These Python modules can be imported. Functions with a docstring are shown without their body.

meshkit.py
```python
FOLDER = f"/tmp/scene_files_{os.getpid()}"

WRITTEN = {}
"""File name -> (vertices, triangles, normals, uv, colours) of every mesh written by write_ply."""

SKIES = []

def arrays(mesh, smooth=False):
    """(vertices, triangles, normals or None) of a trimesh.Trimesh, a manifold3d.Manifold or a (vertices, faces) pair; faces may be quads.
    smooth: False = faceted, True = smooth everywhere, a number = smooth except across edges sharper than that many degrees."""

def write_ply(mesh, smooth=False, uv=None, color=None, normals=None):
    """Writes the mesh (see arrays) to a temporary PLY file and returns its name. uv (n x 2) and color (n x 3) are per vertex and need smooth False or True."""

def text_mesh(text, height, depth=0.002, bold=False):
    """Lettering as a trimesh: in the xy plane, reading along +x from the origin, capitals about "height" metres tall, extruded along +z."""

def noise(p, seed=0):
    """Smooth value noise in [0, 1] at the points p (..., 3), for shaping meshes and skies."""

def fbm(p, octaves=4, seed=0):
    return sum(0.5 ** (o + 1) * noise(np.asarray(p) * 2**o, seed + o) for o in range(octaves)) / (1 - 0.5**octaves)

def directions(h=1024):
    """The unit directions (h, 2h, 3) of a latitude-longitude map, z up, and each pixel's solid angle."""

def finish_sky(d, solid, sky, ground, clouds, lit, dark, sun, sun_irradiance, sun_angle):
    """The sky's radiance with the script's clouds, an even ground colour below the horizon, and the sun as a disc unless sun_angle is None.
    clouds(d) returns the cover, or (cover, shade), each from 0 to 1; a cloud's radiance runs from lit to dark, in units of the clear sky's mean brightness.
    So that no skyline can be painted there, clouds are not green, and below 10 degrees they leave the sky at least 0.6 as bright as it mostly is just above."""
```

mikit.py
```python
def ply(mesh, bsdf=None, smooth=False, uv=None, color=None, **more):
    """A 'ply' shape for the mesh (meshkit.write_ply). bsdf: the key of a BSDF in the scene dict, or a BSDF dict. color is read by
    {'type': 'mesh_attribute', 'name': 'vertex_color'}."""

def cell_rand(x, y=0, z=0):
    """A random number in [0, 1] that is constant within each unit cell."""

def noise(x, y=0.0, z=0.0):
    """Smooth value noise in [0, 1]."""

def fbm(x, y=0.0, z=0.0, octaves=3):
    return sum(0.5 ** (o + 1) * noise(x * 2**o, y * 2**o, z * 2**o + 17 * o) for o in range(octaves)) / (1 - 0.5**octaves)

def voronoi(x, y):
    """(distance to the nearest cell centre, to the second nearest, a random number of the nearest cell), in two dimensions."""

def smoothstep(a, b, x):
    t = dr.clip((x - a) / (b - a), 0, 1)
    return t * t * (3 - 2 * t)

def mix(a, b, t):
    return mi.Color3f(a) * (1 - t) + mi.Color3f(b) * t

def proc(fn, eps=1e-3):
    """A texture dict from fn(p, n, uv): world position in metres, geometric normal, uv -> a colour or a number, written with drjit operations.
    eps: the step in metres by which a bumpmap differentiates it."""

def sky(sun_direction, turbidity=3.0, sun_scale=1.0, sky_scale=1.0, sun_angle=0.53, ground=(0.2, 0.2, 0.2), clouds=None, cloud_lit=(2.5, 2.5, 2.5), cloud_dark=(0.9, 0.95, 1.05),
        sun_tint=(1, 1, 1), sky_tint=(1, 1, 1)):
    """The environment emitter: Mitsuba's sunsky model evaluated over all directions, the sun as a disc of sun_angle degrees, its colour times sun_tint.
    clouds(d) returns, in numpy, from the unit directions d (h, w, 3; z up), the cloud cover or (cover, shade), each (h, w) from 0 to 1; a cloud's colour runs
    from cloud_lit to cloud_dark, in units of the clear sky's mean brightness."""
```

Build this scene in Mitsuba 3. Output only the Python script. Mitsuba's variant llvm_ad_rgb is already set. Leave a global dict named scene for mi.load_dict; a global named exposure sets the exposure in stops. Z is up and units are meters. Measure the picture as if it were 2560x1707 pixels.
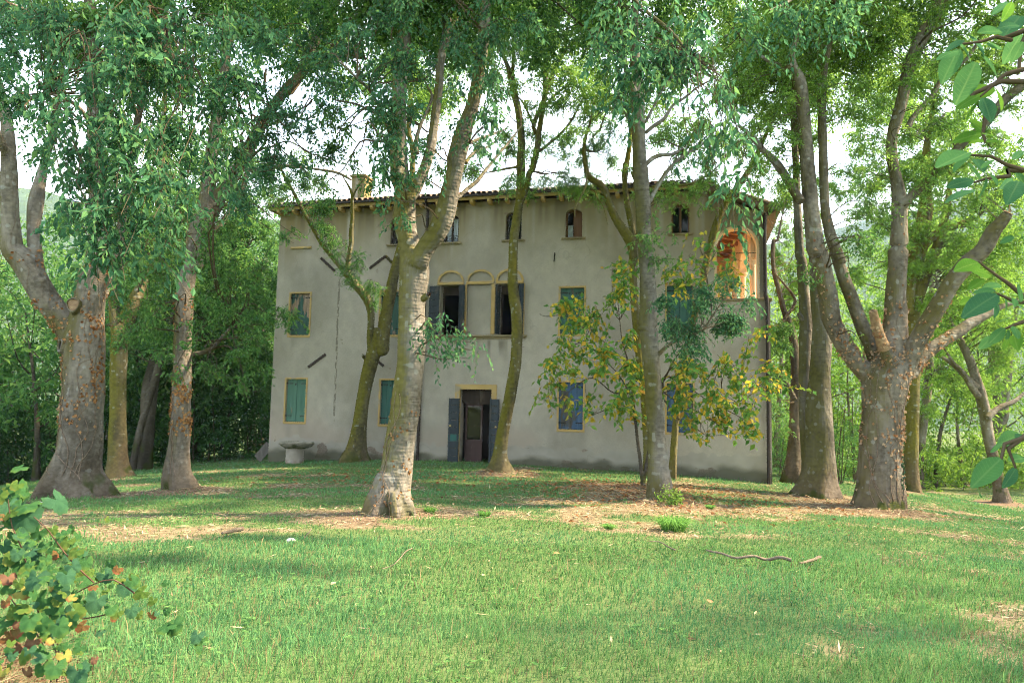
import math, numpy as np, drjit as dr, mitsuba as mi, mikit, meshkit, trimesh, manifold3d as m3
import scipy.sparse as sps
from shapely.geometry import Polygon, box as sbox
from shapely.ops import unary_union

T4 = mi.ScalarTransform4f
scene, labels = {}, {}

# ------------------------------------------------------------------ camera, sky, exposure
PITCH, ROLL, CAMZ = 0.0923385, -0.0210010, 2.13
_F = np.array([0, math.cos(PITCH), math.sin(PITCH)]); _U = np.cross([1.0, 0, 0], _F)
_up = math.sin(ROLL) * np.array([1.0, 0, 0]) + math.cos(ROLL) * _U
scene['camera'] = {'type': 'perspective', 'fov': 70.93, 'fov_axis': 'x', 'near_clip': 0.05, 'far_clip': 6000.0,
                   'to_world': T4().look_at(origin=[0, 0, CAMZ], target=[0, float(_F[1]), CAMZ + float(_F[2])], up=_up.tolist())}
def cloud_cover(d):
    n = meshkit.fbm(np.asarray(d) * [2.2, 2.2, 5.0], 4, seed=3)
    return np.clip(0.45 + 1.1 * (n - 0.35), 0.25, 0.95), np.clip((n - 0.5) * 0.8, 0, 0.4)
scene['sky'] = mikit.sky([0.955, 0.02, 0.98], turbidity=3.5, sun_scale=1.0, sun_angle=2.0, clouds=cloud_cover, cloud_lit=(2.4, 2.6, 2.85), ground=(0.12, 0.14, 0.08), sun_tint=(1.0, 0.97, 0.90))
exposure = 3.88

# ------------------------------------------------------------------ helpers
def num(key):
    if key not in scene and key not in _used: _used.add(key); return key
    k = 1
    while f'{key}_{k:03d}' in scene or f'{key}_{k:03d}' in _used: k += 1
    _used.add(f'{key}_{k:03d}'); return f'{key}_{k:03d}'
_used = set()
def put(key, mesh, bsdf, **k):
    scene[key] = mikit.ply(mesh, bsdf, **k); return key
def tag(key, label=None, cat=None, group=None, kind=None):
    labels[key] = {a: b for a, b in dict(label=label, category=cat, group=group, kind=kind).items() if b}
def unit(v): return v / np.maximum(np.linalg.norm(v, axis=-1, keepdims=True), 1e-9)
def ss(a, b, x):
    t = np.clip((x - a) / (b - a), 0, 1); return t * t * (3 - 2 * t)
def cat(parts):
    v, f, n = [], [], 0
    for a, b in parts:
        v.append(a); f.append(np.asarray(b) + n); n += len(a)
    return np.vstack(v), np.vstack(f)
def hsh(x, y, z=1000000):
    x, y = (np.asarray(np.floor(v), np.int64) + 1000000 for v in (x, y))
    h = (x * 374761393 + y * 668265263 + z * 2147483647) & 0xFFFFFFFF
    h = ((h ^ (h >> 13)) * 1274126177) & 0xFFFFFFFF
    return ((h ^ (h >> 16)) & 0xFFFFFF) / 16777215.0
def nz(x, y):
    """the same value noise as mikit.noise(x, y)"""
    i, j = np.floor(x), np.floor(y); s, t = x - i, y - j
    s, t = s * s * (3 - 2 * s), t * t * (3 - 2 * t)
    a = hsh(i, j) * (1 - s) + hsh(i + 1, j) * s; b = hsh(i, j + 1) * (1 - s) + hsh(i + 1, j + 1) * s
    return a * (1 - t) + b * t

# ------------------------------------------------------------------ ground
def ground(x, y):
    q = ss(4, 20, y); m = np.maximum(0.28 - 0.0042 * (x + 0.5) ** 2, -1.6)
    m = m - 0.012 * np.maximum(y - 34, 0)
    return 0.45 * (1 - q) + q * m + 0.05 * (nz(x * 0.45 + 7, y * 0.45) - 0.5) * np.minimum(1, 30 / (np.abs(x) + np.abs(y) + 1))
TREES = {"A":{"base":[-9.08,15.29,0.07],"limbs":[[[-8.99,15.29,0.1,0.462],[-9.06,15.27,0.6,0.422],[-9.03,15.24,1.34,0.421],[-9.03,15.21,1.9,0.404],[-9.01,15.19,2.47,0.397],[-9.03,15.17,2.84,0.403],[-9.03,15.16,3.22,0.396],[-9.02,15.13,3.79,0.343],[-8.98,15.11,4.24,0.318],[-8.93,15.09,4.74,0.275],[-8.79,15.08,4.91,0.209],[-8.87,15.05,5.67,0.183],[-8.92,15.02,6.44,0.176],[-9.02,14.97,7.6,0.152],[-9.13,14.92,8.77,0.135],[-9.17,14.89,9.55,0.132],[-9.27,14.86,10.34,0.118],[-9.36,14.82,11.33,0.102],[-9.49,14.76,12.73,0.073],[-9.61,14.69,14.35,0.041]],[[-9.27,15.29,3.07,0.288],[-9.37,15.22,3.52,0.269],[-9.62,15.14,3.89,0.251],[-9.9,15.07,4.26,0.25],[-10.14,14.98,4.69,0.249],[-10.39,14.9,5.09,0.244],[-10.53,14.87,5.21,0.222],[-10.56,14.75,5.94,0.176],[-10.56,14.63,6.67,0.154],[-10.54,14.51,7.39,0.125],[-10.61,14.38,8.11,0.099],[-10.81,14.23,8.99,0.079],[-11.05,14.01,10.2,0.062],[-11.14,13.79,11.41,0.038]],[[-9.87,14.89,4.49,0.132],[-10.09,15.02,4.94,0.133],[-10.34,15.2,5.68,0.135],[-10.46,15.38,6.4,0.157],[-10.51,15.6,7.27,0.095],[-10.51,15.79,8.09,0.079],[-10.55,15.99,8.97,0.067],[-10.74,16.26,10.22,0.058],[-11.13,16.58,11.73,0.048],[-11.59,16.89,13.31,0.028]],[[-8.97,15.49,4.3,0.137],[-8.92,15.6,4.84,0.129],[-8.84,15.69,5.25,0.108],[-8.8,15.73,5.44,0.104],[-8.83,15.89,6.29,0.091],[-8.87,16.1,7.4,0.082],[-8.89,16.3,8.54,0.083],[-8.83,16.54,9.87,0.077],[-8.72,16.76,11.2,0.067],[-8.68,17.01,12.74,0.056],[-8.75,17.29,14.61,0.031]],[[-10.58,14.59,7.04,0.097],[-10.5,14.15,7.41,0.086],[-10.47,13.61,7.78,0.068],[-10.31,12.79,8.28,0.035]],[[-9.12,14.79,9.39,0.082],[-8.78,13.74,9.35,0.07],[-8.6,12.86,9.09,0.057],[-8.35,11.86,8.73,0.039],[-8.0,10.79,8.3,0.021]],[[-9.04,14.79,8.48,0.065],[-8.04,13.55,8.46,0.054],[-6.91,12.24,8.25,0.041],[-6.08,11.26,8.01,0.03],[-5.28,10.29,7.68,0.016]],[[-9.08,15.09,1.19,0.244],[-9.27,15.08,0.74,0.236],[-9.44,15.06,0.37,0.203],[-9.62,15.05,0.12,0.138],[-9.81,15.04,-0.06,0.057]],[[-8.91,14.79,7.69,0.059],[-8.22,13.22,7.52,0.047],[-7.66,11.85,7.2,0.034],[-7.01,10.29,6.64,0.016]]]},
"A2":{"base":[-11.76,21.91,-0.25],"limbs":[[[-11.76,21.91,-0.24,0.378],[-11.81,21.94,0.22,0.29],[-11.89,21.99,1.02,0.254],[-12.01,22.07,2.1,0.229],[-12.11,22.14,3.19,0.24],[-12.14,22.19,3.97,0.249],[-12.04,22.23,4.48,0.249],[-11.9,22.26,4.99,0.216],[-11.75,22.29,5.45,0.184],[-11.63,22.32,5.85,0.145],[-11.46,22.36,6.4,0.127],[-11.39,22.43,7.45,0.111],[-11.39,22.54,9.23,0.096],[-11.48,22.65,11.05,0.08],[-11.63,22.8,13.55,0.059],[-11.8,22.91,15.47,0.032]],[[-11.99,21.91,3.73,0.207],[-12.2,22.08,4.4,0.196],[-12.41,22.22,4.97,0.157],[-12.56,22.41,5.74,0.132],[-12.63,22.62,6.64,0.107],[-12.64,22.83,7.52,0.081],[-13.07,23.41,10.09,0.055]]]},
"A3":{"base":[-13.65,26.36,-0.45],"limbs":[[[-13.65,26.36,-0.54,0.137],[-13.64,26.5,0.29,0.131],[-13.56,26.71,1.45,0.132],[-13.4,26.9,2.51,0.14],[-13.27,27.06,3.46,0.134],[-13.11,27.18,4.15,0.116],[-13.05,27.35,5.2,0.097],[-13.11,27.58,6.62,0.078],[-13.22,27.86,8.44,0.046]]]},
"A4":{"base":[-13.43,27.24,-0.42],"limbs":[[[-13.7,27.24,-0.49,0.29],[-13.69,27.35,0.77,0.258],[-13.76,27.43,1.77,0.272],[-13.77,27.5,2.66,0.292],[-13.66,27.57,3.48,0.26],[-13.55,27.64,4.46,0.228],[-13.5,27.76,5.94,0.197],[-13.4,27.9,7.73,0.148],[-13.36,28.03,9.52,0.099],[-13.51,28.24,12.53,0.06]]]},
"D":{"base":[-7.46,16.38,0.13],"limbs":[[[-7.43,16.38,0.14,0.291],[-7.49,16.38,0.45,0.286],[-7.47,16.37,0.93,0.244],[-7.45,16.36,1.53,0.221],[-7.46,16.35,2.14,0.203],[-7.48,16.35,2.74,0.195],[-7.5,16.34,3.35,0.192],[-7.51,16.33,3.97,0.191],[-7.52,16.32,4.58,0.188],[-7.47,16.31,5.21,0.191],[-7.36,16.31,5.1,0.189],[-7.32,16.3,5.81,0.216],[-7.2,16.29,6.31,0.252],[-7.1,16.29,6.73,0.216],[-7.13,16.28,7.28,0.144],[-7.08,16.27,7.92,0.13],[-7.01,16.26,8.78,0.119],[-6.94,16.25,9.51,0.111],[-6.87,16.24,10.21,0.104],[-6.81,16.23,11.04,0.093],[-6.78,16.22,12.06,0.079],[-6.77,16.2,13.62,0.05],[-6.81,16.18,15.21,0.025]],[[-7.04,16.38,6.47,0.163],[-6.83,16.31,6.92,0.162],[-6.43,16.21,7.49,0.147],[-5.97,16.07,8.34,0.128],[-5.52,15.94,9.02,0.116],[-5.14,15.86,9.46,0.112],[-5.22,15.82,9.22,0.119],[-4.92,15.74,9.66,0.123],[-4.76,15.68,10.04,0.108],[-4.44,15.58,10.61,0.094],[-4.21,15.52,10.95,0.08],[-4.05,15.44,11.42,0.066],[-3.89,15.33,12.16,0.046],[-3.8,15.18,13.08,0.024]],[[-4.84,15.68,9.6,0.076],[-4.55,15.64,9.82,0.072],[-4.29,15.61,10.01,0.066],[-4.1,15.57,10.3,0.061],[-3.78,15.51,10.72,0.049],[-3.4,15.45,11.2,0.041],[-3.05,15.38,11.7,0.027]],[[-7.2,16.58,5.32,0.088],[-7.26,16.91,6.04,0.09],[-7.08,17.15,6.5,0.083],[-6.88,17.44,7.08,0.077],[-6.82,17.69,7.66,0.07],[-6.87,18.06,8.58,0.056],[-6.94,18.38,9.42,0.033]],[[-7.28,16.38,3.2,0.065],[-6.88,16.21,3.27,0.061],[-6.53,16.01,3.51,0.046],[-6.18,15.78,3.81,0.031]],[[-4.26,15.58,9.98,0.047],[-3.89,15.32,9.84,0.038],[-3.51,15.05,9.66,0.029],[-3.28,14.88,9.54,0.018]],[[-6.43,16.68,7.69,0.048],[-6.1,16.76,7.7,0.048],[-5.71,16.86,7.81,0.048],[-5.22,16.97,7.84,0.045],[-5.53,17.04,7.89,0.036],[-4.9,17.18,7.86,0.033],[-4.4,17.3,7.82,0.04],[-4.06,17.38,7.67,0.031]]]},
"E":{"base":[-5.11,24.0,0.31],"limbs":[[[-5.11,24.0,0.32,0.345],[-5.08,24.01,0.66,0.308],[-5.02,24.02,1.3,0.25],[-4.98,24.03,1.77,0.23],[-4.92,24.04,2.37,0.214],[-4.82,24.05,3.02,0.23],[-4.7,24.06,3.59,0.242],[-4.58,24.07,4.11,0.23],[-4.49,24.07,4.64,0.218],[-4.38,24.09,3.85,0.23],[-4.34,24.1,4.5,0.222],[-4.28,24.11,5.17,0.206],[-4.17,24.12,5.83,0.202],[-4.07,24.13,6.5,0.173],[-3.96,24.14,7.04,0.153],[-3.83,24.15,7.67,0.136],[-3.68,24.17,8.54,0.12],[-3.59,24.19,9.68,0.103],[-3.57,24.2,10.88,0.091],[-3.75,24.22,11.73,0.082],[-3.71,24.24,13.29,0.064],[-3.57,24.27,15.14,0.046],[-3.49,24.3,17.02,0.023]],[[-4.64,24.0,3.83,0.164],[-4.74,23.95,4.26,0.123],[-4.73,23.9,4.78,0.118],[-4.74,23.86,5.21,0.126],[-4.85,23.81,5.59,0.146],[-5.05,23.78,5.89,0.15],[-5.27,23.74,6.12,0.146],[-5.46,23.71,6.35,0.134],[-5.62,23.69,6.52,0.105],[-5.83,23.65,6.77,0.089],[-6.09,23.61,7.06,0.081],[-6.36,23.57,7.39,0.076],[-6.58,23.52,7.73,0.072],[-6.77,23.48,8.07,0.068],[-6.95,23.45,8.36,0.064],[-7.15,23.4,8.7,0.06],[-7.37,23.35,9.12,0.056],[-7.59,23.31,9.49,0.044],[-7.81,23.26,9.91,0.032],[-8.03,23.2,10.42,0.018]],[[-5.48,23.6,6.37,0.097],[-5.51,23.59,6.81,0.089],[-5.46,23.58,7.24,0.085],[-5.42,23.57,7.5,0.089],[-5.44,23.56,7.85,0.085],[-5.42,23.55,8.29,0.076],[-5.44,23.53,8.81,0.068],[-5.45,23.52,9.12,0.068],[-5.54,23.52,9.34,0.044],[-5.7,23.51,9.6,0.028],[-5.84,23.5,9.82,0.016]],[[-5.43,23.5,9.03,0.044],[-5.31,23.43,9.27,0.036],[-5.15,23.37,9.48,0.028],[-4.97,23.3,9.68,0.016]],[[-6.41,23.4,7.57,0.036],[-6.39,23.36,7.83,0.032],[-6.49,23.3,8.16,0.028],[-6.52,23.24,8.53,0.02],[-6.62,23.2,8.78,0.012]],[[-4.08,24.2,7.0,0.079],[-4.18,24.15,7.0,0.054],[-4.28,24.05,7.14,0.041],[-4.34,24.0,7.19,0.033]],[[-4.9,24.0,3.67,0.062],[-4.94,23.88,3.74,0.073],[-4.94,23.8,3.8,0.053]]]},
"F":{"base":[-1.89,11.54,0.37],"limbs":[[[-1.88,11.54,0.38,0.312],[-1.85,11.54,0.63,0.281],[-1.81,11.55,0.93,0.259],[-1.78,11.56,1.19,0.247],[-1.76,11.57,1.44,0.243],[-1.73,11.57,1.74,0.237],[-1.69,11.58,2.05,0.234],[-1.67,11.59,2.37,0.23],[-1.64,11.6,2.68,0.224],[-1.63,11.61,2.99,0.224],[-1.63,11.62,3.31,0.228],[-1.63,11.62,3.28,0.22],[-1.64,11.63,3.6,0.213],[-1.64,11.63,3.86,0.221],[-1.63,11.64,4.12,0.239],[-1.63,11.64,4.33,0.249],[-1.66,11.65,4.55,0.219],[-1.72,11.66,4.76,0.179],[-1.78,11.66,4.98,0.179],[-1.82,11.67,5.22,0.184],[-1.83,11.67,5.49,0.176],[-1.86,11.68,5.77,0.15],[-1.92,11.68,5.9,0.154],[-1.96,11.69,6.27,0.141],[-1.98,11.7,6.64,0.137],[-2.0,11.71,7.02,0.135],[-1.99,11.72,7.4,0.111],[-1.99,11.73,7.78,0.12],[-1.96,11.74,8.16,0.115],[-1.93,11.75,8.55,0.115],[-1.91,11.76,8.94,0.111],[-1.9,11.77,9.47,0.093],[-1.95,11.79,10.4,0.067],[-2.02,11.82,11.48,0.038],[-2.07,11.84,12.3,0.016]],[[-1.57,11.44,4.36,0.176],[-1.45,11.4,4.63,0.156],[-1.3,11.36,4.83,0.159],[-1.18,11.33,5.04,0.172],[-1.1,11.29,5.29,0.166],[-1.06,11.26,5.51,0.152],[-1.0,11.23,5.76,0.14],[-0.96,11.2,5.96,0.134],[-0.97,11.19,5.99,0.15],[-0.89,11.15,6.33,0.147],[-0.81,11.1,6.62,0.126],[-0.71,11.06,6.91,0.109],[-0.63,11.01,7.31,0.1],[-0.59,10.96,7.67,0.095],[-0.55,10.9,8.04,0.091],[-0.53,10.85,8.42,0.086],[-0.48,10.77,8.99,0.067],[-0.42,10.66,9.75,0.044],[-0.37,10.54,10.62,0.018]],[[-1.79,11.54,5.44,0.109],[-1.68,11.56,5.6,0.105],[-1.58,11.59,5.85,0.101],[-1.48,11.62,6.16,0.094],[-1.42,11.66,6.46,0.086],[-1.39,11.69,6.77,0.079],[-1.36,11.73,7.14,0.08],[-1.34,11.76,7.45,0.08],[-1.33,11.78,7.66,0.078],[-1.33,11.81,7.96,0.076],[-1.29,11.84,8.23,0.083],[-1.24,11.87,8.56,0.081],[-1.21,11.9,8.86,0.085],[-1.11,11.92,9.05,0.09],[-0.96,11.95,9.26,0.083],[-0.82,11.99,9.63,0.066],[-0.72,12.05,10.34,0.041],[-0.66,12.14,11.21,0.016]],[[-0.96,11.44,5.48,0.043],[-0.82,11.61,5.69,0.039],[-0.64,11.8,5.92,0.038],[-0.53,11.97,6.14,0.034],[-0.4,12.14,6.38,0.03],[-0.26,12.31,6.63,0.026],[-0.09,12.51,6.92,0.021],[0.09,12.74,7.28,0.014]],[[-0.81,11.34,6.07,0.032],[-0.74,11.6,6.29,0.026],[-0.61,11.9,6.5,0.022],[-0.46,12.21,6.69,0.018],[-0.32,12.54,6.95,0.012]],[[-0.74,11.14,6.33,0.025],[-0.6,11.48,6.53,0.024],[-0.42,11.88,6.76,0.022],[-0.22,12.34,7.03,0.016]],[[-2.07,11.74,6.53,0.044],[-2.13,11.44,6.7,0.037],[-2.15,11.21,6.83,0.032],[-2.22,11.02,6.91,0.029],[-2.31,10.74,7.01,0.026],[-2.43,10.49,7.05,0.022],[-2.55,10.22,7.1,0.015],[-2.63,10.04,7.11,0.009]],[[-2.22,11.54,6.94,0.024],[-2.36,11.3,6.88,0.021],[-2.5,11.05,6.87,0.019],[-2.64,10.79,6.81,0.014],[-2.78,10.54,6.73,0.01]],[[-1.67,11.84,6.38,0.051],[-1.72,11.97,6.62,0.045],[-1.68,12.17,7.01,0.034],[-1.54,12.51,7.66,0.033],[-1.62,12.63,7.9,0.026],[-1.72,12.74,8.11,0.017]],[[-1.18,11.84,8.67,0.038],[-1.05,12.01,8.9,0.032],[-0.97,12.13,9.07,0.025],[-0.94,12.34,9.43,0.019]],[[-1.43,11.29,3.81,0.067],[-1.36,11.17,3.85,0.063],[-1.32,11.12,3.87,0.057]],[[-1.92,11.42,1.05,0.151],[-2.03,11.38,0.78,0.144],[-2.12,11.36,0.58,0.124],[-2.22,11.34,0.42,0.052]],[[-1.76,11.44,0.92,0.132],[-1.63,11.41,0.65,0.125],[-1.55,11.4,0.5,0.098],[-1.46,11.39,0.38,0.039]],[[-1.8,11.32,0.79,0.098],[-1.73,11.19,0.58,0.097],[-1.7,11.09,0.4,0.045]]]},
"G":{"base":[-0.16,20.67,0.28],"limbs":[[[-0.24,20.67,0.29,0.285],[-0.27,20.68,0.66,0.208],[-0.24,20.69,1.13,0.184],[-0.16,20.7,1.69,0.173],[-0.04,20.71,2.35,0.17],[0.04,20.72,2.87,0.166],[0.12,20.73,3.44,0.166],[0.14,20.74,3.92,0.163],[0.14,20.75,4.38,0.159],[0.14,20.75,3.99,0.16],[0.14,20.76,4.45,0.163],[0.11,20.77,4.9,0.163],[0.03,20.78,5.36,0.16],[-0.02,20.79,5.82,0.149],[-0.02,20.79,6.28,0.135],[-0.02,20.8,6.74,0.135],[0.0,20.81,7.21,0.135],[0.06,20.82,7.68,0.132],[0.11,20.83,8.03,0.125],[0.14,20.83,8.39,0.117],[0.15,20.84,8.9,0.117],[0.12,20.85,9.38,0.118],[0.17,20.86,8.93,0.118],[0.15,20.87,9.51,0.126],[0.16,20.88,10.04,0.11],[0.11,20.88,10.57,0.106],[0.03,20.89,11.1,0.103],[-0.09,20.9,11.6,0.103],[-0.17,20.91,12.0,0.099],[-0.3,20.92,12.41,0.067],[-0.5,20.92,12.86,0.059],[-0.71,20.93,13.31,0.051],[-0.83,20.94,13.86,0.04],[-0.94,20.95,14.55,0.028],[-1.05,20.97,15.48,0.012]],[[0.16,20.77,8.14,0.089],[0.27,20.75,8.41,0.092],[0.36,20.72,8.75,0.096],[0.43,20.7,9.14,0.095],[0.48,20.69,9.1,0.105],[0.62,20.65,9.74,0.101],[0.67,20.61,10.25,0.093],[0.75,20.57,10.81,0.085],[0.82,20.53,11.45,0.081],[0.83,20.49,12.0,0.077],[0.84,20.45,12.51,0.073],[0.94,20.42,12.98,0.066],[1.06,20.38,13.46,0.054],[1.17,20.33,14.23,0.038],[1.24,20.27,15.09,0.015]],[[0.6,20.77,10.27,0.078],[0.51,20.8,10.54,0.079],[0.65,20.84,10.96,0.083],[0.82,20.89,11.43,0.079],[0.99,20.94,12.0,0.075],[1.15,20.99,12.43,0.063],[1.37,21.03,12.91,0.06],[1.47,21.08,13.44,0.06],[1.51,21.13,13.92,0.052],[1.58,21.19,14.61,0.036],[1.66,21.27,15.5,0.016]],[[-0.14,20.87,11.94,0.071],[-0.15,20.96,12.39,0.071],[-0.14,21.07,12.89,0.064],[-0.16,21.17,13.41,0.052],[-0.14,21.31,14.08,0.032],[-0.11,21.47,14.88,0.016]],[[0.69,20.67,9.71,0.059],[0.97,20.76,9.97,0.051],[1.31,20.89,10.33,0.047],[1.61,21.01,10.74,0.044],[1.88,21.16,11.3,0.036],[2.06,21.27,11.76,0.02]],[[0.51,20.67,10.45,0.039],[0.36,20.91,10.94,0.036],[0.18,21.14,11.39,0.032],[0.04,21.27,11.63,0.02]],[[0.77,20.67,11.02,0.043],[1.03,20.82,11.4,0.039],[1.38,20.99,11.8,0.036],[1.83,21.17,12.12,0.028]],[[0.17,20.67,9.22,0.051],[-0.12,20.53,9.14,0.039],[-0.45,20.36,9.01,0.035],[-0.82,20.17,8.86,0.023]],[[1.38,20.97,12.97,0.044],[1.7,20.91,13.22,0.039],[1.96,20.87,13.43,0.024]]]},
"H":{"base":[3.1,14.78,0.28],"limbs":[[[3.08,14.78,0.29,0.255],[3.07,14.78,0.45,0.252],[3.05,14.77,0.78,0.23],[3.02,14.77,1.1,0.202],[2.99,14.76,1.49,0.184],[2.97,14.76,1.88,0.176],[2.93,14.75,2.35,0.171],[2.9,14.74,2.8,0.174],[2.86,14.74,3.2,0.179],[2.83,14.73,3.6,0.181],[2.79,14.73,3.94,0.184],[2.79,14.73,3.7,0.184],[2.8,14.72,4.04,0.184],[2.8,14.72,4.37,0.176],[2.79,14.71,4.74,0.166],[2.77,14.71,5.1,0.158],[2.73,14.7,5.5,0.156],[2.7,14.7,5.86,0.153],[2.68,14.69,6.27,0.156],[2.66,14.69,6.65,0.156],[2.64,14.68,7.04,0.15],[2.61,14.68,7.32,0.148],[2.65,14.67,6.66,0.158],[2.61,14.66,7.06,0.152],[2.59,14.66,7.49,0.144],[2.57,14.65,7.89,0.138],[2.56,14.65,8.29,0.136],[2.56,14.64,8.72,0.13],[2.53,14.64,9.16,0.116],[2.48,14.63,9.6,0.102],[2.47,14.62,10.07,0.088],[2.48,14.62,10.61,0.077],[2.49,14.61,11.34,0.061],[2.51,14.59,12.47,0.039],[2.53,14.58,13.77,0.017]],[[2.82,14.78,6.49,0.061],[2.95,14.87,6.75,0.059],[3.12,14.98,7.05,0.057],[3.31,15.09,7.33,0.051],[3.57,15.21,7.61,0.046],[3.88,15.33,7.84,0.038],[4.16,15.43,8.06,0.026],[4.46,15.58,8.45,0.015]],[[2.76,14.78,7.32,0.061],[2.93,14.95,7.51,0.056],[3.15,15.13,7.65,0.049],[3.45,15.35,7.76,0.038],[3.72,15.58,7.98,0.026]],[[2.74,14.78,8.0,0.05],[2.95,14.88,8.21,0.048],[3.19,15.0,8.42,0.045],[3.4,15.14,8.77,0.037],[3.72,15.29,9.04,0.032],[4.04,15.44,9.35,0.026],[4.37,15.58,9.58,0.015]],[[2.73,14.78,8.22,0.042],[2.9,14.97,8.56,0.04],[3.19,15.31,9.17,0.035],[3.5,15.58,9.63,0.026],[3.77,15.78,9.94,0.015]],[[2.44,14.78,8.22,0.036],[2.35,15.0,8.53,0.034],[2.33,15.16,8.79,0.023],[2.38,15.38,9.15,0.015]],[[2.61,14.88,8.77,0.084],[2.37,14.38,8.85,0.075],[2.16,13.81,8.94,0.065],[1.97,13.12,9.02,0.057],[1.82,12.31,9.08,0.046],[1.63,11.37,9.07,0.036],[1.72,11.08,8.94,0.031],[1.85,10.25,8.13,0.025],[2.02,9.23,7.25,0.017],[2.04,8.18,6.35,0.011]],[[2.99,14.78,3.25,0.056],[3.06,14.55,3.36,0.048],[3.15,14.28,3.47,0.04],[3.3,13.95,3.54,0.03],[3.44,13.63,3.58,0.02],[3.56,13.28,3.67,0.011]]]},
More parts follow.
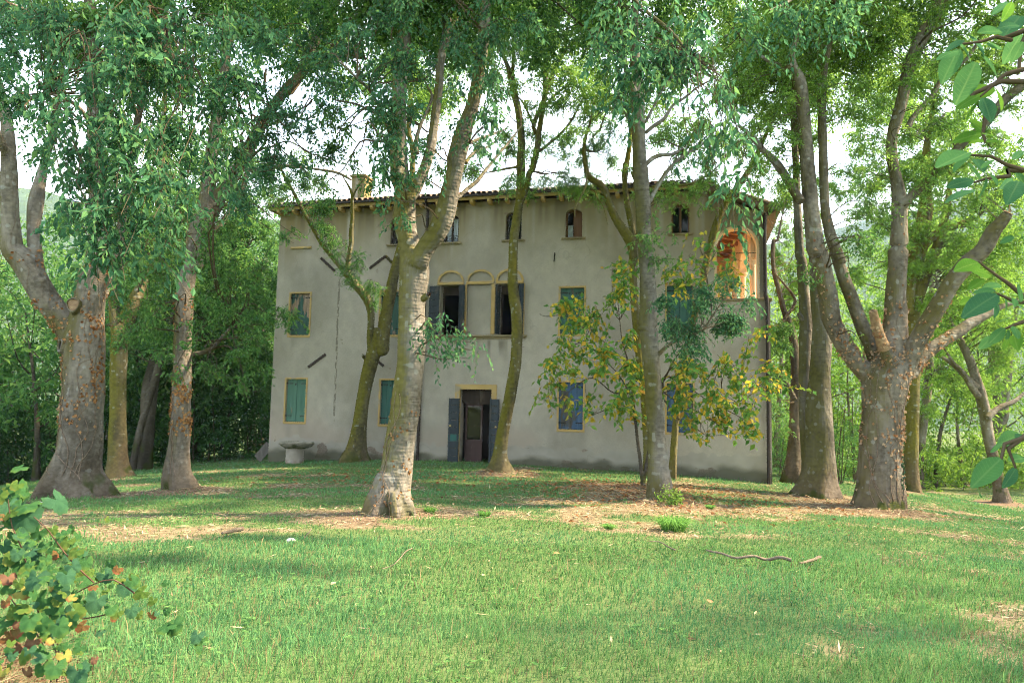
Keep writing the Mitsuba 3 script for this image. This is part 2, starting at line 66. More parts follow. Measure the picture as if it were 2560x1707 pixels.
"I":{"base":[4.02,21.4,0.31],"limbs":[[[4.08,21.4,0.33,0.128],[4.05,21.37,0.7,0.113],[4.03,21.34,1.19,0.109],[3.99,21.3,1.76,0.109],[3.93,21.25,2.52,0.113],[3.84,21.2,3.28,0.116],[3.73,21.15,4.04,0.119],[3.67,21.11,4.61,0.119],[3.62,21.08,5.13,0.119],[3.57,21.04,5.7,0.115],[3.55,21.01,6.16,0.115],[3.55,20.98,6.55,0.125],[3.52,20.96,6.89,0.15],[3.43,20.94,7.16,0.172],[3.23,20.92,7.46,0.15],[3.04,20.89,7.72,0.132],[2.88,20.87,8.03,0.125],[2.76,20.85,8.33,0.118],[2.66,20.83,8.6,0.11],[2.52,20.82,8.79,0.107],[2.32,20.8,8.9,0.103],[2.17,20.79,9.01,0.092],[2.1,20.77,9.2,0.078],[2.08,20.76,9.43,0.067],[2.07,20.75,9.29,0.071],[2.02,20.72,9.76,0.063],[2.06,20.69,10.18,0.047],[2.16,20.67,10.53,0.035],[2.26,20.63,11.04,0.023],[2.38,20.6,11.51,0.012]],[[3.62,21.4,6.87,0.128],[3.63,21.42,7.28,0.106],[3.58,21.45,7.64,0.099],[3.51,21.47,8.01,0.095],[3.43,21.5,8.42,0.088],[3.38,21.52,8.87,0.085],[3.36,21.55,9.33,0.085],[3.39,21.57,9.74,0.081],[3.37,21.63,8.89,0.082],[3.41,21.66,9.49,0.082],[3.49,21.7,10.05,0.078],[3.55,21.72,10.52,0.066],[3.53,21.76,11.14,0.049],[3.42,21.8,11.85,0.029]],[[2.09,20.7,9.23,0.039],[2.09,20.6,8.93,0.035],[2.05,20.48,8.6,0.031],[1.88,20.33,8.21,0.025],[1.73,20.2,7.87,0.021],[1.72,20.1,7.59,0.017]],[[2.23,20.8,8.68,0.025],[2.36,20.74,8.53,0.021],[2.43,20.67,8.31,0.019],[2.57,20.59,8.1,0.018],[2.64,20.5,7.8,0.014],[2.7,20.4,7.47,0.01]],[[3.72,21.6,7.24,0.129],[3.91,21.7,7.83,0.074],[4.01,21.81,8.48,0.063],[3.64,22.0,9.61,0.042]],[[2.03,20.7,9.79,0.031],[2.45,21.04,9.88,0.028],[2.74,21.36,10.28,0.02],[2.95,21.6,10.6,0.012]],[[2.27,20.7,10.19,0.031],[2.52,20.97,10.57,0.028],[2.73,21.33,11.17,0.024],[2.99,21.6,11.56,0.012]]]},
"J":{"base":[3.28,17.57,0.23],"limbs":[[[3.31,17.57,0.24,0.076],[3.23,17.58,0.34,0.06],[3.17,17.6,0.89,0.051],[3.11,17.62,1.35,0.048],[3.06,17.65,1.82,0.045],[3.01,17.67,2.29,0.042],[2.99,17.69,2.76,0.036],[2.92,17.71,3.14,0.03],[2.83,17.73,3.5,0.024],[2.73,17.75,3.88,0.018],[2.67,17.77,4.37,0.012]],[[3.23,17.67,0.26,0.06],[3.38,17.57,1.2,0.051],[3.55,17.49,1.96,0.048],[3.67,17.42,2.58,0.042],[3.68,17.38,2.92,0.03],[3.96,17.35,2.96,0.024],[4.29,17.32,3.0,0.024],[4.5,17.29,3.05,0.018],[4.71,17.27,2.91,0.015],[5.04,17.22,2.61,0.012],[5.39,17.17,2.37,0.009]],[[3.73,17.57,2.87,0.024],[4.0,17.57,3.41,0.018],[4.48,17.57,4.06,0.015],[4.9,17.57,4.52,0.012],[4.74,17.57,5.93,0.012],[5.03,17.57,6.13,0.008]],[[3.0,17.57,2.38,0.021],[2.6,17.47,3.0,0.015],[2.21,17.4,3.36,0.013],[1.76,17.32,3.73,0.012],[1.35,17.27,3.62,0.009]],[[2.98,17.57,2.57,0.021],[2.48,17.46,2.56,0.015],[1.96,17.33,2.89,0.013],[1.51,17.23,2.66,0.012],[1.23,17.14,2.4,0.009],[0.89,17.07,2.41,0.007]],[[2.87,17.57,3.26,0.018],[2.27,17.63,3.8,0.015],[1.73,17.69,4.27,0.012],[1.31,17.72,4.45,0.012],[0.83,17.76,4.42,0.011],[0.67,17.77,4.48,0.006]],[[3.75,17.67,2.59,0.021],[4.14,17.48,2.31,0.015],[4.56,17.29,2.1,0.013],[4.88,17.12,1.87,0.012],[5.14,16.97,1.64,0.007]],[[3.77,17.67,2.4,0.021],[4.0,17.28,1.97,0.015],[4.32,16.95,1.77,0.012],[4.54,16.67,1.57,0.007]],[[3.85,17.57,2.97,0.021],[4.29,17.43,2.72,0.015],[4.85,17.23,2.32,0.013],[5.27,17.1,2.12,0.012],[5.63,16.97,1.89,0.007]],[[2.96,17.57,2.76,0.021],[2.63,17.22,2.31,0.015],[2.19,16.92,2.12,0.012],[1.83,16.67,1.99,0.007]]]},
"K":{"base":[4.76,20.6,0.35],"limbs":[[[4.67,20.8,0.33,0.107],[4.71,20.82,1.05,0.103],[4.79,20.85,1.97,0.1],[4.95,20.9,3.28,0.1],[5.53,20.97,5.66,0.104],[5.67,20.99,6.28,0.111],[5.83,21.02,6.99,0.118],[6.03,21.04,7.71,0.122],[6.27,21.06,8.27,0.104],[6.59,21.08,8.76,0.094],[6.91,21.09,9.21,0.09],[7.21,21.11,9.7,0.087],[7.3,21.12,9.93,0.08],[7.66,21.14,10.75,0.06],[8.03,21.17,11.67,0.044],[8.23,21.2,12.6,0.02]],[[3.88,20.0,8.48,0.038],[4.17,20.02,8.54,0.049],[4.63,20.06,8.56,0.049],[5.01,20.09,8.62,0.049],[5.3,20.12,8.76,0.042],[5.72,20.16,9.08,0.03],[6.07,20.2,9.48,0.019]]]},
"L":{"base":[8.1,18.68,-0.02],"limbs":[[[7.97,18.68,-0.08,0.529],[7.98,18.7,0.42,0.442],[8.0,18.73,1.1,0.38],[8.02,18.75,1.79,0.337],[8.02,18.78,2.48,0.315],[8.08,18.81,3.18,0.262],[8.15,18.83,3.89,0.253],[8.18,18.85,4.46,0.24],[8.13,18.88,5.09,0.223],[8.13,18.9,5.81,0.214],[8.1,18.93,6.54,0.201],[8.03,18.93,6.51,0.17],[7.94,18.97,7.49,0.143],[7.89,19.01,8.75,0.121],[7.73,19.06,10.02,0.099],[7.67,19.1,11.15,0.081],[7.6,19.14,12.36,0.063],[7.54,19.18,13.69,0.041]],[[7.9,19.18,0.61,0.181],[7.89,19.26,2.01,0.186],[7.9,19.32,2.96,0.178],[7.95,19.37,3.93,0.174],[7.99,19.41,4.72,0.183],[7.96,19.45,5.41,0.152],[7.93,19.51,6.42,0.143],[7.89,19.51,6.38,0.129],[7.88,19.55,7.15,0.115],[7.87,19.62,8.44,0.102],[7.87,19.68,9.75,0.088],[7.84,19.74,10.82,0.079],[7.78,19.77,11.47,0.084],[7.54,19.8,11.95,0.079],[7.2,19.82,12.28,0.061],[6.85,19.85,12.55,0.047],[6.45,19.88,13.1,0.028]],[[7.77,19.08,4.63,0.068],[7.65,19.01,4.76,0.081],[7.6,18.98,4.79,0.067]]]},
"M":{"base":[8.26,16.34,0.02],"limbs":[[[8.25,16.34,0.03,0.521],[8.29,16.32,0.47,0.487],[8.31,16.29,1.07,0.459],[8.35,16.26,1.67,0.442],[8.38,16.23,2.27,0.438],[8.41,16.2,2.75,0.459],[8.47,16.18,3.11,0.48],[8.57,16.17,3.47,0.34],[8.65,16.14,3.92,0.268],[8.66,16.12,4.49,0.239],[8.67,16.09,4.97,0.217],[8.71,16.06,5.5,0.199],[8.73,16.04,6.03,0.199],[8.73,16.03,5.88,0.192],[8.75,16.0,6.49,0.17],[8.75,15.98,6.98,0.163],[8.69,15.95,7.43,0.134],[8.6,15.93,7.84,0.12],[8.56,15.91,8.25,0.116],[8.62,15.9,8.63,0.123],[8.73,15.88,9.0,0.126],[8.84,15.85,9.46,0.126],[8.92,15.83,9.92,0.13],[9.07,15.81,10.38,0.14],[9.27,15.79,10.76,0.147],[9.48,15.77,11.18,0.153],[9.68,15.74,11.61,0.153],[9.93,15.71,12.2,0.132],[10.27,15.66,13.18,0.094],[10.57,15.6,14.46,0.048],[10.74,15.54,15.75,0.021]],[[8.36,16.34,2.87,0.271],[8.1,16.3,3.07,0.231],[7.85,16.26,3.3,0.212],[7.59,16.21,3.62,0.201],[7.35,16.16,3.97,0.186],[7.19,16.11,4.33,0.2],[7.12,16.06,4.77,0.206],[7.0,16.0,5.29,0.198],[6.87,15.93,5.8,0.194],[6.81,15.92,5.69,0.19],[6.72,15.84,6.28,0.175],[6.64,15.77,6.88,0.167],[6.57,15.7,7.47,0.16],[6.5,15.63,7.98,0.152],[6.44,15.56,8.57,0.148],[6.37,15.49,9.12,0.144],[6.28,15.44,9.55,0.143],[6.17,15.41,9.8,0.102],[6.1,15.36,10.13,0.068],[6.24,15.3,10.6,0.058],[6.34,15.24,11.07,0.047],[6.4,15.14,11.89,0.027]],[[8.46,16.44,3.12,0.218],[8.3,16.42,3.53,0.174],[8.13,16.39,3.93,0.16],[7.96,16.37,4.34,0.152],[7.81,16.35,4.75,0.145],[7.65,16.33,5.16,0.141],[7.5,16.3,5.56,0.133],[7.38,16.28,5.98,0.126],[7.53,16.26,5.57,0.137],[7.36,16.24,5.98,0.129],[7.23,16.21,6.39,0.115],[7.15,16.19,6.8,0.107],[7.12,16.16,7.34,0.104],[7.1,16.13,7.96,0.1],[7.08,16.1,8.59,0.096],[7.06,16.07,9.22,0.1],[7.07,16.04,9.85,0.106],[7.11,16.01,10.35,0.113],[7.22,15.99,10.78,0.117],[7.35,15.97,11.16,0.106],[7.45,15.94,11.67,0.085],[7.6,15.9,12.4,0.06],[7.76,15.84,13.69,0.025]],[[8.39,15.84,3.25,0.193],[8.18,15.72,3.59,0.129],[8.04,15.62,3.85,0.104],[7.91,15.53,4.12,0.093],[7.81,15.44,4.38,0.085]],[[8.7,16.14,3.03,0.286],[8.86,15.97,3.43,0.223],[8.98,15.81,3.81,0.196],[9.13,15.63,4.23,0.183],[9.27,15.47,4.57,0.178],[9.4,15.32,4.92,0.176],[9.53,15.18,5.19,0.178],[9.7,15.04,5.45,0.173],[9.89,14.91,5.64,0.162],[10.01,14.72,6.03,0.15],[10.13,14.62,6.2,0.129],[10.2,14.54,6.35,0.106]],[[8.92,16.24,3.04,0.234],[9.2,16.32,3.34,0.177],[9.52,16.4,3.61,0.156],[9.91,16.49,3.86,0.146],[10.35,16.59,4.1,0.136],[10.74,16.67,4.35,0.122],[11.14,16.75,4.54,0.1],[11.49,16.83,4.73,0.074],[12.08,16.94,4.93,0.037]],[[8.77,15.84,6.86,0.109],[8.97,15.75,7.13,0.101],[9.17,15.67,7.31,0.101],[9.37,15.57,7.57,0.1],[9.63,15.46,7.86,0.103],[9.88,15.34,8.19,0.102],[10.14,15.24,8.4,0.101],[10.35,15.13,8.68,0.104],[10.59,15.0,9.03,0.11],[10.96,14.85,9.33,0.095],[11.35,14.68,9.66,0.065],[11.63,14.54,9.99,0.032]],[[6.34,15.54,6.8,0.11],[6.26,15.69,7.05,0.104],[6.18,15.89,7.4,0.102],[6.07,16.13,7.81,0.1],[5.95,16.3,8.08,0.094],[5.82,16.45,8.31,0.08],[5.62,16.71,8.75,0.059],[5.39,16.94,9.11,0.034]],[[7.36,15.84,11.35,0.077],[6.38,14.14,10.9,0.059],[5.51,12.97,10.27,0.043],[4.56,11.45,9.03,0.028],[3.64,9.94,7.95,0.015]],[[7.05,15.94,10.58,0.053],[6.85,15.74,10.66,0.045],[6.69,15.6,10.71,0.041],[6.5,15.44,10.75,0.038]],[[9.08,16.14,8.78,0.079],[9.24,16.2,9.06,0.072],[9.5,16.26,9.36,0.068],[9.81,16.34,9.7,0.065],[10.03,16.41,10.05,0.062],[10.34,16.48,10.35,0.055],[10.8,16.58,10.72,0.048],[11.36,16.73,11.49,0.044],[11.8,16.84,12.02,0.037],[12.24,16.94,12.46,0.022]],[[9.06,16.04,8.57,0.053],[9.49,16.29,8.76,0.047],[9.97,16.58,9.1,0.037],[10.39,16.84,9.44,0.022]],[[6.05,15.24,9.82,0.067],[5.93,15.46,9.76,0.075],[5.9,15.58,9.94,0.062],[5.69,15.89,10.26,0.046],[5.51,16.2,10.68,0.032],[5.32,16.54,11.17,0.018]]]},
"N":{"base":[15.05,27.41,-0.74],"limbs":[[[15.12,27.41,-0.71,0.298],[15.17,27.44,0.03,0.259],[15.26,27.5,1.37,0.247],[15.35,27.56,2.72,0.254],[15.44,27.62,4.1,0.267],[15.51,27.66,5.14,0.248],[15.59,27.69,5.98,0.216],[15.81,27.73,6.76,0.21],[16.14,27.76,7.63,0.21],[16.42,27.79,8.28,0.197],[16.74,27.82,9.0,0.177],[16.96,27.85,9.76,0.151],[17.24,27.9,10.86,0.119],[17.47,27.95,12.35,0.079],[17.7,28.01,13.86,0.033]],[[15.2,27.41,6.01,0.227],[15.29,27.45,7.2,0.24],[15.52,27.49,8.41,0.247],[15.75,27.51,9.0,0.26],[16.0,27.53,9.73,0.28],[16.1,27.55,10.38,0.254],[16.15,27.57,11.1,0.208],[16.18,27.6,11.98,0.169],[16.3,27.62,12.94,0.13],[16.59,27.67,14.43,0.098],[16.95,27.71,15.94,0.052]],[[15.67,27.61,6.67,0.13],[16.03,27.77,8.5,0.151],[16.43,27.83,9.1,0.158],[16.9,27.88,9.48,0.151],[17.43,27.93,9.64,0.119],[17.96,27.97,9.89,0.092],[18.42,28.01,10.05,0.046]]]},
"N2":{"base":[21.85,38.85,-1.6],"limbs":[[[21.88,38.85,-1.59,0.229],[21.97,38.9,-0.36,0.211],[22.16,38.95,1.06,0.221],[22.41,39.0,2.5,0.221],[22.64,39.05,3.76,0.221],[22.76,39.08,4.74,0.203],[22.82,39.12,5.72,0.185],[22.77,39.17,7.1,0.157],[23.07,39.23,8.9,0.13],[23.37,39.3,10.93,0.093],[23.55,39.35,12.39,0.046]],[[22.54,38.85,3.95,0.165],[22.89,38.92,4.44,0.156],[23.39,39.01,4.94,0.129],[24.06,39.12,5.55,0.092],[24.76,39.25,6.36,0.046]]]},
"O":{"base":[21.76,31.87,-1.6],"limbs":[[[21.63,31.87,-1.63,0.346],[21.49,31.95,-0.62,0.249],[21.33,32.04,0.53,0.227],[21.21,32.11,1.47,0.227],[21.15,32.18,2.41,0.236],[21.02,32.25,3.29,0.228],[20.85,32.31,4.09,0.198],[20.63,32.37,4.89,0.176],[20.33,32.43,5.62,0.153],[20.02,32.48,6.19,0.138],[19.76,32.53,6.85,0.123],[19.57,32.59,7.76,0.092],[19.4,32.67,8.77,0.046]],[[20.66,31.87,3.43,0.166],[20.27,31.97,3.9,0.128],[19.87,32.07,4.38,0.106],[19.39,32.18,4.77,0.076],[18.88,32.27,4.93,0.038]],[[20.72,31.87,3.04,0.151],[20.3,31.79,3.58,0.128],[19.88,31.71,4.2,0.097],[19.54,31.66,4.5,0.075],[19.03,31.57,5.2,0.037]],[[21.0,31.87,2.1,0.151],[21.68,32.03,2.58,0.129],[22.53,32.2,2.92,0.099],[23.23,32.37,3.42,0.054]]]},
"P":{"base":[27.64,41.8,-1.6],"limbs":[[[27.79,41.8,-1.98,0.375],[28.08,41.87,0.05,0.346],[28.33,41.92,1.59,0.346],[28.55,41.95,2.52,0.376],[28.41,41.99,3.56,0.268],[28.28,42.03,4.81,0.238],[28.25,42.08,6.07,0.209],[28.42,42.14,7.88,0.179],[28.34,42.21,10.03,0.12],[28.41,42.3,12.75,0.06]],[[28.49,41.8,2.42,0.247],[28.78,41.85,3.56,0.217],[28.99,41.9,4.61,0.198],[29.18,41.96,5.76,0.168],[29.64,42.07,7.9,0.129],[30.27,42.2,10.6,0.06]]]},
"Q":{"base":[22.85,39.04,-1.6],"limbs":[[[22.84,39.04,-1.89,0.12],[22.99,39.09,-0.36,0.12],[23.18,39.13,0.79,0.111],[23.39,39.16,1.66,0.092],[23.82,39.2,2.82,0.074],[24.37,39.24,4.0,0.046]]]},
"R":{"base":[9.17,23.5,-0.11],"limbs":[[[9.16,23.5,-0.16,0.333],[9.27,23.67,0.53,0.235],[9.4,23.88,1.39,0.214],[9.53,24.09,2.27,0.205],[9.65,24.3,3.17,0.189],[9.69,24.51,4.1,0.156],[9.67,24.73,5.04,0.128],[9.49,24.88,5.68,0.1],[9.39,25.02,6.34,0.089],[9.26,25.24,7.33,0.077],[9.35,25.45,8.36,0.066],[9.49,25.48,8.32,0.048],[9.78,25.7,9.38,0.024]],[[9.27,23.5,2.56,0.111],[9.11,23.67,3.02,0.101],[8.78,23.88,3.5,0.079],[8.5,24.1,4.04,0.051]],[[9.02,24.0,5.07,0.068],[9.23,24.06,5.39,0.068],[9.59,24.17,5.96,0.057],[9.28,24.29,6.53,0.046],[8.95,24.4,6.97,0.029]]]},
"W1":{"base":[-13.45,31.0,-0.42],"limbs":[[[-13.43,31.0,-0.8,0.198],[-13.47,31.08,0.63,0.198],[-13.46,31.14,1.77,0.206],[-13.43,31.22,3.24,0.206],[-13.44,31.33,5.28,0.2],[-13.33,31.42,6.88,0.148],[-13.39,31.5,8.5,0.089]],[[-13.29,31.0,4.47,0.146],[-13.23,31.04,5.25,0.147],[-13.0,31.08,6.2,0.139],[-12.96,31.15,7.66,0.125],[-12.16,31.2,8.57,0.081]]]},
"W2":{"base":[-11.84,30.19,-0.26],"limbs":[[[-12.02,30.19,-0.48,0.064],[-11.96,30.24,0.69,0.064],[-11.74,30.29,1.81,0.064],[-11.51,30.34,2.79,0.057],[-11.45,30.39,4.08,0.036]]]}}
LEAF = {
'A': [[-7.17,10.0,7.64,0.61,0.42,"blue",0.125,1.6,0.75],[-6.59,10.0,7.52,0.61,0.48,"blue",0.125,1.6,0.75],[-5.31,9.0,7.0,0.6,0.44,"blue",0.125,1.6,0.75],[-4.68,9.0,7.01,0.55,0.44,"blue",0.125,1.6,0.75],[-4.11,9.0,7.02,0.49,0.38,"blue",0.125,1.6,0.75],[-4.0,10.0,7.58,0.48,0.42,"blue",0.125,1.6,0.75],[-7.05,10.0,6.92,0.42,0.42,"blue",0.125,1.6,0.75],[-5.66,9.0,6.34,0.6,0.44,"blue",0.125,1.6,0.75],[-4.75,8.6,6.11,0.52,0.47,"blue",0.125,1.6,0.75],[-4.35,9.0,6.25,0.55,0.49,"blue",0.125,1.6,0.75],[-3.94,9.5,6.55,0.46,0.46,"blue",0.125,1.6,0.75],[-6.02,9.0,5.92,0.33,0.33,"blue",0.125,1.6,0.75],[-5.3,8.6,5.48,0.52,0.42,"blue",0.125,1.6,0.75],[-4.6,8.4,5.42,0.51,0.41,"blue",0.125,1.6,0.75],[-4.31,9.0,5.61,0.55,0.44,"blue",0.125,1.6,0.75],[-4.0,9.6,5.91,0.41,0.41,"blue",0.125,1.6,0.75],[-5.42,8.6,4.93,0.42,0.31,"blue",0.125,1.6,0.75],[-4.66,8.2,4.81,0.45,0.35,"blue",0.125,1.6,0.75],[-4.25,8.5,4.92,0.41,0.31,"blue",0.125,1.6,0.75],[-4.13,9.3,5.25,0.34,0.34,"blue",0.125,1.6,0.75],[-3.81,9.8,5.56,0.3,0.3,"blue",0.125,1.6,0.75],[-5.43,8.5,4.46,0.31,0.26,"blue",0.125,1.6,0.75],[-4.83,8.2,4.34,0.4,0.3,"blue",0.125,1.6,0.75],[-4.43,8.4,4.4,0.41,0.31,"blue",0.125,1.6,0.75],[-4.3,9.0,4.57,0.22,0.27,"blue",0.125,1.6,0.75],[-4.8,8.2,3.92,0.27,0.22,"blue",0.125,1.6,0.75],[-4.56,8.4,4.03,0.31,0.25,"blue",0.125,1.6,0.75],[-4.29,8.6,4.03,0.21,0.26,"blue",0.125,1.6,0.75],[-4.75,8.2,3.62,0.17,0.17,"blue",0.125,1.6,0.75],[-4.64,8.3,3.74,0.15,0.15,"blue",0.125,1.6,0.75],[-4.39,9.0,4.29,0.16,0.22,"blue",0.125,1.6,0.75],[-8.84,12.0,7.87,0.36,0.51,"blue",0.11,1.5,0.6],[-8.88,12.0,8.82,0.44,0.36,"blue",0.11,1.5,0.6],[-8.8,12.0,7.4,0.29,0.29,"blue",0.11,1.5,0.6],[-8.8,12.0,8.34,0.44,0.65,"blue",0.11,1.5,0.6],[-8.62,12.0,7.09,0.29,0.44,"blue",0.11,1.5,0.6],[-7.97,12.0,6.49,0.36,0.44,"blue",0.11,1.5,0.6],[-4.63,12.0,5.64,0.36,0.29,"blue",0.11,1.5,0.6]],
'A2': [[-10.4,20.0,5.54,0.85,0.61,"mid",0.09,1.0,0.5],[-10.84,20.0,4.79,0.73,0.48,"mid",0.09,1.0,0.5],[-10.35,20.0,6.54,0.73,0.61,"mid",0.09,1.0,0.5],[-9.58,20.0,6.18,0.73,0.61,"mid",0.09,1.0,0.5],[-10.64,20.0,3.69,0.48,0.61,"mid",0.09,1.0,0.5],[-9.24,20.0,6.56,0.73,0.48,"mid",0.09,1.0,0.5]],
'D': [[-6.45,15.0,5.09,0.73,0.45,"mid",0.095,1.1,0.5],[-5.68,15.0,4.54,0.73,0.36,"mid",0.095,1.1,0.5],[-5.1,15.0,4.0,0.45,0.36,"mid",0.095,1.1,0.5],[-4.63,15.0,3.78,0.36,0.23,"mid",0.095,1.1,0.5],[-5.83,15.0,3.89,0.64,0.45,"mid",0.095,1.1,0.5],[-5.26,15.0,3.54,0.45,0.36,"mid",0.095,1.1,0.5],[-6.21,15.0,4.25,0.55,0.45,"mid",0.095,1.1,0.5],[-7.48,15.0,3.95,0.45,0.36,"mid",0.095,1.1,0.5],[-7.72,15.0,3.49,0.36,0.36,"mid",0.095,1.1,0.5],[-6.63,15.0,3.51,0.36,0.36,"mid",0.095,1.1,0.5],[-6.99,14.5,2.92,0.26,0.35,"mid",0.095,1.1,0.5],[-6.61,14.4,2.62,0.22,0.26,"mid",0.095,1.1,0.5],[-5.78,15.0,3.16,0.55,0.36,"mid",0.095,1.1,0.5],[-5.48,15.0,2.62,0.45,0.36,"mid",0.095,1.1,0.5],[-6.32,15.0,2.97,0.36,0.36,"mid",0.095,1.1,0.5],[-6.3,15.0,5.65,0.64,0.36,"mid",0.095,1.1,0.5],[-5.43,15.0,5.11,0.36,0.45,"mid",0.095,1.1,0.5],[-6.52,17.0,6.35,0.62,0.31,"mid",0.095,1.1,0.5],[-4.81,13.0,8.03,0.55,0.47,"blue",0.095,1.1,0.6],[-4.51,13.0,8.72,0.47,0.47,"blue",0.095,1.1,0.6],[-4.12,13.0,9.07,0.55,0.47,"blue",0.095,1.1,0.6],[-3.67,13.0,8.31,0.39,0.39,"blue",0.095,1.1,0.6],[-4.38,13.0,7.61,0.47,0.47,"blue",0.095,1.1,0.6],[-4.84,13.0,7.18,0.47,0.47,"blue",0.095,1.1,0.6],[-3.95,13.0,7.2,0.47,0.39,"blue",0.095,1.1,0.6],[-4.42,13.0,6.86,0.47,0.39,"blue",0.095,1.1,0.6],[-4.72,13.0,6.35,0.47,0.31,"blue",0.095,1.1,0.6],[-3.81,13.0,7.79,0.31,0.31,"blue",0.095,1.1,0.6],[-5.02,13.0,6.01,0.39,0.31,"blue",0.095,1.1,0.6],[-3.99,13.0,6.45,0.39,0.24,"blue",0.095,1.1,0.6],[-3.61,13.0,6.87,0.39,0.31,"blue",0.095,1.1,0.6],[-3.89,13.0,9.5,0.47,0.31,"blue",0.095,1.1,0.6],[-5.6,16.0,11.19,0.68,0.48,"mid",0.09,0.8,0.5],[-3.97,16.0,11.01,0.48,0.48,"mid",0.09,0.8,0.5],[-4.14,16.0,10.27,0.39,0.39,"mid",0.09,0.8,0.5],[-5.38,16.0,6.72,0.39,0.39,"mid",0.09,0.8,0.5],[-5.15,16.0,6.12,0.39,0.39,"mid",0.09,0.8,0.5]],
'E': [[-6.74,22.5,8.89,0.55,0.34,"mid",0.085,1.3,0.6],[-6.43,22.5,8.33,0.55,0.48,"mid",0.085,1.3,0.6],[-6.09,22.5,8.48,0.34,0.41,"mid",0.085,1.3,0.6],[-6.13,22.5,7.77,0.41,0.48,"mid",0.085,1.3,0.6],[-5.84,22.5,7.42,0.3,0.48,"mid",0.085,1.3,0.6],[-5.39,22.5,6.66,0.41,0.3,"mid",0.085,1.3,0.6],[-4.83,22.5,6.6,0.38,0.34,"mid",0.085,1.3,0.6],[-4.92,22.5,6.11,0.34,0.27,"mid",0.085,1.3,0.6],[-4.6,22.5,5.9,0.41,0.27,"mid",0.085,1.3,0.6],[-4.25,22.5,5.7,0.27,0.19,"mid",0.085,1.3,0.6],[-4.44,22.5,5.42,0.25,0.14,"mid",0.085,1.3,0.6],[-6.91,22.5,9.46,0.55,0.41,"mid",0.085,1.3,0.6],[-7.45,22.5,9.16,0.55,0.34,"mid",0.085,1.3,0.6],[-5.55,22.5,7.22,0.16,0.3,"mid",0.085,1.3,0.6],[-6.46,23.2,9.41,0.56,0.42,"light",0.09,1.0,0.5],[-7.16,23.2,10.43,0.56,0.56,"light",0.09,1.0,0.5],[-7.79,23.2,8.64,0.42,0.42,"light",0.09,1.0,0.5]],
'F': [[-2.17,10.6,8.16,0.45,0.32,"blue",0.1,1.15,0.65],[-1.63,10.6,8.11,0.39,0.32,"blue",0.1,1.15,0.65],[-2.42,10.6,7.67,0.32,0.32,"blue",0.1,1.15,0.65],[-1.94,10.6,7.54,0.39,0.39,"blue",0.1,1.15,0.65],[-1.54,10.6,7.48,0.32,0.32,"blue",0.1,1.15,0.65],[-2.75,10.6,7.59,0.32,0.39,"blue",0.1,1.15,0.65],[-2.39,10.6,7.04,0.32,0.32,"blue",0.1,1.15,0.65],[-1.98,10.6,6.91,0.39,0.39,"blue",0.1,1.15,0.65],[-1.64,10.6,6.71,0.32,0.32,"blue",0.1,1.15,0.65],[-2.65,10.6,6.9,0.26,0.32,"blue",0.1,1.15,0.65],[-1.9,10.6,6.29,0.39,0.32,"blue",0.1,1.15,0.65],[-1.62,10.6,6.1,0.32,0.32,"blue",0.1,1.15,0.65],[-2.01,10.6,5.88,0.29,0.26,"blue",0.1,1.15,0.65],[-1.81,10.6,5.62,0.29,0.22,"blue",0.1,1.15,0.65],[-1.54,10.6,5.62,0.26,0.19,"blue",0.1,1.15,0.65],[-1.73,10.6,5.28,0.22,0.16,"blue",0.1,1.15,0.65],[-1.69,10.6,5.01,0.12,0.16,"blue",0.1,1.15,0.65],[-0.8,10.6,7.49,0.32,0.32,"blue",0.1,1.15,0.65],[-0.59,10.6,7.08,0.32,0.32,"blue",0.1,1.15,0.65],[-0.64,10.6,6.6,0.32,0.32,"blue",0.1,1.15,0.65],[-0.85,10.6,7.01,0.19,0.26,"blue",0.1,1.15,0.65],[-0.38,10.6,6.46,0.26,0.19,"blue",0.1,1.15,0.65],[-0.5,10.6,6.12,0.26,0.19,"blue",0.1,1.15,0.65],[-0.33,10.6,7.57,0.26,0.39,"blue",0.1,1.15,0.65],[-1.02,10.6,7.98,0.26,0.26,"blue",0.1,1.15,0.65],[-0.41,10.6,8.06,0.39,0.32,"blue",0.1,1.15,0.65],[0.06,10.6,8.14,0.32,0.26,"blue",0.1,1.15,0.65],[-0.84,10.6,6.32,0.19,0.19,"blue",0.1,1.15,0.65],[-1.17,10.9,3.28,0.17,0.15,"blue",0.095,1.3,0.7],[-0.97,10.9,3.18,0.23,0.17,"blue",0.095,1.3,0.7],[-0.73,10.9,3.05,0.23,0.13,"blue",0.095,1.3,0.7],[-1.1,10.9,3.01,0.2,0.13,"blue",0.095,1.3,0.7],[-0.6,10.9,2.95,0.13,0.09,"blue",0.095,1.3,0.7],[-0.83,10.9,2.85,0.12,0.08,"blue",0.095,1.3,0.7],[-3.55,13.0,9.25,0.39,0.39,"mid",0.09,0.9,0.5],[-3.64,13.0,7.54,0.39,0.39,"mid",0.09,0.9,0.5],[-3.53,13.0,6.96,0.39,0.31,"mid",0.09,0.9,0.5],[-3.3,13.0,7.3,0.39,0.31,"mid",0.09,0.9,0.5],[-2.74,13.0,7.4,0.31,0.31,"mid",0.09,0.9,0.5],[-1.63,13.0,8.27,0.24,0.47,"mid",0.09,0.9,0.5],[-1.51,13.0,7.09,0.24,0.31,"mid",0.09,0.9,0.5],[-0.31,13.0,8.12,0.31,0.39,"mid",0.09,0.9,0.5],[-1.66,13.0,9.29,0.24,0.31,"mid",0.09,0.9,0.5],[-1.4,13.0,6.26,0.16,0.31,"mid",0.09,0.9,0.5],[-2.61,13.0,6.07,0.24,0.31,"mid",0.09,0.9,0.5],[-3.11,13.0,6.55,0.31,0.24,"mid",0.09,0.9,0.5],[-3.42,13.0,6.3,0.31,0.24,"mid",0.09,0.9,0.5],[-2.89,13.0,7.06,0.31,0.31,"mid",0.09,0.9,0.5]],
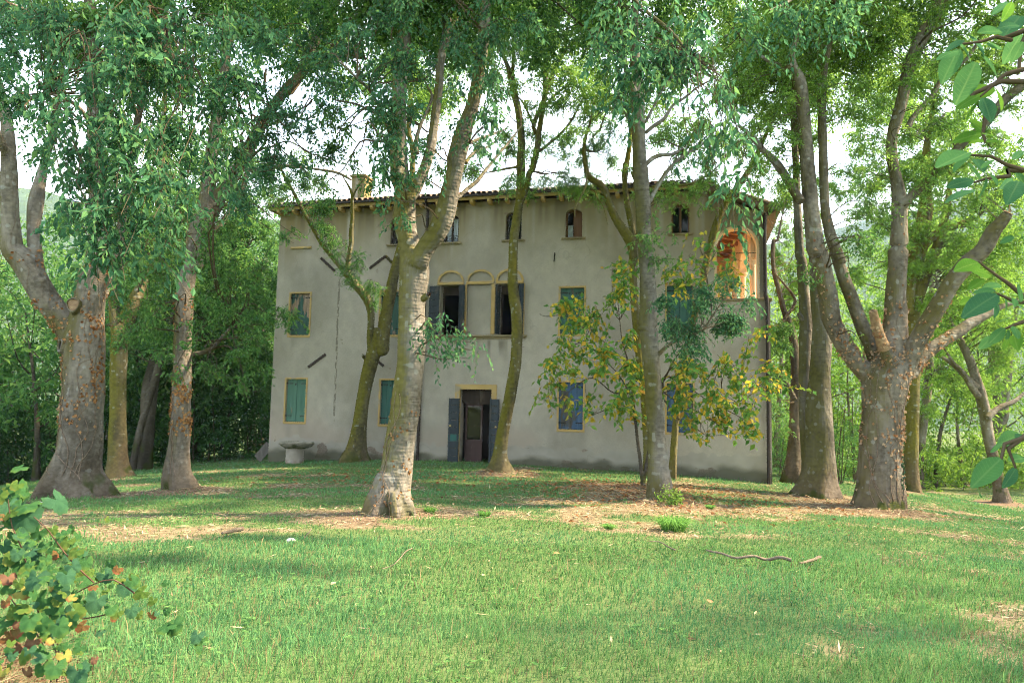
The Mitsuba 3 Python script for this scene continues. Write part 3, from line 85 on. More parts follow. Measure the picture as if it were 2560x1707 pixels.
'G': [[-0.1,20.0,11.36,0.48,0.48,"light",0.09,1.1,0.5],[0.37,20.0,12.69,0.48,0.61,"light",0.09,1.1,0.5],[0.77,20.0,11.64,0.48,0.48,"light",0.09,1.1,0.5],[1.4,20.0,11.92,0.48,0.48,"light",0.09,1.1,0.5],[1.29,20.0,10.87,0.48,0.48,"light",0.09,1.1,0.5],[0.29,20.0,10.59,0.36,0.48,"light",0.09,1.1,0.5],[-0.32,20.0,9.8,0.36,0.48,"light",0.09,1.1,0.5],[1.55,20.0,9.97,0.48,0.36,"light",0.09,1.1,0.5],[1.05,20.0,9.7,0.48,0.36,"light",0.09,1.1,0.5],[0.44,20.0,9.3,0.36,0.36,"light",0.09,1.1,0.5],[1.92,20.0,10.75,0.36,0.36,"light",0.09,1.1,0.5],[-0.05,20.0,8.78,0.48,0.18,"light",0.09,1.1,0.5],[0.63,20.0,12.82,0.48,0.48,"light",0.09,1.1,0.5],[-0.13,20.0,12.67,0.48,0.61,"light",0.09,1.1,0.5],[0.87,20.0,13.63,0.61,0.48,"light",0.09,1.1,0.5],[-1.1,21.0,9.09,0.51,0.28,"light",0.09,1.6,0.6],[-0.44,21.0,8.84,0.38,0.25,"light",0.09,1.6,0.6],[-1.62,21.0,9.08,0.38,0.32,"light",0.09,1.6,0.6],[0.21,21.0,8.98,0.51,0.28,"light",0.09,1.6,0.6],[0.8,21.0,8.86,0.57,0.23,"light",0.09,1.6,0.6],[1.39,21.0,8.81,0.51,0.28,"light",0.09,1.6,0.6],[0.42,21.0,8.45,0.25,0.15,"light",0.09,1.6,0.6],[1.91,21.0,8.89,0.51,0.32,"light",0.09,1.6,0.6],[-0.2,21.0,9.78,0.32,0.38,"light",0.09,1.6,0.6],[-1.12,21.0,9.9,0.32,0.38,"light",0.09,1.6,0.6],[0.58,21.0,10.2,0.38,0.38,"light",0.09,1.6,0.6]],
'H': [[0.89,7.9,6.74,0.24,0.19,"blue",0.115,1.2,0.8],[1.2,7.9,6.64,0.29,0.24,"blue",0.115,1.2,0.8],[1.55,7.9,6.59,0.29,0.24,"blue",0.115,1.2,0.8],[1.85,7.9,6.65,0.24,0.24,"blue",0.115,1.2,0.8],[1.05,7.9,6.32,0.24,0.24,"blue",0.115,1.2,0.8],[1.35,7.9,6.22,0.29,0.24,"blue",0.115,1.2,0.8],[1.7,7.9,6.23,0.29,0.24,"blue",0.115,1.2,0.8],[1.95,7.9,6.29,0.19,0.19,"blue",0.115,1.2,0.8],[0.95,7.9,5.95,0.19,0.19,"blue",0.115,1.2,0.8],[1.2,7.9,5.85,0.22,0.19,"blue",0.115,1.2,0.8],[1.5,7.9,5.86,0.24,0.22,"blue",0.115,1.2,0.8],[1.77,7.9,5.87,0.24,0.19,"blue",0.115,1.2,0.8],[1.1,7.9,5.62,0.17,0.12,"blue",0.115,1.2,0.8],[1.4,7.9,5.63,0.19,0.12,"blue",0.115,1.2,0.8],[1.7,7.9,5.63,0.17,0.14,"blue",0.115,1.2,0.8],[0.8,7.9,6.31,0.14,0.19,"blue",0.115,1.2,0.8],[2.15,7.9,6.55,0.19,0.19,"blue",0.115,1.2,0.8],[2.21,7.6,5.54,0.16,0.18,"blue",0.11,1.1,0.9],[2.4,7.6,5.39,0.16,0.18,"blue",0.11,1.1,0.9],[2.16,7.6,5.29,0.18,0.18,"blue",0.11,1.1,0.9],[2.35,7.6,5.15,0.18,0.16,"blue",0.11,1.1,0.9],[2.2,7.6,5.05,0.16,0.16,"blue",0.11,1.1,0.9],[2.44,7.6,4.95,0.14,0.14,"blue",0.11,1.1,0.9],[2.39,7.6,4.73,0.13,0.14,"blue",0.11,1.1,0.9],[2.27,7.6,4.61,0.14,0.14,"blue",0.11,1.1,0.9],[2.53,7.6,4.57,0.14,0.12,"blue",0.11,1.1,0.9],[2.18,7.6,4.44,0.11,0.11,"blue",0.11,1.1,0.9],[2.39,7.6,4.39,0.14,0.11,"blue",0.11,1.1,0.9],[2.62,7.6,4.4,0.09,0.09,"blue",0.11,1.1,0.9],[2.06,7.6,4.99,0.14,0.12,"blue",0.11,1.1,0.9],[2.46,7.6,4.23,0.09,0.09,"blue",0.11,1.1,0.9],[2.5,7.6,4.06,0.06,0.09,"blue",0.11,1.1,0.9],[2.16,7.6,5.74,0.18,0.18,"blue",0.11,1.1,0.9],[1.97,7.6,5.34,0.14,0.14,"blue",0.11,1.1,0.9],[2.45,7.6,5.69,0.18,0.18,"blue",0.11,1.1,0.9],[3.05,13.6,4.16,0.33,0.25,"blue",0.085,2.3,0.55],[3.43,13.6,4.25,0.41,0.25,"blue",0.085,2.3,0.55],[3.84,13.6,4.17,0.41,0.25,"blue",0.085,2.3,0.55],[4.26,13.6,4.01,0.33,0.25,"blue",0.085,2.3,0.55],[3.18,13.6,3.74,0.37,0.25,"blue",0.085,2.3,0.55],[3.59,13.6,3.75,0.41,0.25,"blue",0.085,2.3,0.55],[4.01,13.6,3.68,0.33,0.21,"blue",0.085,2.3,0.55],[4.34,13.6,3.77,0.25,0.21,"blue",0.085,2.3,0.55],[3.34,13.6,3.41,0.33,0.18,"blue",0.085,2.3,0.55],[3.76,13.6,3.34,0.33,0.16,"blue",0.085,2.3,0.55],[2.93,13.6,3.57,0.16,0.16,"blue",0.085,2.3,0.55],[4.51,13.6,4.27,0.16,0.16,"blue",0.085,2.3,0.55],[4.01,13.6,4.51,0.25,0.16,"blue",0.085,2.3,0.55],[2.66,14.4,5.61,0.19,0.23,"mid",0.085,0.9,0.6],[2.94,14.4,5.52,0.14,0.23,"mid",0.085,0.9,0.6],[3.01,14.4,5.17,0.12,0.19,"mid",0.085,0.9,0.6],[3.14,14.4,5.26,0.17,0.14,"mid",0.085,0.9,0.6],[2.83,14.4,6.16,0.12,0.26,"mid",0.085,0.9,0.6],[3.14,14.4,5.89,0.12,0.21,"mid",0.085,0.9,0.6],[2.75,14.4,5.25,0.17,0.14,"mid",0.085,0.9,0.6],[1.53,17.0,8.69,0.41,0.41,"light",0.09,1.0,0.5],[3.97,17.0,8.63,0.51,0.51,"light",0.09,1.0,0.5],[4.4,17.0,8.1,0.51,0.36,"light",0.09,1.0,0.5],[3.76,17.0,7.97,0.41,0.31,"light",0.09,1.0,0.5],[4.61,17.0,7.56,0.41,0.23,"light",0.09,1.0,0.5],[3.97,17.0,7.54,0.41,0.23,"light",0.09,1.0,0.5],[3.34,17.0,8.84,0.41,0.51,"light",0.09,1.0,0.5],[4.51,17.0,8.97,0.41,0.51,"light",0.09,1.0,0.5]],
'I': [[1.77,21.0,9.69,0.45,0.38,"light",0.09,1.0,0.5],[2.29,21.0,10.1,0.45,0.45,"light",0.09,1.0,0.5],[2.82,21.0,9.58,0.45,0.38,"light",0.09,1.0,0.5],[1.51,21.0,9.15,0.38,0.28,"light",0.09,1.0,0.5],[2.17,21.0,9.03,0.45,0.28,"light",0.09,1.0,0.5],[2.68,21.0,10.11,0.45,0.45,"light",0.09,1.0,0.5],[3.34,21.0,9.32,0.32,0.38,"light",0.09,1.0,0.5],[2.3,21.0,8.49,0.45,0.18,"light",0.09,1.0,0.5],[3.07,21.0,10.53,0.45,0.45,"light",0.09,1.0,0.5],[3.48,21.0,8.65,0.32,0.23,"light",0.09,1.0,0.5],[1.89,21.0,10.77,0.38,0.38,"light",0.09,1.0,0.5],[4.65,21.0,8.54,0.51,0.25,"light",0.09,1.0,0.5],[4.13,21.0,8.8,0.38,0.32,"light",0.09,1.0,0.5],[2.82,21.0,8.91,0.32,0.18,"light",0.09,1.0,0.5],[2.03,21.0,9.43,0.38,0.25,"light",0.09,1.0,0.5]],
'K': [[5.76,20.3,8.75,0.49,0.31,"light",0.09,1.0,0.6],[5.25,20.3,8.48,0.49,0.25,"light",0.09,1.0,0.6],[6.26,20.3,8.5,0.37,0.31,"light",0.09,1.0,0.6],[5.5,20.3,7.97,0.25,0.22,"light",0.09,1.0,0.6],[6.78,20.3,9.94,0.49,0.49,"light",0.09,1.0,0.6],[7.27,20.3,9.17,0.49,0.49,"light",0.09,1.0,0.6],[7.01,20.3,8.51,0.37,0.31,"light",0.09,1.0,0.6],[5.0,20.3,8.21,0.37,0.17,"light",0.09,1.0,0.6]],
'J': [[1.09,15.8,4.24,0.48,0.21,"autumn",0.16,1.45,0.45],[1.81,17.2,4.65,0.42,0.26,"autumn",0.16,1.45,0.45],[2.25,16.6,4.78,0.45,0.3,"autumn",0.16,1.45,0.45],[2.53,15.8,4.95,0.38,0.33,"autumn",0.16,1.45,0.45],[2.54,17.2,5.63,0.36,0.26,"autumn",0.16,1.45,0.45],[2.16,16.6,4.16,0.45,0.3,"autumn",0.16,1.45,0.45],[1.48,15.8,3.86,0.38,0.21,"autumn",0.16,1.45,0.45],[1.2,17.2,3.58,0.47,0.31,"autumn",0.16,1.45,0.45],[1.66,16.6,3.44,0.4,0.3,"autumn",0.16,1.45,0.45],[2.15,15.8,3.49,0.43,0.29,"autumn",0.16,1.45,0.45],[2.87,17.2,3.83,0.31,0.36,"autumn",0.16,1.45,0.45],[0.96,16.6,3.22,0.3,0.2,"autumn",0.16,1.45,0.45],[1.3,15.8,2.99,0.38,0.24,"autumn",0.16,1.45,0.45],[2.04,17.2,2.97,0.47,0.31,"autumn",0.16,1.45,0.45],[2.57,16.6,3.06,0.4,0.3,"autumn",0.16,1.45,0.45],[2.74,15.8,2.54,0.24,0.29,"autumn",0.16,1.45,0.45],[1.21,17.2,2.75,0.36,0.21,"autumn",0.16,1.45,0.45],[1.67,16.6,2.43,0.4,0.22,"autumn",0.16,1.45,0.45],[2.16,15.8,2.43,0.38,0.24,"autumn",0.16,1.45,0.45],[0.8,17.2,2.43,0.23,0.17,"autumn",0.16,1.45,0.45],[1.17,16.6,2.22,0.25,0.12,"autumn",0.16,1.45,0.45],[1.88,15.8,2.05,0.33,0.11,"autumn",0.16,1.45,0.45],[2.67,17.2,2.15,0.31,0.21,"autumn",0.16,1.45,0.45],[2.87,16.6,3.06,0.25,0.3,"autumn",0.16,1.45,0.45],[3.69,15.8,3.04,0.38,0.29,"autumn",0.16,1.45,0.45],[4.54,17.2,3.23,0.47,0.31,"autumn",0.16,1.45,0.45],[4.89,16.6,3.1,0.45,0.3,"autumn",0.16,1.45,0.45],[5.03,15.8,2.87,0.38,0.29,"autumn",0.16,1.45,0.45],[5.89,17.2,2.84,0.36,0.31,"autumn",0.16,1.45,0.45],[3.98,16.6,2.58,0.4,0.3,"autumn",0.16,1.45,0.45],[4.26,15.8,2.57,0.43,0.29,"autumn",0.16,1.45,0.45],[5.27,17.2,2.42,0.47,0.29,"autumn",0.16,1.45,0.45],[5.58,16.6,2.32,0.4,0.25,"autumn",0.16,1.45,0.45],[3.98,15.8,2.09,0.38,0.21,"autumn",0.16,1.45,0.45],[4.85,17.2,1.99,0.42,0.21,"autumn",0.16,1.45,0.45],[5.18,16.6,1.91,0.35,0.2,"autumn",0.16,1.45,0.45],[3.69,15.8,2.27,0.24,0.24,"autumn",0.16,1.45,0.45],[6.31,17.2,2.75,0.31,0.19,"autumn",0.16,1.45,0.45],[6.39,16.6,2.83,0.22,0.12,"autumn",0.16,1.45,0.45],[5.02,15.8,1.64,0.19,0.11,"autumn",0.16,1.45,0.45],[6.11,17.2,3.16,0.26,0.19,"autumn",0.16,1.45,0.45],[5.8,16.6,4.04,0.2,0.22,"autumn",0.16,1.45,0.45],[5.23,15.8,3.55,0.24,0.24,"autumn",0.16,1.45,0.45],[4.64,17.2,1.78,0.26,0.17,"autumn",0.16,1.45,0.45],[4.18,16.6,1.59,0.2,0.12,"autumn",0.16,1.45,0.45],[5.31,15.8,2.02,0.14,0.19,"autumn",0.16,1.45,0.45],[4.02,17.2,5.76,0.26,0.23,"autumn",0.16,1.45,0.45],[4.29,16.6,6.06,0.22,0.18,"autumn",0.16,1.45,0.45],[4.28,15.8,5.48,0.29,0.21,"autumn",0.16,1.45,0.45],[4.97,17.2,5.57,0.31,0.23,"autumn",0.16,1.45,0.45],[4.19,16.6,5.23,0.3,0.2,"autumn",0.16,1.45,0.45],[4.47,15.8,5.78,0.17,0.11,"autumn",0.16,1.45,0.45],[5.29,17.2,6.22,0.21,0.1,"autumn",0.16,1.45,0.45],[3.88,16.6,5.02,0.3,0.18,"autumn",0.16,1.45,0.45],[4.18,15.8,4.79,0.24,0.13,"autumn",0.16,1.45,0.45],[3.81,17.2,5.44,0.21,0.21,"autumn",0.16,1.45,0.45],[2.96,16.6,5.41,0.18,0.22,"autumn",0.16,1.45,0.45],[4.86,15.8,5.49,0.17,0.17,"autumn",0.16,1.45,0.45]],
'M': [[3.49,9.5,7.66,0.29,0.23,"blue",0.11,1.1,0.8],[3.85,9.5,7.67,0.29,0.23,"blue",0.11,1.1,0.8],[4.22,9.5,7.67,0.29,0.23,"blue",0.11,1.1,0.8],[4.58,9.5,7.68,0.29,0.23,"blue",0.11,1.1,0.8],[4.45,9.5,7.36,0.23,0.23,"blue",0.11,1.1,0.8],[4.03,9.5,7.35,0.23,0.17,"blue",0.11,1.1,0.8],[3.61,9.5,7.34,0.17,0.17,"blue",0.11,1.1,0.8],[4.63,9.5,7.43,0.14,0.23,"blue",0.11,1.1,0.8],[3.19,9.5,7.65,0.23,0.23,"blue",0.11,1.1,0.8],[3.3,9.5,7.15,0.17,0.23,"blue",0.11,1.1,0.8],[8.27,15.0,10.62,0.45,0.45,"light",0.09,1.15,0.45],[9.04,15.0,10.84,0.45,0.45,"light",0.09,1.15,0.45],[9.59,15.0,10.35,0.45,0.45,"light",0.09,1.15,0.45],[10.19,15.0,10.86,0.45,0.36,"light",0.09,1.15,0.45],[10.73,15.0,10.28,0.45,0.45,"light",0.09,1.15,0.45],[7.8,15.0,10.81,0.45,0.36,"light",0.09,1.15,0.45],[10.42,15.0,9.58,0.45,0.45,"light",0.09,1.15,0.45],[9.85,15.0,9.47,0.45,0.36,"light",0.09,1.15,0.45],[9.36,15.0,8.97,0.45,0.36,"light",0.09,1.15,0.45],[10.48,15.0,8.7,0.45,0.45,"light",0.09,1.15,0.45],[9.89,15.0,8.2,0.45,0.36,"light",0.09,1.15,0.45],[9.14,15.0,8.28,0.36,0.36,"light",0.09,1.15,0.45],[8.84,15.0,7.69,0.36,0.36,"light",0.09,1.15,0.45],[9.49,15.0,7.51,0.45,0.36,"light",0.09,1.15,0.45],[10.15,15.0,7.53,0.45,0.36,"light",0.09,1.15,0.45],[10.72,15.0,7.93,0.36,0.45,"light",0.09,1.15,0.45],[8.72,15.0,6.92,0.36,0.36,"light",0.09,1.15,0.45],[8.3,15.0,8.26,0.18,0.36,"light",0.09,1.15,0.45],[8.53,15.0,9.63,0.27,0.45,"light",0.09,1.15,0.45],[9.0,15.0,9.74,0.36,0.45,"light",0.09,1.15,0.45],[9.27,15.0,6.55,0.36,0.36,"light",0.09,1.15,0.45],[10.68,15.0,6.97,0.36,0.45,"light",0.09,1.15,0.45],[9.84,15.0,6.76,0.36,0.36,"light",0.09,1.15,0.45],[8.88,15.0,8.95,0.36,0.36,"light",0.09,1.15,0.45],[10.88,15.0,9.29,0.27,0.45,"light",0.09,1.15,0.45],[10.19,15.0,6.38,0.36,0.27,"light",0.09,1.15,0.45],[6.86,15.5,10.05,0.47,0.38,"light",0.09,1.1,0.5],[5.97,15.5,9.72,0.47,0.38,"light",0.09,1.1,0.5],[5.38,15.5,9.4,0.38,0.38,"light",0.09,1.1,0.5],[5.86,15.5,9.01,0.47,0.38,"light",0.09,1.1,0.5],[6.17,15.5,10.13,0.38,0.38,"light",0.09,1.1,0.5],[6.46,15.5,9.53,0.28,0.47,"light",0.09,1.1,0.5],[5.57,15.5,8.5,0.38,0.28,"light",0.09,1.1,0.5],[6.15,15.5,8.31,0.38,0.38,"light",0.09,1.1,0.5],[5.75,15.5,7.9,0.38,0.28,"light",0.09,1.1,0.5],[6.94,15.5,9.44,0.28,0.38,"light",0.09,1.1,0.5],[6.74,15.5,8.83,0.19,0.38,"light",0.09,1.1,0.5],[7.72,15.5,9.45,0.47,0.38,"light",0.09,1.1,0.5],[8.04,15.5,10.28,0.38,0.47,"light",0.09,1.1,0.5],[7.51,15.5,8.64,0.38,0.38,"light",0.09,1.1,0.5],[7.89,15.5,8.15,0.47,0.38,"light",0.09,1.1,0.5],[8.2,15.5,9.06,0.38,0.38,"light",0.09,1.1,0.5],[7.48,15.5,7.45,0.28,0.38,"light",0.09,1.1,0.5],[7.96,15.5,7.26,0.38,0.38,"light",0.09,1.1,0.5],[7.66,15.5,6.66,0.38,0.38,"light",0.09,1.1,0.5],[8.14,15.5,6.67,0.38,0.38,"light",0.09,1.1,0.5],[7.36,15.5,6.07,0.28,0.38,"light",0.09,1.1,0.5],[8.17,15.5,7.86,0.28,0.38,"light",0.09,1.1,0.5],[5.94,15.5,7.21,0.28,0.28,"light",0.09,1.1,0.5],[5.55,15.5,7.01,0.23,0.19,"light",0.09,1.1,0.5],[5.83,15.5,6.72,0.28,0.21,"light",0.09,1.1,0.5],[7.19,14.5,5.77,0.25,0.25,"mid",0.085,1.2,0.5],[7.05,14.5,5.5,0.19,0.18,"mid",0.085,1.2,0.5],[7.32,14.5,5.46,0.18,0.14,"mid",0.085,1.2,0.5],[7.22,14.5,5.18,0.14,0.12,"mid",0.085,1.2,0.5],[7.05,14.5,3.57,0.12,0.14,"mid",0.085,1.2,0.5],[6.02,14.5,5.07,0.14,0.14,"mid",0.085,1.2,0.5],[6.06,14.5,4.8,0.14,0.14,"mid",0.085,1.2,0.5]],
'L': [[6.37,19.0,12.42,0.46,0.46,"light",0.09,1.0,0.5],[6.0,19.0,11.78,0.46,0.46,"light",0.09,1.0,0.5],[6.12,19.0,10.79,0.46,0.46,"light",0.09,1.0,0.5],[5.89,19.0,12.78,0.46,0.46,"light",0.09,1.0,0.5],[6.96,19.0,11.8,0.46,0.46,"light",0.09,1.0,0.5],[7.66,19.0,10.45,0.35,0.46,"light",0.09,1.0,0.5],[7.34,19.0,12.81,0.58,0.46,"light",0.09,1.0,0.5],[8.0,19.0,9.47,0.35,0.46,"light",0.09,1.0,0.5],[7.64,19.0,8.86,0.23,0.46,"light",0.09,1.0,0.5],[6.57,19.0,8.83,0.46,0.46,"light",0.09,1.0,0.5],[6.35,19.0,9.81,0.46,0.46,"light",0.09,1.0,0.5],[5.65,19.0,12.27,0.46,0.46,"light",0.09,1.0,0.5]],
'N': [[12.02,27.0,11.02,0.98,0.82,"lime",0.11,1.3,0.45],[13.01,27.0,10.19,0.82,0.82,"lime",0.11,1.3,0.45],[14.67,27.0,9.71,0.82,0.82,"lime",0.11,1.3,0.45],[15.65,27.0,9.05,0.82,0.82,"lime",0.11,1.3,0.45],[16.28,27.0,8.05,0.82,0.82,"lime",0.11,1.3,0.45],[17.47,27.0,8.75,0.82,0.82,"lime",0.11,1.3,0.45],[15.27,27.0,7.69,0.65,0.82,"lime",0.11,1.3,0.45],[18.64,27.0,8.77,0.82,0.82,"lime",0.11,1.3,0.45],[16.91,27.0,7.05,0.82,0.65,"lime",0.11,1.3,0.45],[16.06,27.0,6.37,0.82,0.65,"lime",0.11,1.3,0.45],[14.45,27.0,8.01,0.49,0.98,"lime",0.11,1.3,0.45],[12.78,27.0,7.3,0.65,0.65,"lime",0.11,1.3,0.45],[18.09,27.0,7.41,0.98,0.65,"lime",0.11,1.3,0.45],[15.55,27.0,16.71,0.98,0.98,"lime",0.11,1.3,0.45],[16.36,27.0,15.31,0.98,0.98,"lime",0.11,1.3,0.45],[14.82,27.0,14.92,0.98,0.98,"lime",0.11,1.3,0.45],[14.36,27.0,17.04,0.98,0.98,"lime",0.11,1.3,0.45],[17.13,27.0,13.21,0.98,0.98,"lime",0.11,1.3,0.45],[18.12,27.0,16.77,0.98,0.98,"lime",0.11,1.3,0.45],[18.92,27.0,11.52,0.98,0.98,"lime",0.11,1.3,0.45],[13.77,27.0,13.84,0.98,0.98,"lime",0.11,1.3,0.45],[14.73,27.0,11.77,0.98,0.82,"lime",0.11,1.3,0.45],[15.88,27.0,11.11,0.98,0.82,"lime",0.11,1.3,0.45]],
'N2': [[21.96,37.0,6.57,1.34,1.12,"lime",0.12,1.0,0.45],[23.28,37.0,5.69,1.34,1.12,"lime",0.12,1.0,0.45],[24.47,37.0,7.07,1.34,1.12,"lime",0.12,1.0,0.45],[22.56,37.0,4.32,1.12,0.9,"lime",0.12,1.0,0.45],[21.21,37.0,4.29,0.67,1.34,"lime",0.12,1.0,0.45],[23.89,37.0,3.9,1.12,0.9,"lime",0.12,1.0,0.45],[22.34,37.0,11.17,1.34,1.34,"lime",0.12,1.0,0.45],[24.1,37.0,9.35,1.34,1.12,"lime",0.12,1.0,0.45],[21.39,37.0,2.73,0.9,0.9,"lime",0.12,1.0,0.45]],
'O': [[19.39,31.0,7.01,1.13,0.94,"lime",0.12,1.0,0.45],[20.91,31.0,7.05,1.13,0.94,"lime",0.12,1.0,0.45],[21.73,31.0,8.6,0.94,1.13,"lime",0.12,1.0,0.45],[18.58,31.0,5.47,0.94,0.75,"lime",0.12,1.0,0.45],[21.19,31.0,4.77,0.75,0.94,"lime",0.12,1.0,0.45],[22.01,31.0,6.3,0.56,0.94,"lime",0.12,1.0,0.45],[20.03,31.0,8.95,0.94,0.94,"lime",0.12,1.0,0.45],[21.43,31.0,10.54,1.13,1.13,"lime",0.12,1.0,0.45]],
'R': [[8.74,23.0,4.78,0.42,0.7,"mid",0.09,1.0,0.5],[8.88,23.0,4.51,0.42,0.7,"mid",0.09,1.0,0.5],[8.58,23.0,3.52,0.35,0.56,"mid",0.09,1.0,0.5],[8.57,23.0,2.41,0.28,0.56,"mid",0.09,1.0,0.5],[9.59,23.0,5.37,0.42,0.7,"mid",0.09,1.0,0.5],[8.7,23.0,1.72,0.28,0.56,"mid",0.09,1.0,0.5],[9.71,26.0,10.49,0.47,0.47,"lime",0.12,1.3,0.5],[9.87,26.0,9.83,0.47,0.47,"lime",0.12,1.3,0.5],[10.27,26.0,10.17,0.47,0.63,"lime",0.12,1.3,0.5],[9.46,26.0,9.82,0.22,0.31,"lime",0.12,1.3,0.5],[9.69,26.0,9.01,0.39,0.63,"lime",0.12,1.3,0.5],[9.92,26.0,7.71,0.63,0.79,"lime",0.12,1.3,0.5],[10.41,26.0,8.69,0.63,0.63,"lime",0.12,1.3,0.5],[10.06,26.0,6.42,0.63,0.79,"lime",0.12,1.3,0.5],[10.71,26.0,7.4,0.63,0.79,"lime",0.12,1.3,0.5],[11.07,26.0,9.36,0.63,0.63,"lime",0.12,1.3,0.5],[9.72,26.0,5.13,0.47,0.63,"lime",0.12,1.3,0.5],[10.52,26.0,5.46,0.63,0.79,"lime",0.12,1.3,0.5],[11.17,26.0,6.12,0.47,0.79,"lime",0.12,1.3,0.5],[9.86,26.0,3.86,0.47,0.63,"lime",0.12,1.3,0.5],[10.65,26.0,3.88,0.47,0.79,"lime",0.12,1.3,0.5]],
'W1': [[-10.49,29.5,11.15,0.71,0.54,"mid",0.13,1.3,0.5],[-11.08,29.5,11.89,0.89,0.71,"mid",0.13,1.3,0.5],[-9.92,29.5,10.79,0.43,0.36,"mid",0.13,1.3,0.5],[-11.4,29.5,11.13,0.71,0.71,"mid",0.13,1.3,0.5],[-12.53,29.5,11.67,0.89,0.71,"mid",0.13,1.3,0.5],[-10.36,29.5,12.09,0.71,0.54,"mid",0.13,1.3,0.5],[-10.39,29.5,9.84,0.71,0.71,"mid",0.13,1.3,0.5],[-10.15,29.5,8.74,0.54,0.71,"mid",0.13,1.3,0.5],[-10.26,29.5,7.45,0.54,0.89,"mid",0.13,1.3,0.5],[-11.17,29.5,10.2,0.89,0.71,"mid",0.13,1.3,0.5],[-10.21,29.5,5.81,0.54,0.71,"mid",0.13,1.3,0.5],[-12.12,29.5,10.93,0.89,0.71,"mid",0.13,1.3,0.5],[-13.36,29.5,10.15,0.89,0.71,"mid",0.13,1.3,0.5],[-10.29,29.5,4.0,0.54,0.89,"mid",0.13,1.3,0.5],[-12.24,29.0,10.04,1.05,0.88,"mid",0.11,1.0,0.5],[-11.08,29.0,8.6,0.88,0.88,"mid",0.11,1.0,0.5],[-10.29,29.0,7.17,0.7,0.88,"mid",0.11,1.0,0.5],[-12.36,29.0,6.05,1.05,0.88,"mid",0.11,1.0,0.5],[-10.94,29.0,6.08,1.05,0.88,"mid",0.11,1.0,0.5],[-10.31,29.0,4.32,0.7,0.88,"mid",0.11,1.0,0.5],[-12.82,29.0,7.84,0.88,0.88,"mid",0.11,1.0,0.5],[-11.37,29.0,7.51,0.7,0.7,"mid",0.11,1.0,0.5],[-10.4,29.0,9.34,0.7,0.53,"mid",0.11,1.0,0.5],[-10.04,29.0,2.57,0.53,0.88,"mid",0.11,1.0,0.5],[-13.46,29.0,6.75,0.88,0.88,"mid",0.11,1.0,0.5]],
}
CROWN = {'A': (9.2, 240, 0.13, 'mid', 1.2, 1.1), 'D': (10.0, 240, 0.13, 'mid', 1.2, 1.2), 'E': (12.0, 110, 0.12, 'light', 1.0, 1.0), 'F': (8.8, 300, 0.13, 'mid', 1.1, 1.2), 'G': (12.2, 160, 0.12, 'light', 1.0, 0.9), 'H': (10.0, 220, 0.13, 'mid', 1.1, 1.1), 'I': (11.0, 60, 0.12, 'light', 1.0, 0.9), 'K': (10.5, 60, 0.12, 'light', 1.0, 0.9), 'L': (11.0, 190, 0.13, 'light', 1.0, 1.2), 'M': (10.6, 460, 0.13, 'light', 1.1, 1.3), 'N': (8.0, 260, 0.15, 'light', 0.8, 1.6), 'N2': (6.0, 160, 0.2, 'light', 0.9, 2.0), 'O': (5.0, 160, 0.18, 'light', 0.9, 1.8), 'P': (4.0, 200, 0.2, 'light', 1.0, 2.0), 'A2': (4.0, 140, 0.14, 'mid', 1.1, 1.2), 'A3': (3.0, 110, 0.16, 'mid', 1.2, 1.3), 'A4': (3.5, 160, 0.18, 'mid', 1.2, 1.5), 'W1': (3.5, 200, 0.16, 'mid', 1.2, 1.5), 'W2': (3.0, 60, 0.16, 'mid', 1.1, 0.9), 'Q': (3.0, 50, 0.16, 'light', 1.0, 0.8)}

MOUNDS = [(TREES[k]['base'][0], TREES[k]['base'][1], s) for k, s in (('A', 1.5), ('D', 1.2), ('E', 1.5), ('F', 1.3), ('G', 1.6), ('H', 1.3), ('J', 1.6), ('L', 1.4), ('M', 1.9), ('A2', 1.3), ('N', 1.6), ('O', 2.5))]
def ground_m(x, y):
    z = ground(x, y)
    for a, b, s in MOUNDS: z = z + 0.10 * np.exp(-((x - a) ** 2 + (y - b) ** 2) / (0.5 * s) ** 2)
    return z
def dryness(x, y):
    b = ss(7.4, 9.2, y + 2.6 * (nz(x * 0.33 + 31, y * 0.2) - 0.5)) * (1 - 0.30 * ss(13, 18, y)) * (1 - 0.6 * ss(20.2, 21.8, y)) * (1 - 0.5 * ss(7, 13, np.abs(x)) * ss(12, 18, y))
    v = 0.31 * b + 1.0 * (nz(x * 0.42 + 3, y * 0.75) - 0.5) + 0.6 * (nz(x * 1.7, y * 2.4) - 0.5) + 0.25 * (nz(x * 6.0, y * 6.0) - 0.5)
    for a, c, s in MOUNDS: v = v + 0.42 * np.exp(-((x - a) ** 2 + (y - c) ** 2) / s ** 2)
    return ss(0.30, 0.66, v)
def dryness_dr(p):
    S, N = mikit.smoothstep, mikit.noise
    ax = dr.abs(p.x)
    b = S(7.4, 9.2, p.y + 2.6 * (N(p.x * 0.33 + 31, p.y * 0.2) - 0.5)) * (1 - 0.30 * S(13.0, 18.0, p.y)) * (1 - 0.6 * S(20.2, 21.8, p.y)) * (1 - 0.5 * S(7.0, 13.0, ax) * S(12.0, 18.0, p.y))
    v = 0.31 * b + 1.0 * (N(p.x * 0.42 + 3, p.y * 0.75) - 0.5) + 0.6 * (N(p.x * 1.7, p.y * 2.4) - 0.5) + 0.25 * (N(p.x * 6.0, p.y * 6.0) - 0.5)
    m = mi.Float(0)
    for a, c, s in MOUNDS:
        e = dr.exp(-(dr.square(p.x - a) + dr.square(p.y - c)) / (s * s)); v = v + 0.42 * e; m = dr.maximum(m, e)
    return S(0.30, 0.66, v), m
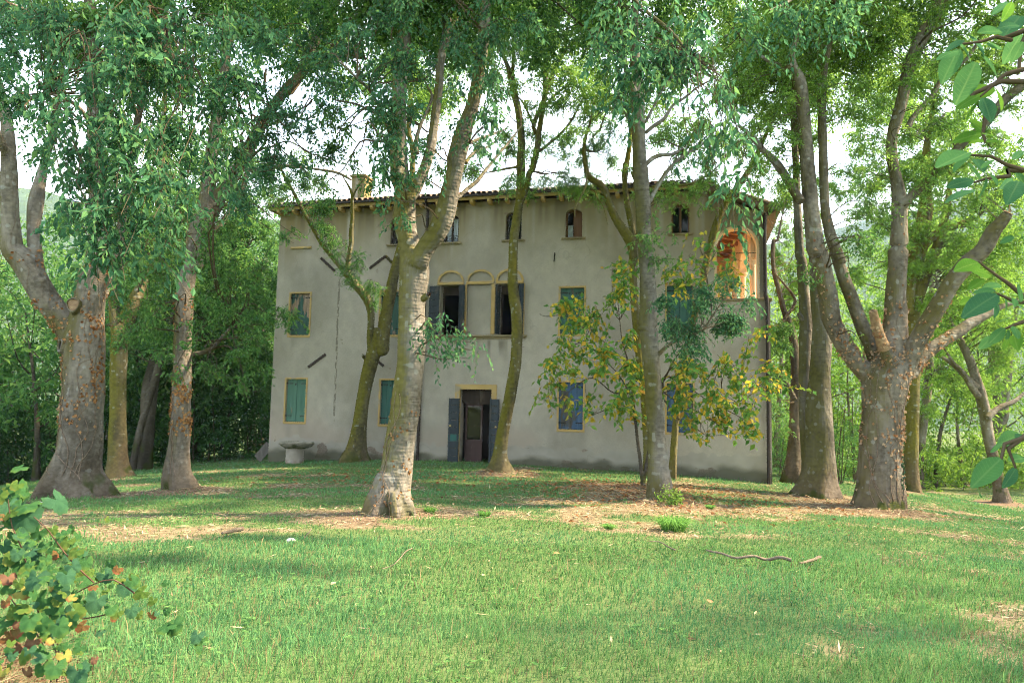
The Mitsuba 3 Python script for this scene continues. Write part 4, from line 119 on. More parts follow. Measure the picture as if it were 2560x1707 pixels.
def ground_col(p, n, uv):
    d, m = dryness_dr(p)
    f = mikit.noise(p.x * 13, p.y * 17) * 0.35 + mikit.noise(p.x * 31, p.y * 31) * 0.35 + mikit.noise(p.x * 75, p.y * 75) * 0.3
    green = mikit.mix((0.065, 0.10, 0.04), (0.125, 0.17, 0.07), f)
    straw = mikit.mix((0.10, 0.085, 0.052), (0.27, 0.22, 0.145), f)
    soil = mikit.mix((0.09, 0.066, 0.046), (0.22, 0.16, 0.115), f)
    dry = mikit.mix(straw, soil, mikit.smoothstep(0.25, 0.8, m + 0.25 * (mikit.noise(p.x * 2.3 + 9, p.y * 2.3) - 0.4)))
    return mikit.mix(green, dry, d)
scene['ground_mat'] = {'type': 'diffuse', 'reflectance': mikit.proc(ground_col)}
def axis(lo, hi, step, far):
    a = np.arange(lo, hi + 1e-6, step); out = []; d = step
    x = hi
    while x < far: d *= 1.35; x += d; out.append(x)
    o2 = []; d = step; x = lo
    while x > -far: d *= 1.35; x -= d; o2.append(x)
    return np.r_[o2[::-1], a, out]
gx, gy = axis(-34, 40, 0.4, 2500), axis(-6, 50, 0.4, 2500)
GX, GY = np.meshgrid(gx, gy)
gv = np.stack([GX, GY, ground_m(GX, GY)], -1).reshape(-1, 3)
ii = (np.arange(len(gy) - 1)[:, None] * len(gx) + np.arange(len(gx) - 1)).ravel()
put('ground', (gv, np.stack([ii, ii + 1, ii + 1 + len(gx), ii + len(gx)], 1)), 'ground_mat', smooth=True)
tag('ground', kind='structure')

# distant hills: one height field beyond the fields
hx, hy = np.linspace(-1500, 1900, 120), np.linspace(240, 1900, 60)
HX, HY = np.meshgrid(hx, hy)
hz = -60 + ss(260, 900, HY) * (250 + 150 * ss(100, 900, HX) + 70 * ss(-100, -900, HX)) * (0.7 + 0.6 * meshkit.fbm(np.stack([HX * 0.0022, HY * 0.0022, HX * 0], -1), 5, seed=5)) + 14 * meshkit.fbm(np.stack([HX * 0.03, HY * 0.03, HX * 0], -1), 2, seed=9)
def hill_col(p, n, uv):
    f = mikit.fbm(p.x * 0.012, p.y * 0.012, p.z * 0.012, 4)
    g = mikit.noise(p.x * 0.11, p.y * 0.11, p.z * 0.11)
    wood = mikit.mix((0.022, 0.045, 0.018), (0.06, 0.10, 0.035), g)
    return mikit.mix(wood, (0.13, 0.19, 0.07), mikit.smoothstep(0.60, 0.66, f) * mikit.smoothstep(170.0, 60.0, p.z))
scene['hill_mat'] = {'type': 'diffuse', 'reflectance': mikit.proc(hill_col)}
ii = (np.arange(len(hy) - 1)[:, None] * len(hx) + np.arange(len(hx) - 1)).ravel()
put('hills', (np.stack([HX, HY, hz], -1).reshape(-1, 3), np.stack([ii, ii + 1, ii + 1 + len(hx), ii + len(hx)], 1)), 'hill_mat', smooth=True)
tag('hills', kind='structure')

# air: a thin haze that fades the hills
scene['haze_air'] = {'type': 'homogeneous', 'albedo': {'type': 'rgb', 'value': [0.94, 0.95, 0.96]}, 'sigma_t': {'type': 'rgb', 'value': [0.00012, 0.00015, 0.00022]}}
scene['haze_boundary'] = {'type': 'null'}
scene['haze'] = {'type': 'cube', 'to_world': T4().translate([0, 0, 205]).scale([2900, 2900, 285]), 'bsdf': {'type': 'ref', 'id': 'haze_boundary'}, 'interior': {'type': 'ref', 'id': 'haze_air'}}
scene['camera']['medium'] = {'type': 'ref', 'id': 'haze_air'}
labels['haze'] = {'kind': 'stuff', 'label': 'thin summer haze in front of the hills', 'category': 'haze'}

# ------------------------------------------------------------------ the villa (local: u along the front, d inward, z up)
YAW = 0.250688; CY, SY = math.cos(YAW), math.sin(YAW)
def V(a):
    a = np.asarray(a, float); return np.stack([a[..., 0] * CY + a[..., 1] * SY, 24 - a[..., 0] * SY + a[..., 1] * CY, a[..., 2]], -1)
def bx(u0, u1, d0, d1, z0, z1, c=0.0):
    """a box; c: chamfer of the edges along z and u on the outer (small d) side"""
    if c:
        h = m3.Manifold.batch_hull([m3.Manifold.cube((u1 - u0 - 2 * c, d1 - d0, z1 - z0 - 2 * c)).translate((u0 + c, d0, z0 + c)),
                                    m3.Manifold.cube((u1 - u0, d1 - d0 - c, z1 - z0)).translate((u0, d0 + c, z0))]).to_mesh()
        return np.asarray(h.vert_properties[:, :3], float), np.asarray(h.tri_verts, int)
    v = np.array([[x, y, z] for z in (z0, z1) for y in (d0, d1) for x in (u0, u1)], float)
    f = np.array([[0, 2, 3], [0, 3, 1], [4, 5, 7], [4, 7, 6], [0, 1, 5], [0, 5, 4], [2, 6, 7], [2, 7, 3], [0, 4, 6], [0, 6, 2], [1, 3, 7], [1, 7, 5]])
    return v, f
def plate(poly, d0, d1):
    """a polygon in (u, z), extruded from depth d0 to d1"""
    out = []
    for g in getattr(poly, 'geoms', [poly]):
        t = trimesh.creation.extrude_polygon(g, d1 - d0, engine='earcut')
        out.append((np.stack([t.vertices[:, 0], t.vertices[:, 2] + d0, t.vertices[:, 1]], 1), t.faces[:, ::-1]))
    return cat(out)
def hp(key, parts, bsdf, **k):
    v, f = cat(parts) if isinstance(parts, list) else parts
    return put(num(key), (V(v), f), bsdf, **k)
def arch(uc, r, z0, zs, rise=None, n=20):
    a = np.linspace(0, math.pi, n); rise = r if rise is None else rise
    return Polygon([(uc + r, z0)] + [(uc + r * math.cos(t), zs + rise * math.sin(t)) for t in a] + [(uc - r, z0)])

def uw(p): return p.x * CY - (p.y - 24) * SY
def plaster(p, n, uv):
    N, S = mikit.noise, mikit.smoothstep
    u = uw(p); z = p.z
    big = mikit.fbm(u * 0.55, z * 0.5, 2.0, 4); fine = mikit.fbm(u * 5, z * 4, 7.0, 3); grit = N(u * 45, z * 45, 3.0)
    c = mikit.mix((0.318, 0.290, 0.242), (0.420, 0.385, 0.328), mikit.smoothstep(0.25, 0.75, big))
    c = c * (0.80 + 0.22 * fine + 0.10 * grit)
    c = mikit.mix(c, mi.Color3f(0.36, 0.29, 0.235), 0.55 * S(0.42, 0.7, mikit.fbm(u * 0.35 + 4, z * 0.9, 5.0, 3)) * S(3.2, 0.8, z))
    # run-off stains in vertical streaks; yellow-brown tone deepens towards the eaves
    st = N(u * 3.1, z * 0.35, 1.0) * 0.6 + N(u * 9.0, z * 0.5, 4.0) * 0.4
    c = mikit.mix(c, mi.Color3f(0.235, 0.185, 0.085), 0.92 * S(6.6, 9.3, z + 1.5 * (N(u * 0.8, 3.0, 6.0) - 0.5)) * S(0.20, 0.75, st + 0.18))
    c = mikit.mix(c, mi.Color3f(0.10, 0.085, 0.06), 0.55 * S(0.60, 0.80, st) * S(7.9, 9.2, z))
    # dark streaks below the long sill and under the shutters
    k = S(4.5, 4.3, z) * S(3.2, 4.4, z) * (S(-3.2, -2.9, u) * S(0.7, 0.5, u)); c = mikit.mix(c, mi.Color3f(0.15, 0.13, 0.10), 0.75 * k * S(0.5, 0.85, N(u * 5.0, z * 0.4, 9.0)))
    for a, b in ((-8.0, 4.5), (-8.0, 1.42), (2.0, 4.5), (2.0, 1.42)):
        k = S(0.75, 0.2, dr.abs(u - a)) * S(b, b - 0.1, z) * S(b - 1.3, b - 0.1, z); c = mikit.mix(c, mi.Color3f(0.24, 0.215, 0.18), 0.55 * k * S(0.3, 0.8, N(u * 4, z * 0.5, 2.0)))
    # damp foot of the wall: grey salts, dark algae at the ground, flaked edge
    e = z - 0.55 - 0.35 * mikit.fbm(u * 0.9, 2.0, 3.0, 3)
    c = mikit.mix(c, mikit.mix((0.25, 0.235, 0.20), (0.40, 0.375, 0.33), mikit.fbm(u * 2.2, z * 3.0, 8.0, 3)), 0.75 * S(0.36, 0.27, e + 0.25 * N(u * 6, z * 6, 1.0) + 0.1 * fine))
    c = mikit.mix(c, mikit.mix((0.16, 0.12, 0.095), (0.26, 0.215, 0.17), grit), 0.85 * S(0.60, 0.64, mikit.fbm(u * 1.6 + 11, z * 2.4, 2.0, 4) + 0.30 * S(0.9, 0.1, z) - 0.24))
    ck = dr.abs(mikit.fbm(u * 0.62 + 3, z * 0.55 + 2, 1.0, 4) - 0.5)
    c = c * (1 - 0.10 * S(0.0045, 0.0012, ck) * S(0.45, 0.6, N(u * 0.5 + 8, z * 0.5, 3.0)))
    c = mikit.mix(c, mi.Color3f(0.085, 0.085, 0.055), 0.85 * S(0.36, 0.08, z - 0.12 - 0.5 * (mikit.fbm(u * 1.3, z * 2, 5.0, 3) - 0.3)))
    # old conduit scar, then a darker tone towards the right end of the wall
    c = mikit.mix(c, mi.Color3f(0.16, 0.145, 0.12), 0.85 * S(0.055, 0.025, dr.abs(u + 6.47 - 0.03 * N(z * 0.8, 1.0, 1.0))) * S(1.4, 1.7, z) * S(6.95, 6.5, z) * S(0.30, 0.5, N(u * 30, z * 9, 2.0)))
    c = mikit.mix(c, mi.Color3f(0.12, 0.105, 0.075), 0.75 * S(7.65, 8.1, u + 0.25 * (N(z * 1.3, 3.0, 3.0) - 0.5)) * S(1.0, 3.6, z))
    c = mikit.mix(c, mi.Color3f(0.17, 0.15, 0.09), 0.55 * S(6.1, 6.6, u + 0.2 * (N(z * 2, 1.0, 4.0) - 0.5)) * S(6.6, 7.6, z))  # shade on the top right wall, put into the plaster colour
    return c
def plaster_h(p, n, uv):
    u = uw(p); return 0.5 * mikit.fbm(u * 2.2, p.z * 2.2, p.y, 3) + 0.25 * mikit.noise(u * 14, p.z * 14, p.y * 3)
def two(d): return {'type': 'twosided', 'bsdf': d}
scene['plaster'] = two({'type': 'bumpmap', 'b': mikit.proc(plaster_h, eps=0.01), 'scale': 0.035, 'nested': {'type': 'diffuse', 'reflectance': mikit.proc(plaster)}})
def flat(name, c, rough=0.7, f=None, **k):
    scene[name] = two({'type': 'principled', 'base_color': mikit.proc(f) if f else {'type': 'rgb', 'value': list(c)}, 'roughness': rough, **k}); return name
def ochre(p, n, uv): 
    f = mikit.fbm(p.x * 3, p.y * 3, p.z * 3, 4); return mikit.mix(mikit.mix((0.36, 0.24, 0.085), (0.50, 0.355, 0.145), f), (0.31, 0.26, 0.18), mikit.smoothstep(0.60, 0.72, mikit.fbm(p.x * 5, p.y * 5, p.z * 4 + 3, 3)))
flat('ochre', None, 0.85, ochre)
def paint(c1, c2, wood, lo, hi):
    def f(p, n, uv):
        u = uw(p); g = mikit.noise(u * 60, p.z * 2.0, 3.0); w = mikit.noise(u * 14, p.z * 1.3, 8.0)
        q = mikit.fbm(u * 4.5, p.z * 1.6, 5.0, 4) + 0.10 * (g - 0.5)
        wd = mikit.mix(mi.Color3f(wood) * 0.45, wood, g)
        return mikit.mix(mikit.mix(c1, c2, w * 0.6 + g * 0.4), wd, mikit.smoothstep(lo, hi, q))
    return f
flat('green_boards', None, 0.75, paint((0.050, 0.13, 0.095), (0.085, 0.19, 0.14), (0.30, 0.22, 0.15), 0.70, 0.78))
flat('worn_green_boards', None, 0.8, paint((0.025, 0.07, 0.058), (0.04, 0.10, 0.08), (0.36, 0.26, 0.19), 0.50, 0.58))
flat('teal_boards', None, 0.75, paint((0.020, 0.085, 0.075), (0.045, 0.13, 0.105), (0.12, 0.10, 0.07), 0.64, 0.72))
flat('blue_boards', None, 0.75, paint((0.030, 0.068, 0.14), (0.060, 0.12, 0.22), (0.10, 0.095, 0.085), 0.58, 0.68))
flat('navy_boards', None, 0.55, paint((0.008, 0.016, 0.024), (0.018, 0.030, 0.040), (0.06, 0.055, 0.05), 0.66, 0.74))
flat('teal_board', (0.01, 0.09, 0.08), 0.5)
flat('maroon_wood', None, 0.55, paint((0.030, 0.011, 0.010), (0.050, 0.018, 0.016), (0.12, 0.085, 0.075), 0.60, 0.70))
flat('dark_wood', None, 0.8, paint((0.022, 0.014, 0.010), (0.04, 0.026, 0.018), (0.09, 0.065, 0.045), 0.62, 0.75))
flat('brown_wood', None, 0.7, paint((0.10, 0.045, 0.018), (0.16, 0.075, 0.03), (0.2, 0.13, 0.08), 0.66, 0.78))
flat('loggia_wood', None, 0.8, paint((0.20, 0.085, 0.03), (0.34, 0.15, 0.055), (0.12, 0.06, 0.03), 0.62, 0.75))
flat('iron', (0.018, 0.016, 0.015), 0.6)
flat('gutter_metal', (0.035, 0.026, 0.022), 0.45, metallic=0.5)
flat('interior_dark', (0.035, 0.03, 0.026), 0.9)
flat('white_cloth', (0.5, 0.55, 0.6), 0.9)
def salmon(p, n, uv):
    f = mikit.fbm(p.x * 1.7, p.y * 1.7, p.z * 1.7, 4); return mikit.mix(mikit.mix((0.60, 0.40, 0.23), (0.74, 0.55, 0.36), f), (0.68, 0.56, 0.44), mikit.smoothstep(0.55, 0.7, mikit.fbm(p.x * 2.5, p.y * 2.5, p.z * 2 + 5, 3)))
flat('loggia_plaster', None, 0.9, salmon)
def stone(p, n, uv):
    f = mikit.fbm(p.x * 6, p.y * 6, p.z * 6, 4); g = mikit.noise(p.x * 40, p.y * 40, p.z * 40)
    return mikit.mix(mikit.mix((0.10, 0.095, 0.07), (0.30, 0.27, 0.22), f), (0.07, 0.075, 0.035), mikit.smoothstep(0.5, 0.66, mikit.fbm(p.x * 4 + 3, p.y * 4, p.z * 7, 3))) * (0.8 + 0.35 * g)
flat('stone', None, 0.9, stone)
def sill_stone(p, n, uv):
    f = mikit.fbm(p.x * 5, p.y * 5, p.z * 5, 3); return mikit.mix((0.10, 0.085, 0.05), (0.33, 0.26, 0.15), f)
flat('sill_stone', None, 0.9, sill_stone)
def tile_col(p, n, uv):
    r = mikit.cell_rand(dr.floor(uw(p) / 0.2), dr.floor(p.z / 0.13)); f = mikit.fbm(p.x * 9, p.y * 9, p.z * 9, 3)
    return mikit.mix(mikit.mix((0.15, 0.095, 0.07), (0.25, 0.19, 0.15), r), (0.13, 0.125, 0.105), mikit.smoothstep(0.45, 0.65, f * 0.7 + r * 0.3)) 
flat('roof_tile', None, 0.85, tile_col)
scene['window_glass'] = {'type': 'thindielectric', 'int_ior': 1.28}

VI = 'villa'
ZE = 9.2
outline = Polygon([(-9, -0.5), (8.2, -0.5), (8.2, 5.60), (8.03, 5.60), (8.03, 8.30), (6.35, ZE), (-9, ZE)])
holes = []
SHUT = [(-8.0, 1.48, 'green_boards', 'grey green closed shutters, leftmost ground floor window'), (-4.30, 1.48, 'teal_boards', 'blue green closed shutters behind the mossy leaning tree'),
        (2.02, 1.48, 'blue_boards', 'faded blue closed shutters right of the door'), (5.48, 1.48, 'blue_boards', 'faded blue closed shutters behind the autumn walnut'),
        (-8.0, 4.60, 'worn_green_boards', 'peeling green shutters, leftmost first floor window'), (-4.42, 4.60, 'worn_green_boards', 'peeling green shutters partly behind the central tree'),
        (2.02, 4.60, 'teal_boards', 'two tone green shutters with dark hearts set in for holes on the first floor'), (5.48, 4.60, 'teal_boards', 'green shutters behind the foliage on the first floor')]
for uc, z0, b, l in SHUT: holes.append(sbox(uc - .40, z0, uc + .40, z0 + 1.53))
ATT = [-4.26, -2.28, -0.03, 2.04, 5.50]
for uc in ATT: holes.append(arch(uc, .28, 7.82, 8.62, .17, 12))
holes.append(sbox(-1.79, 0.2, -0.65, 2.73))
ARCHES = [(-2.23, .48), (-1.16, .50), (-.125, .485)]
holes += [sbox(-2.60, 4.58, -1.85, 6.31), sbox(-.50, 4.58, 0.25, 6.31)]
for uc, r in ARCHES: holes.append(arch(uc, r - .07, 6.42, 6.42, .34, 18))
holes.append(sbox(-1.62, 4.6, -.77, 6.31))
LU = 7.22
holes.append(arch(LU, .68, 5.68, 7.32, .68, 24))
front = outline.difference(unary_union(holes))
wall = [plate(front, 0, .5)]
blind = [arch(uc, r - .08, 6.43, 6.43, .33, 18) for uc, r in ARCHES] + [sbox(-1.61, 4.61, -.78, 6.30)]
# blind panels sit inside their recesses
wall += [plate(b, .04 if i < 3 else .06, .3) for i, b in enumerate(blind)]
wall += [bx(-9, -8.5, .5, 10, -.5, ZE - .002), bx(-8.5, 6.35, 9.5, 10, -.5, ZE - .002), bx(5.9, 6.35, .5, 9.5, -.5, ZE - .002), bx(6.35, 8.2, .5, 7, -.5, 5.55)]
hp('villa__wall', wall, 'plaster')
# floors and inner partitions keep the rooms dark
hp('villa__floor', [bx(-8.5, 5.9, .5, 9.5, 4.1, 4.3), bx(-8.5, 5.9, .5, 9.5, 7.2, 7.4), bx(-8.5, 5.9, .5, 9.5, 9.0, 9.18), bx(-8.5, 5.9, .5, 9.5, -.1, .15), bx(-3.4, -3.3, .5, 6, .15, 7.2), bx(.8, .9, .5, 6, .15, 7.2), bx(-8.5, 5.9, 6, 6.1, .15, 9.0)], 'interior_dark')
tag('villa', 'abandoned three storey plastered villa with tiled roof, shuttered windows and a corner loggia', 'villa')
def frame_ring(u0, u1, z0, z1, a, b, foot=True):
    o = sbox(u0 - a, z0 - (b if foot else 0), u1 + a, z1 + a); return o.difference(sbox(u0, z0 - (0 if foot else 1), u1, z1))
rng = np.random.default_rng(11)
for wi, (uc, z0, b, lab) in enumerate(SHUT):
    k = hp('villa__window', plate(frame_ring(uc - .40, uc + .40, z0, z0 + 1.53, .055, .075), -.025, .06), 'ochre'); labels[k] = {'label': lab}
    n = 4 if wi != 4 else 5
    w = .80 / n; lo = uc - .40
    for j in range(n):
        zt = z0 + 1.53 - (.0 if rng.random() < .7 else .02); zb = z0 + .01 + (0 if z0 < 2 else .02 * rng.random())
        hp(k + '__plank', bx(lo + j * w + .003, lo + (j + 1) * w - (.003 if j != n // 2 - 1 else .008), .075 + .004 * rng.random(), .11, zb, zt, .004), b)
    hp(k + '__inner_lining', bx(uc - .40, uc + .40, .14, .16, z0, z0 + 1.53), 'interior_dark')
    for zz in (z0 + .20, z0 + 1.53 - .17):
        for s in (-1, 1):
            hp(k + '__strap_hinge', [bx(min(uc + s * .39, uc + s * .16), max(uc + s * .39, uc + s * .16), .062, .078, zz, zz + .028), bx(uc + s * .40 - .025, uc + s * .40 + .025, .02, .08, zz - .015, zz + .045)], 'iron')
    if wi in (0, 1, 6):
        for s in ((-.1, .12) if wi == 6 else (-.06,)):
            hp(k + '__dark_heart', plate(Polygon([(uc + s, z0 + 1.30), (uc + s - .035, z0 + 1.36), (uc + s - .017, z0 + 1.385), (uc + s, z0 + 1.37), (uc + s + .017, z0 + 1.385), (uc + s + .035, z0 + 1.36)]), .066, .079), 'iron')  # dark heart plate stands in for the shade inside a cut hole
for ai, uc in enumerate(ATT):
    k = num('villa__attic_window'); _used.discard(k)
    fr = arch(uc, .278, 7.822, 8.62, .168, 12); fr2 = fr.difference(arch(uc, .235, 7.86, 8.60, .14, 12))
    k = hp('villa__attic_window', plate(fr2, .17, .22), 'brown_wood' if ai > 2 else 'dark_wood')
    labels[k] = {'label': ['small arched attic window left of the central trunk', 'small arched attic window with lace curtain and iron rail', 'small arched attic window behind the slim curved trunk', 'small arched attic window with one brown panel', 'small arched attic window nearest the loggia'][ai]}
    hp(k + '__mullion', bx(uc - .03, uc + .03, .165, .225, 7.85, 8.75), 'brown_wood' if ai > 2 else 'dark_wood')
    for s in (-1, 1):
        pn = arch(uc, .24, 7.85, 8.60, .145, 12).intersection(sbox(uc - .3 if s < 0 else uc + .03, 7, uc - .03 if s < 0 else uc + .3, 9))
        if ai == 3 and s > 0: hp(k + '__panel', plate(pn, .185, .205), 'brown_wood')
        else:
            g = plate(pn, .19, .191); q = g[1][np.all(g[0][g[1]][:, :, 1] < .1905, axis=1)]
            hp(k + '__pane', (g[0], q), 'window_glass')
    if ai in (1, 3):
        s = np.linspace(-.2, .2, 40)
        cv = np.array([[uc - .02 + (a if ai == 1 else a * .45 - .13), .26 + .012 * math.sin(a * 90), z] for z in (7.85, 8.7 if ai == 1 else 8.3) for a in s])
        n = len(s); i = np.arange(n - 1); hp(k + '__curtain', (cv, np.stack([i, i + 1, i + 1 + n, i + n], 1)), 'white_cloth')
    hp(k + '__sill', bx(uc - .40, uc + .40, -.07, .15, 7.755, 7.818, .012), 'sill_stone')
    if ai < 3:
        r = [bx(uc - .275, uc + .275, .03, .045, z, z + .014) for z in (7.86, 7.93, 8.03)] + [bx(uc - .24 + .096 * j, uc - .226 + .096 * j, .031, .044, 7.86, 8.03) for j in range(6)]
        hp(k + '__railing', r, 'iron')
hp('villa__ledge', bx(-8.47, -7.65, -.06, .02, 7.79, 7.865, .012), 'ochre')
# middle window with three arches
k = hp('villa__arcade_window', [plate(arch(uc, r, 6.42, 6.42, .41, 24).difference(arch(uc, r - .07, 6.42, 6.42, .34, 24)), -.03, .07) for uc, r in ARCHES]
       + [bx(uc - r, uc + r, -.045, .08, 6.32, 6.42, .01) for uc, r in ARCHES], 'ochre')
labels[k] = {'label': 'triple arched window over the door with ochre arches and dark open shutters'}
hp(k + '__pilaster', [bx(-.755, -.61, -.035, .05, 4.6, 6.315, .012)], 'ochre'); hp(k + '__pilaster', [bx(-1.75, -1.635, -.03, .05, 4.6, 6.315, .012)], 'ochre'); hp(k + '__pilaster', [bx(.30, .40, -.03, .05, 4.6, 6.315, .012)], 'ochre')
hp(k + '__sill', [bx(-3.15, .5, -.10, .1, 4.50, 4.575, .02), bx(-3.1, .45, -.05, .1, 4.44, 4.498)], 'sill_stone')
def board_leaf(key, pa, pb, z0, z1, n, bsdf, special=None, th=.035):
    """a shutter leaf of horizontal boards between two plan points (u, d)"""
    a, b = np.array(pa), np.array(pb); t = unit(b - a); L = np.linalg.norm(b - a); q = np.array([-t[1], t[0]])
    h = (z1 - z0) / n
    def place(m): v, f = m; return np.stack([a[0] + v[:, 0] * t[0] + v[:, 1] * q[0], a[1] + v[:, 0] * t[1] + v[:, 1] * q[1], v[:, 2]], 1), f
    kk = hp(key, [place(bx(.02, .07, -th / 2 - .012, -th / 2, z0 + .02, z1 - .02)), place(bx(L - .07, L - .02, -th / 2 - .012, -th / 2, z0 + .02, z1 - .02))], bsdf)
    base = kk if kk.count('__') < 2 else kk.rsplit('__', 1)[0]
    for j in range(n):
        bb = special.get(j, bsdf) if special else bsdf
        hp(base + '__board', place(bx(0, L, -th / 2, th / 2, z0 + j * h + .004, z0 + (j + 1) * h - .004, .007)), bb)
for pa, pb in (((-2.98, -.06), (-2.62, -.03)), ((-1.90, -.02), (-1.66, -.17)), ((-.57, -.10), (-.47, .10)), ((.22, -.02), (.40, -.16))):
    board_leaf(k + '__shutter', pa, pb, 4.6, 6.29, 7, 'navy_boards')
for uc in (-2.225, -.125):
    hp(k + '__inner_frame', [bx(uc - .37, uc + .37, .30, .36, 6.0, 6.08), bx(uc - .37, uc - .31, .30, .36, 4.6, 6.0), bx(uc - .37, uc + .37, .33, .35, 6.08, 6.3)], 'dark_wood')
# door
k = hp('villa__door', plate(frame_ring(-1.78, -.66, .2, 2.73, .17, 0, False), -.04, .08), 'ochre'); labels[k] = {'label': 'open front door with ochre surround and maroon glazed leaf'}
hp(k + '__transom', [bx(-1.78, -.66, .26, .34, 2.28, 2.725), bx(-1.62, -.66, .22, .36, 2.24, 2.30)], 'dark_wood')
hp(k + '__leaf', [bx(-1.66, -1.60, .30, .35, .27, 2.24), bx(-1.12, -1.06, .30, .35, .27, 2.24), bx(-1.60, -1.12, .30, .35, 2.17, 2.24), bx(-1.60, -1.12, .30, .35, .96, 1.04), bx(-1.60, -1.12, .315, .335, .33, .96), bx(-1.60, -1.12, .30, .35, .27, .33), bx(-1.60, -1.12, .31, .34, 1.50, 1.515)], 'maroon_wood')
hp(k + '__pane', (np.array([[-1.60, .325, 1.04], [-1.12, .325, 1.04], [-1.12, .325, 2.17], [-1.60, .325, 2.17]]), np.array([[0, 1, 2], [0, 2, 3]])), 'window_glass')
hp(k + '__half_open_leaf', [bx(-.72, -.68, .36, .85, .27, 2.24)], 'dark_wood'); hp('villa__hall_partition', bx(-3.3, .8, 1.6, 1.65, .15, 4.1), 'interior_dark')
hp(k + '__threshold', [bx(-1.9, -.55, -.28, .5, .02, .26, .015)], 'stone')
labels[hp(k + '__shutter_batten', bx(-1.80, -1.785, -.12, -.10, .3, 2.4), 'navy_boards')] = {}
for i, (pa, pb) in enumerate((((-2.12, -.13), (-1.76, -.07)), ((-.70, -.07), (-.36, -.13)))):
    kk = num('villa__door_shutter')
    board_leaf(kk, pa, pb, .26, 2.42, 9, 'navy_boards', {3: 'teal_board'} if i == 0 else None, .04)
    labels[kk] = {'label': 'left dark blue door shutter with one teal board' if i == 0 else 'right dark blue door shutter behind the slim trunk'}
    u = pa[0] + .05 if i == 0 else pb[0] - .12
    hp(kk + '__lock_plate', [bx(u, u + .055, -.185, -.16, 1.47, 1.53)], 'ochre')
# timber anchors set in the wall, an iron pin, downpipes
for (u0, z0, u1, z1) in ((-7.24, 7.42, -6.66, 6.92), (-5.30, 6.98, -4.69, 7.41), (-4.69, 7.41, -4.45, 7.16), (-7.55, 3.44, -6.88, 3.91), (-4.84, 3.66, -4.62, 3.50)):
    a, b = np.array([u0, z0]), np.array([u1, z1]); t = unit(b - a); q = np.array([-t[1], t[0]]) * .045
    hp('villa__timber_anchor', plate(Polygon([a + q, b + q, b - q, a - q]), -.03, .02), 'dark_wood')
hp('villa__iron_pin', plate(Polygon([(1.40, 7.32), (1.43, 7.32), (1.41, 7.02), (1.38, 7.02)]), -.04, .02), 'iron')

# ---- tubes with round section
def catmull(P, step):
    P = np.asarray(P, float); n = len(P); out = []
    Q = np.vstack([2 * P[0] - P[1], P, 2 * P[-1] - P[-2]])
    for i in range(n - 1):
        a, b, c, d = Q[i:i + 4]; L = np.linalg.norm((c - b)[:3]); m = max(1, int(round(L / (step(b) if callable(step) else step))))
        t = (np.arange(m) / m)[:, None]
        out.append(0.5 * ((2 * b) + (c - a) * t + (2 * a - 5 * b + 4 * c - d) * t ** 2 + (3 * b - a - 3 * c + d) * t ** 3))
    return np.vstack(out + [P[-1:]])
def tube(P, sides=8, rad=None, cap=True):
    """P (n, 4): points and radii -> closed tube; rad(points, angles, radius) may shape the section"""
    P = np.asarray(P, float); n = len(P); t = unit(np.gradient(P[:, :3], axis=0))
    ref = np.array([0, 1.0, 0]) if abs(t[0, 1]) < .9 else np.array([1.0, 0, 0])
    X = np.zeros((n, 3)); x = ref
    for i in range(n):
        x = x - t[i] * (x @ t[i]); x = x / np.linalg.norm(x); X[i] = x
    Y = np.cross(t, X); a = np.arange(sides) * 2 * np.pi / sides
    r = P[:, 3][:, None] * np.ones(sides)
    dirs = X[:, None] * np.cos(a)[None, :, None] + Y[:, None] * np.sin(a)[None, :, None]
    if rad is not None: r = rad(P[:, None, :3] + dirs * r[..., None], a, r, P)
    v = (P[:, None, :3] + dirs * r[..., None]).reshape(-1, 3)
    i = np.arange(n - 1)[:, None] * sides; j = np.arange(sides)[None]; k = (j + 1) % sides
    f = np.concatenate([np.stack([i + j, i + k, i + k + sides], -1).reshape(-1, 3), np.stack([i + j, i + k + sides, i + j + sides], -1).reshape(-1, 3)])
    if cap:
        v = np.vstack([v, P[0, :3], P[-1, :3]]); c0, c1 = n * sides, n * sides + 1; j = np.arange(sides); k = (j + 1) % sides; e = (n - 1) * sides
        f = np.vstack([f, np.stack([k, j, j * 0 + c0], 1), np.stack([e + j, e + k, j * 0 + c1], 1)])
    return v, f
def pipe(key, pts, r, bsdf, sides=10):
    p = np.array([[*V(np.array(q)), r] for q in pts]); return put(num(key), tube(catmull(p, .06), sides), bsdf, smooth=60)
pipe('villa__downpipe', [(8.42, -.30, 8.52), (8.36, -.28, 8.42), (8.12, -.14, 8.28), (8.06, -.10, 8.05), (8.06, -.10, 5.75), (8.10, -.12, 5.55), (8.10, -.12, 3), (8.09, -.12, -.2)], .055, 'gutter_metal')
pipe('villa__downpipe', [(-3.10, -.38, 9.25), (-3.12, -.1, 8.98), (-3.13, -.08, 8.6), (-3.15, -.08, 5), (-3.2, -.08, 2), (-3.22, -.08, -.1)], .05, 'gutter_metal')
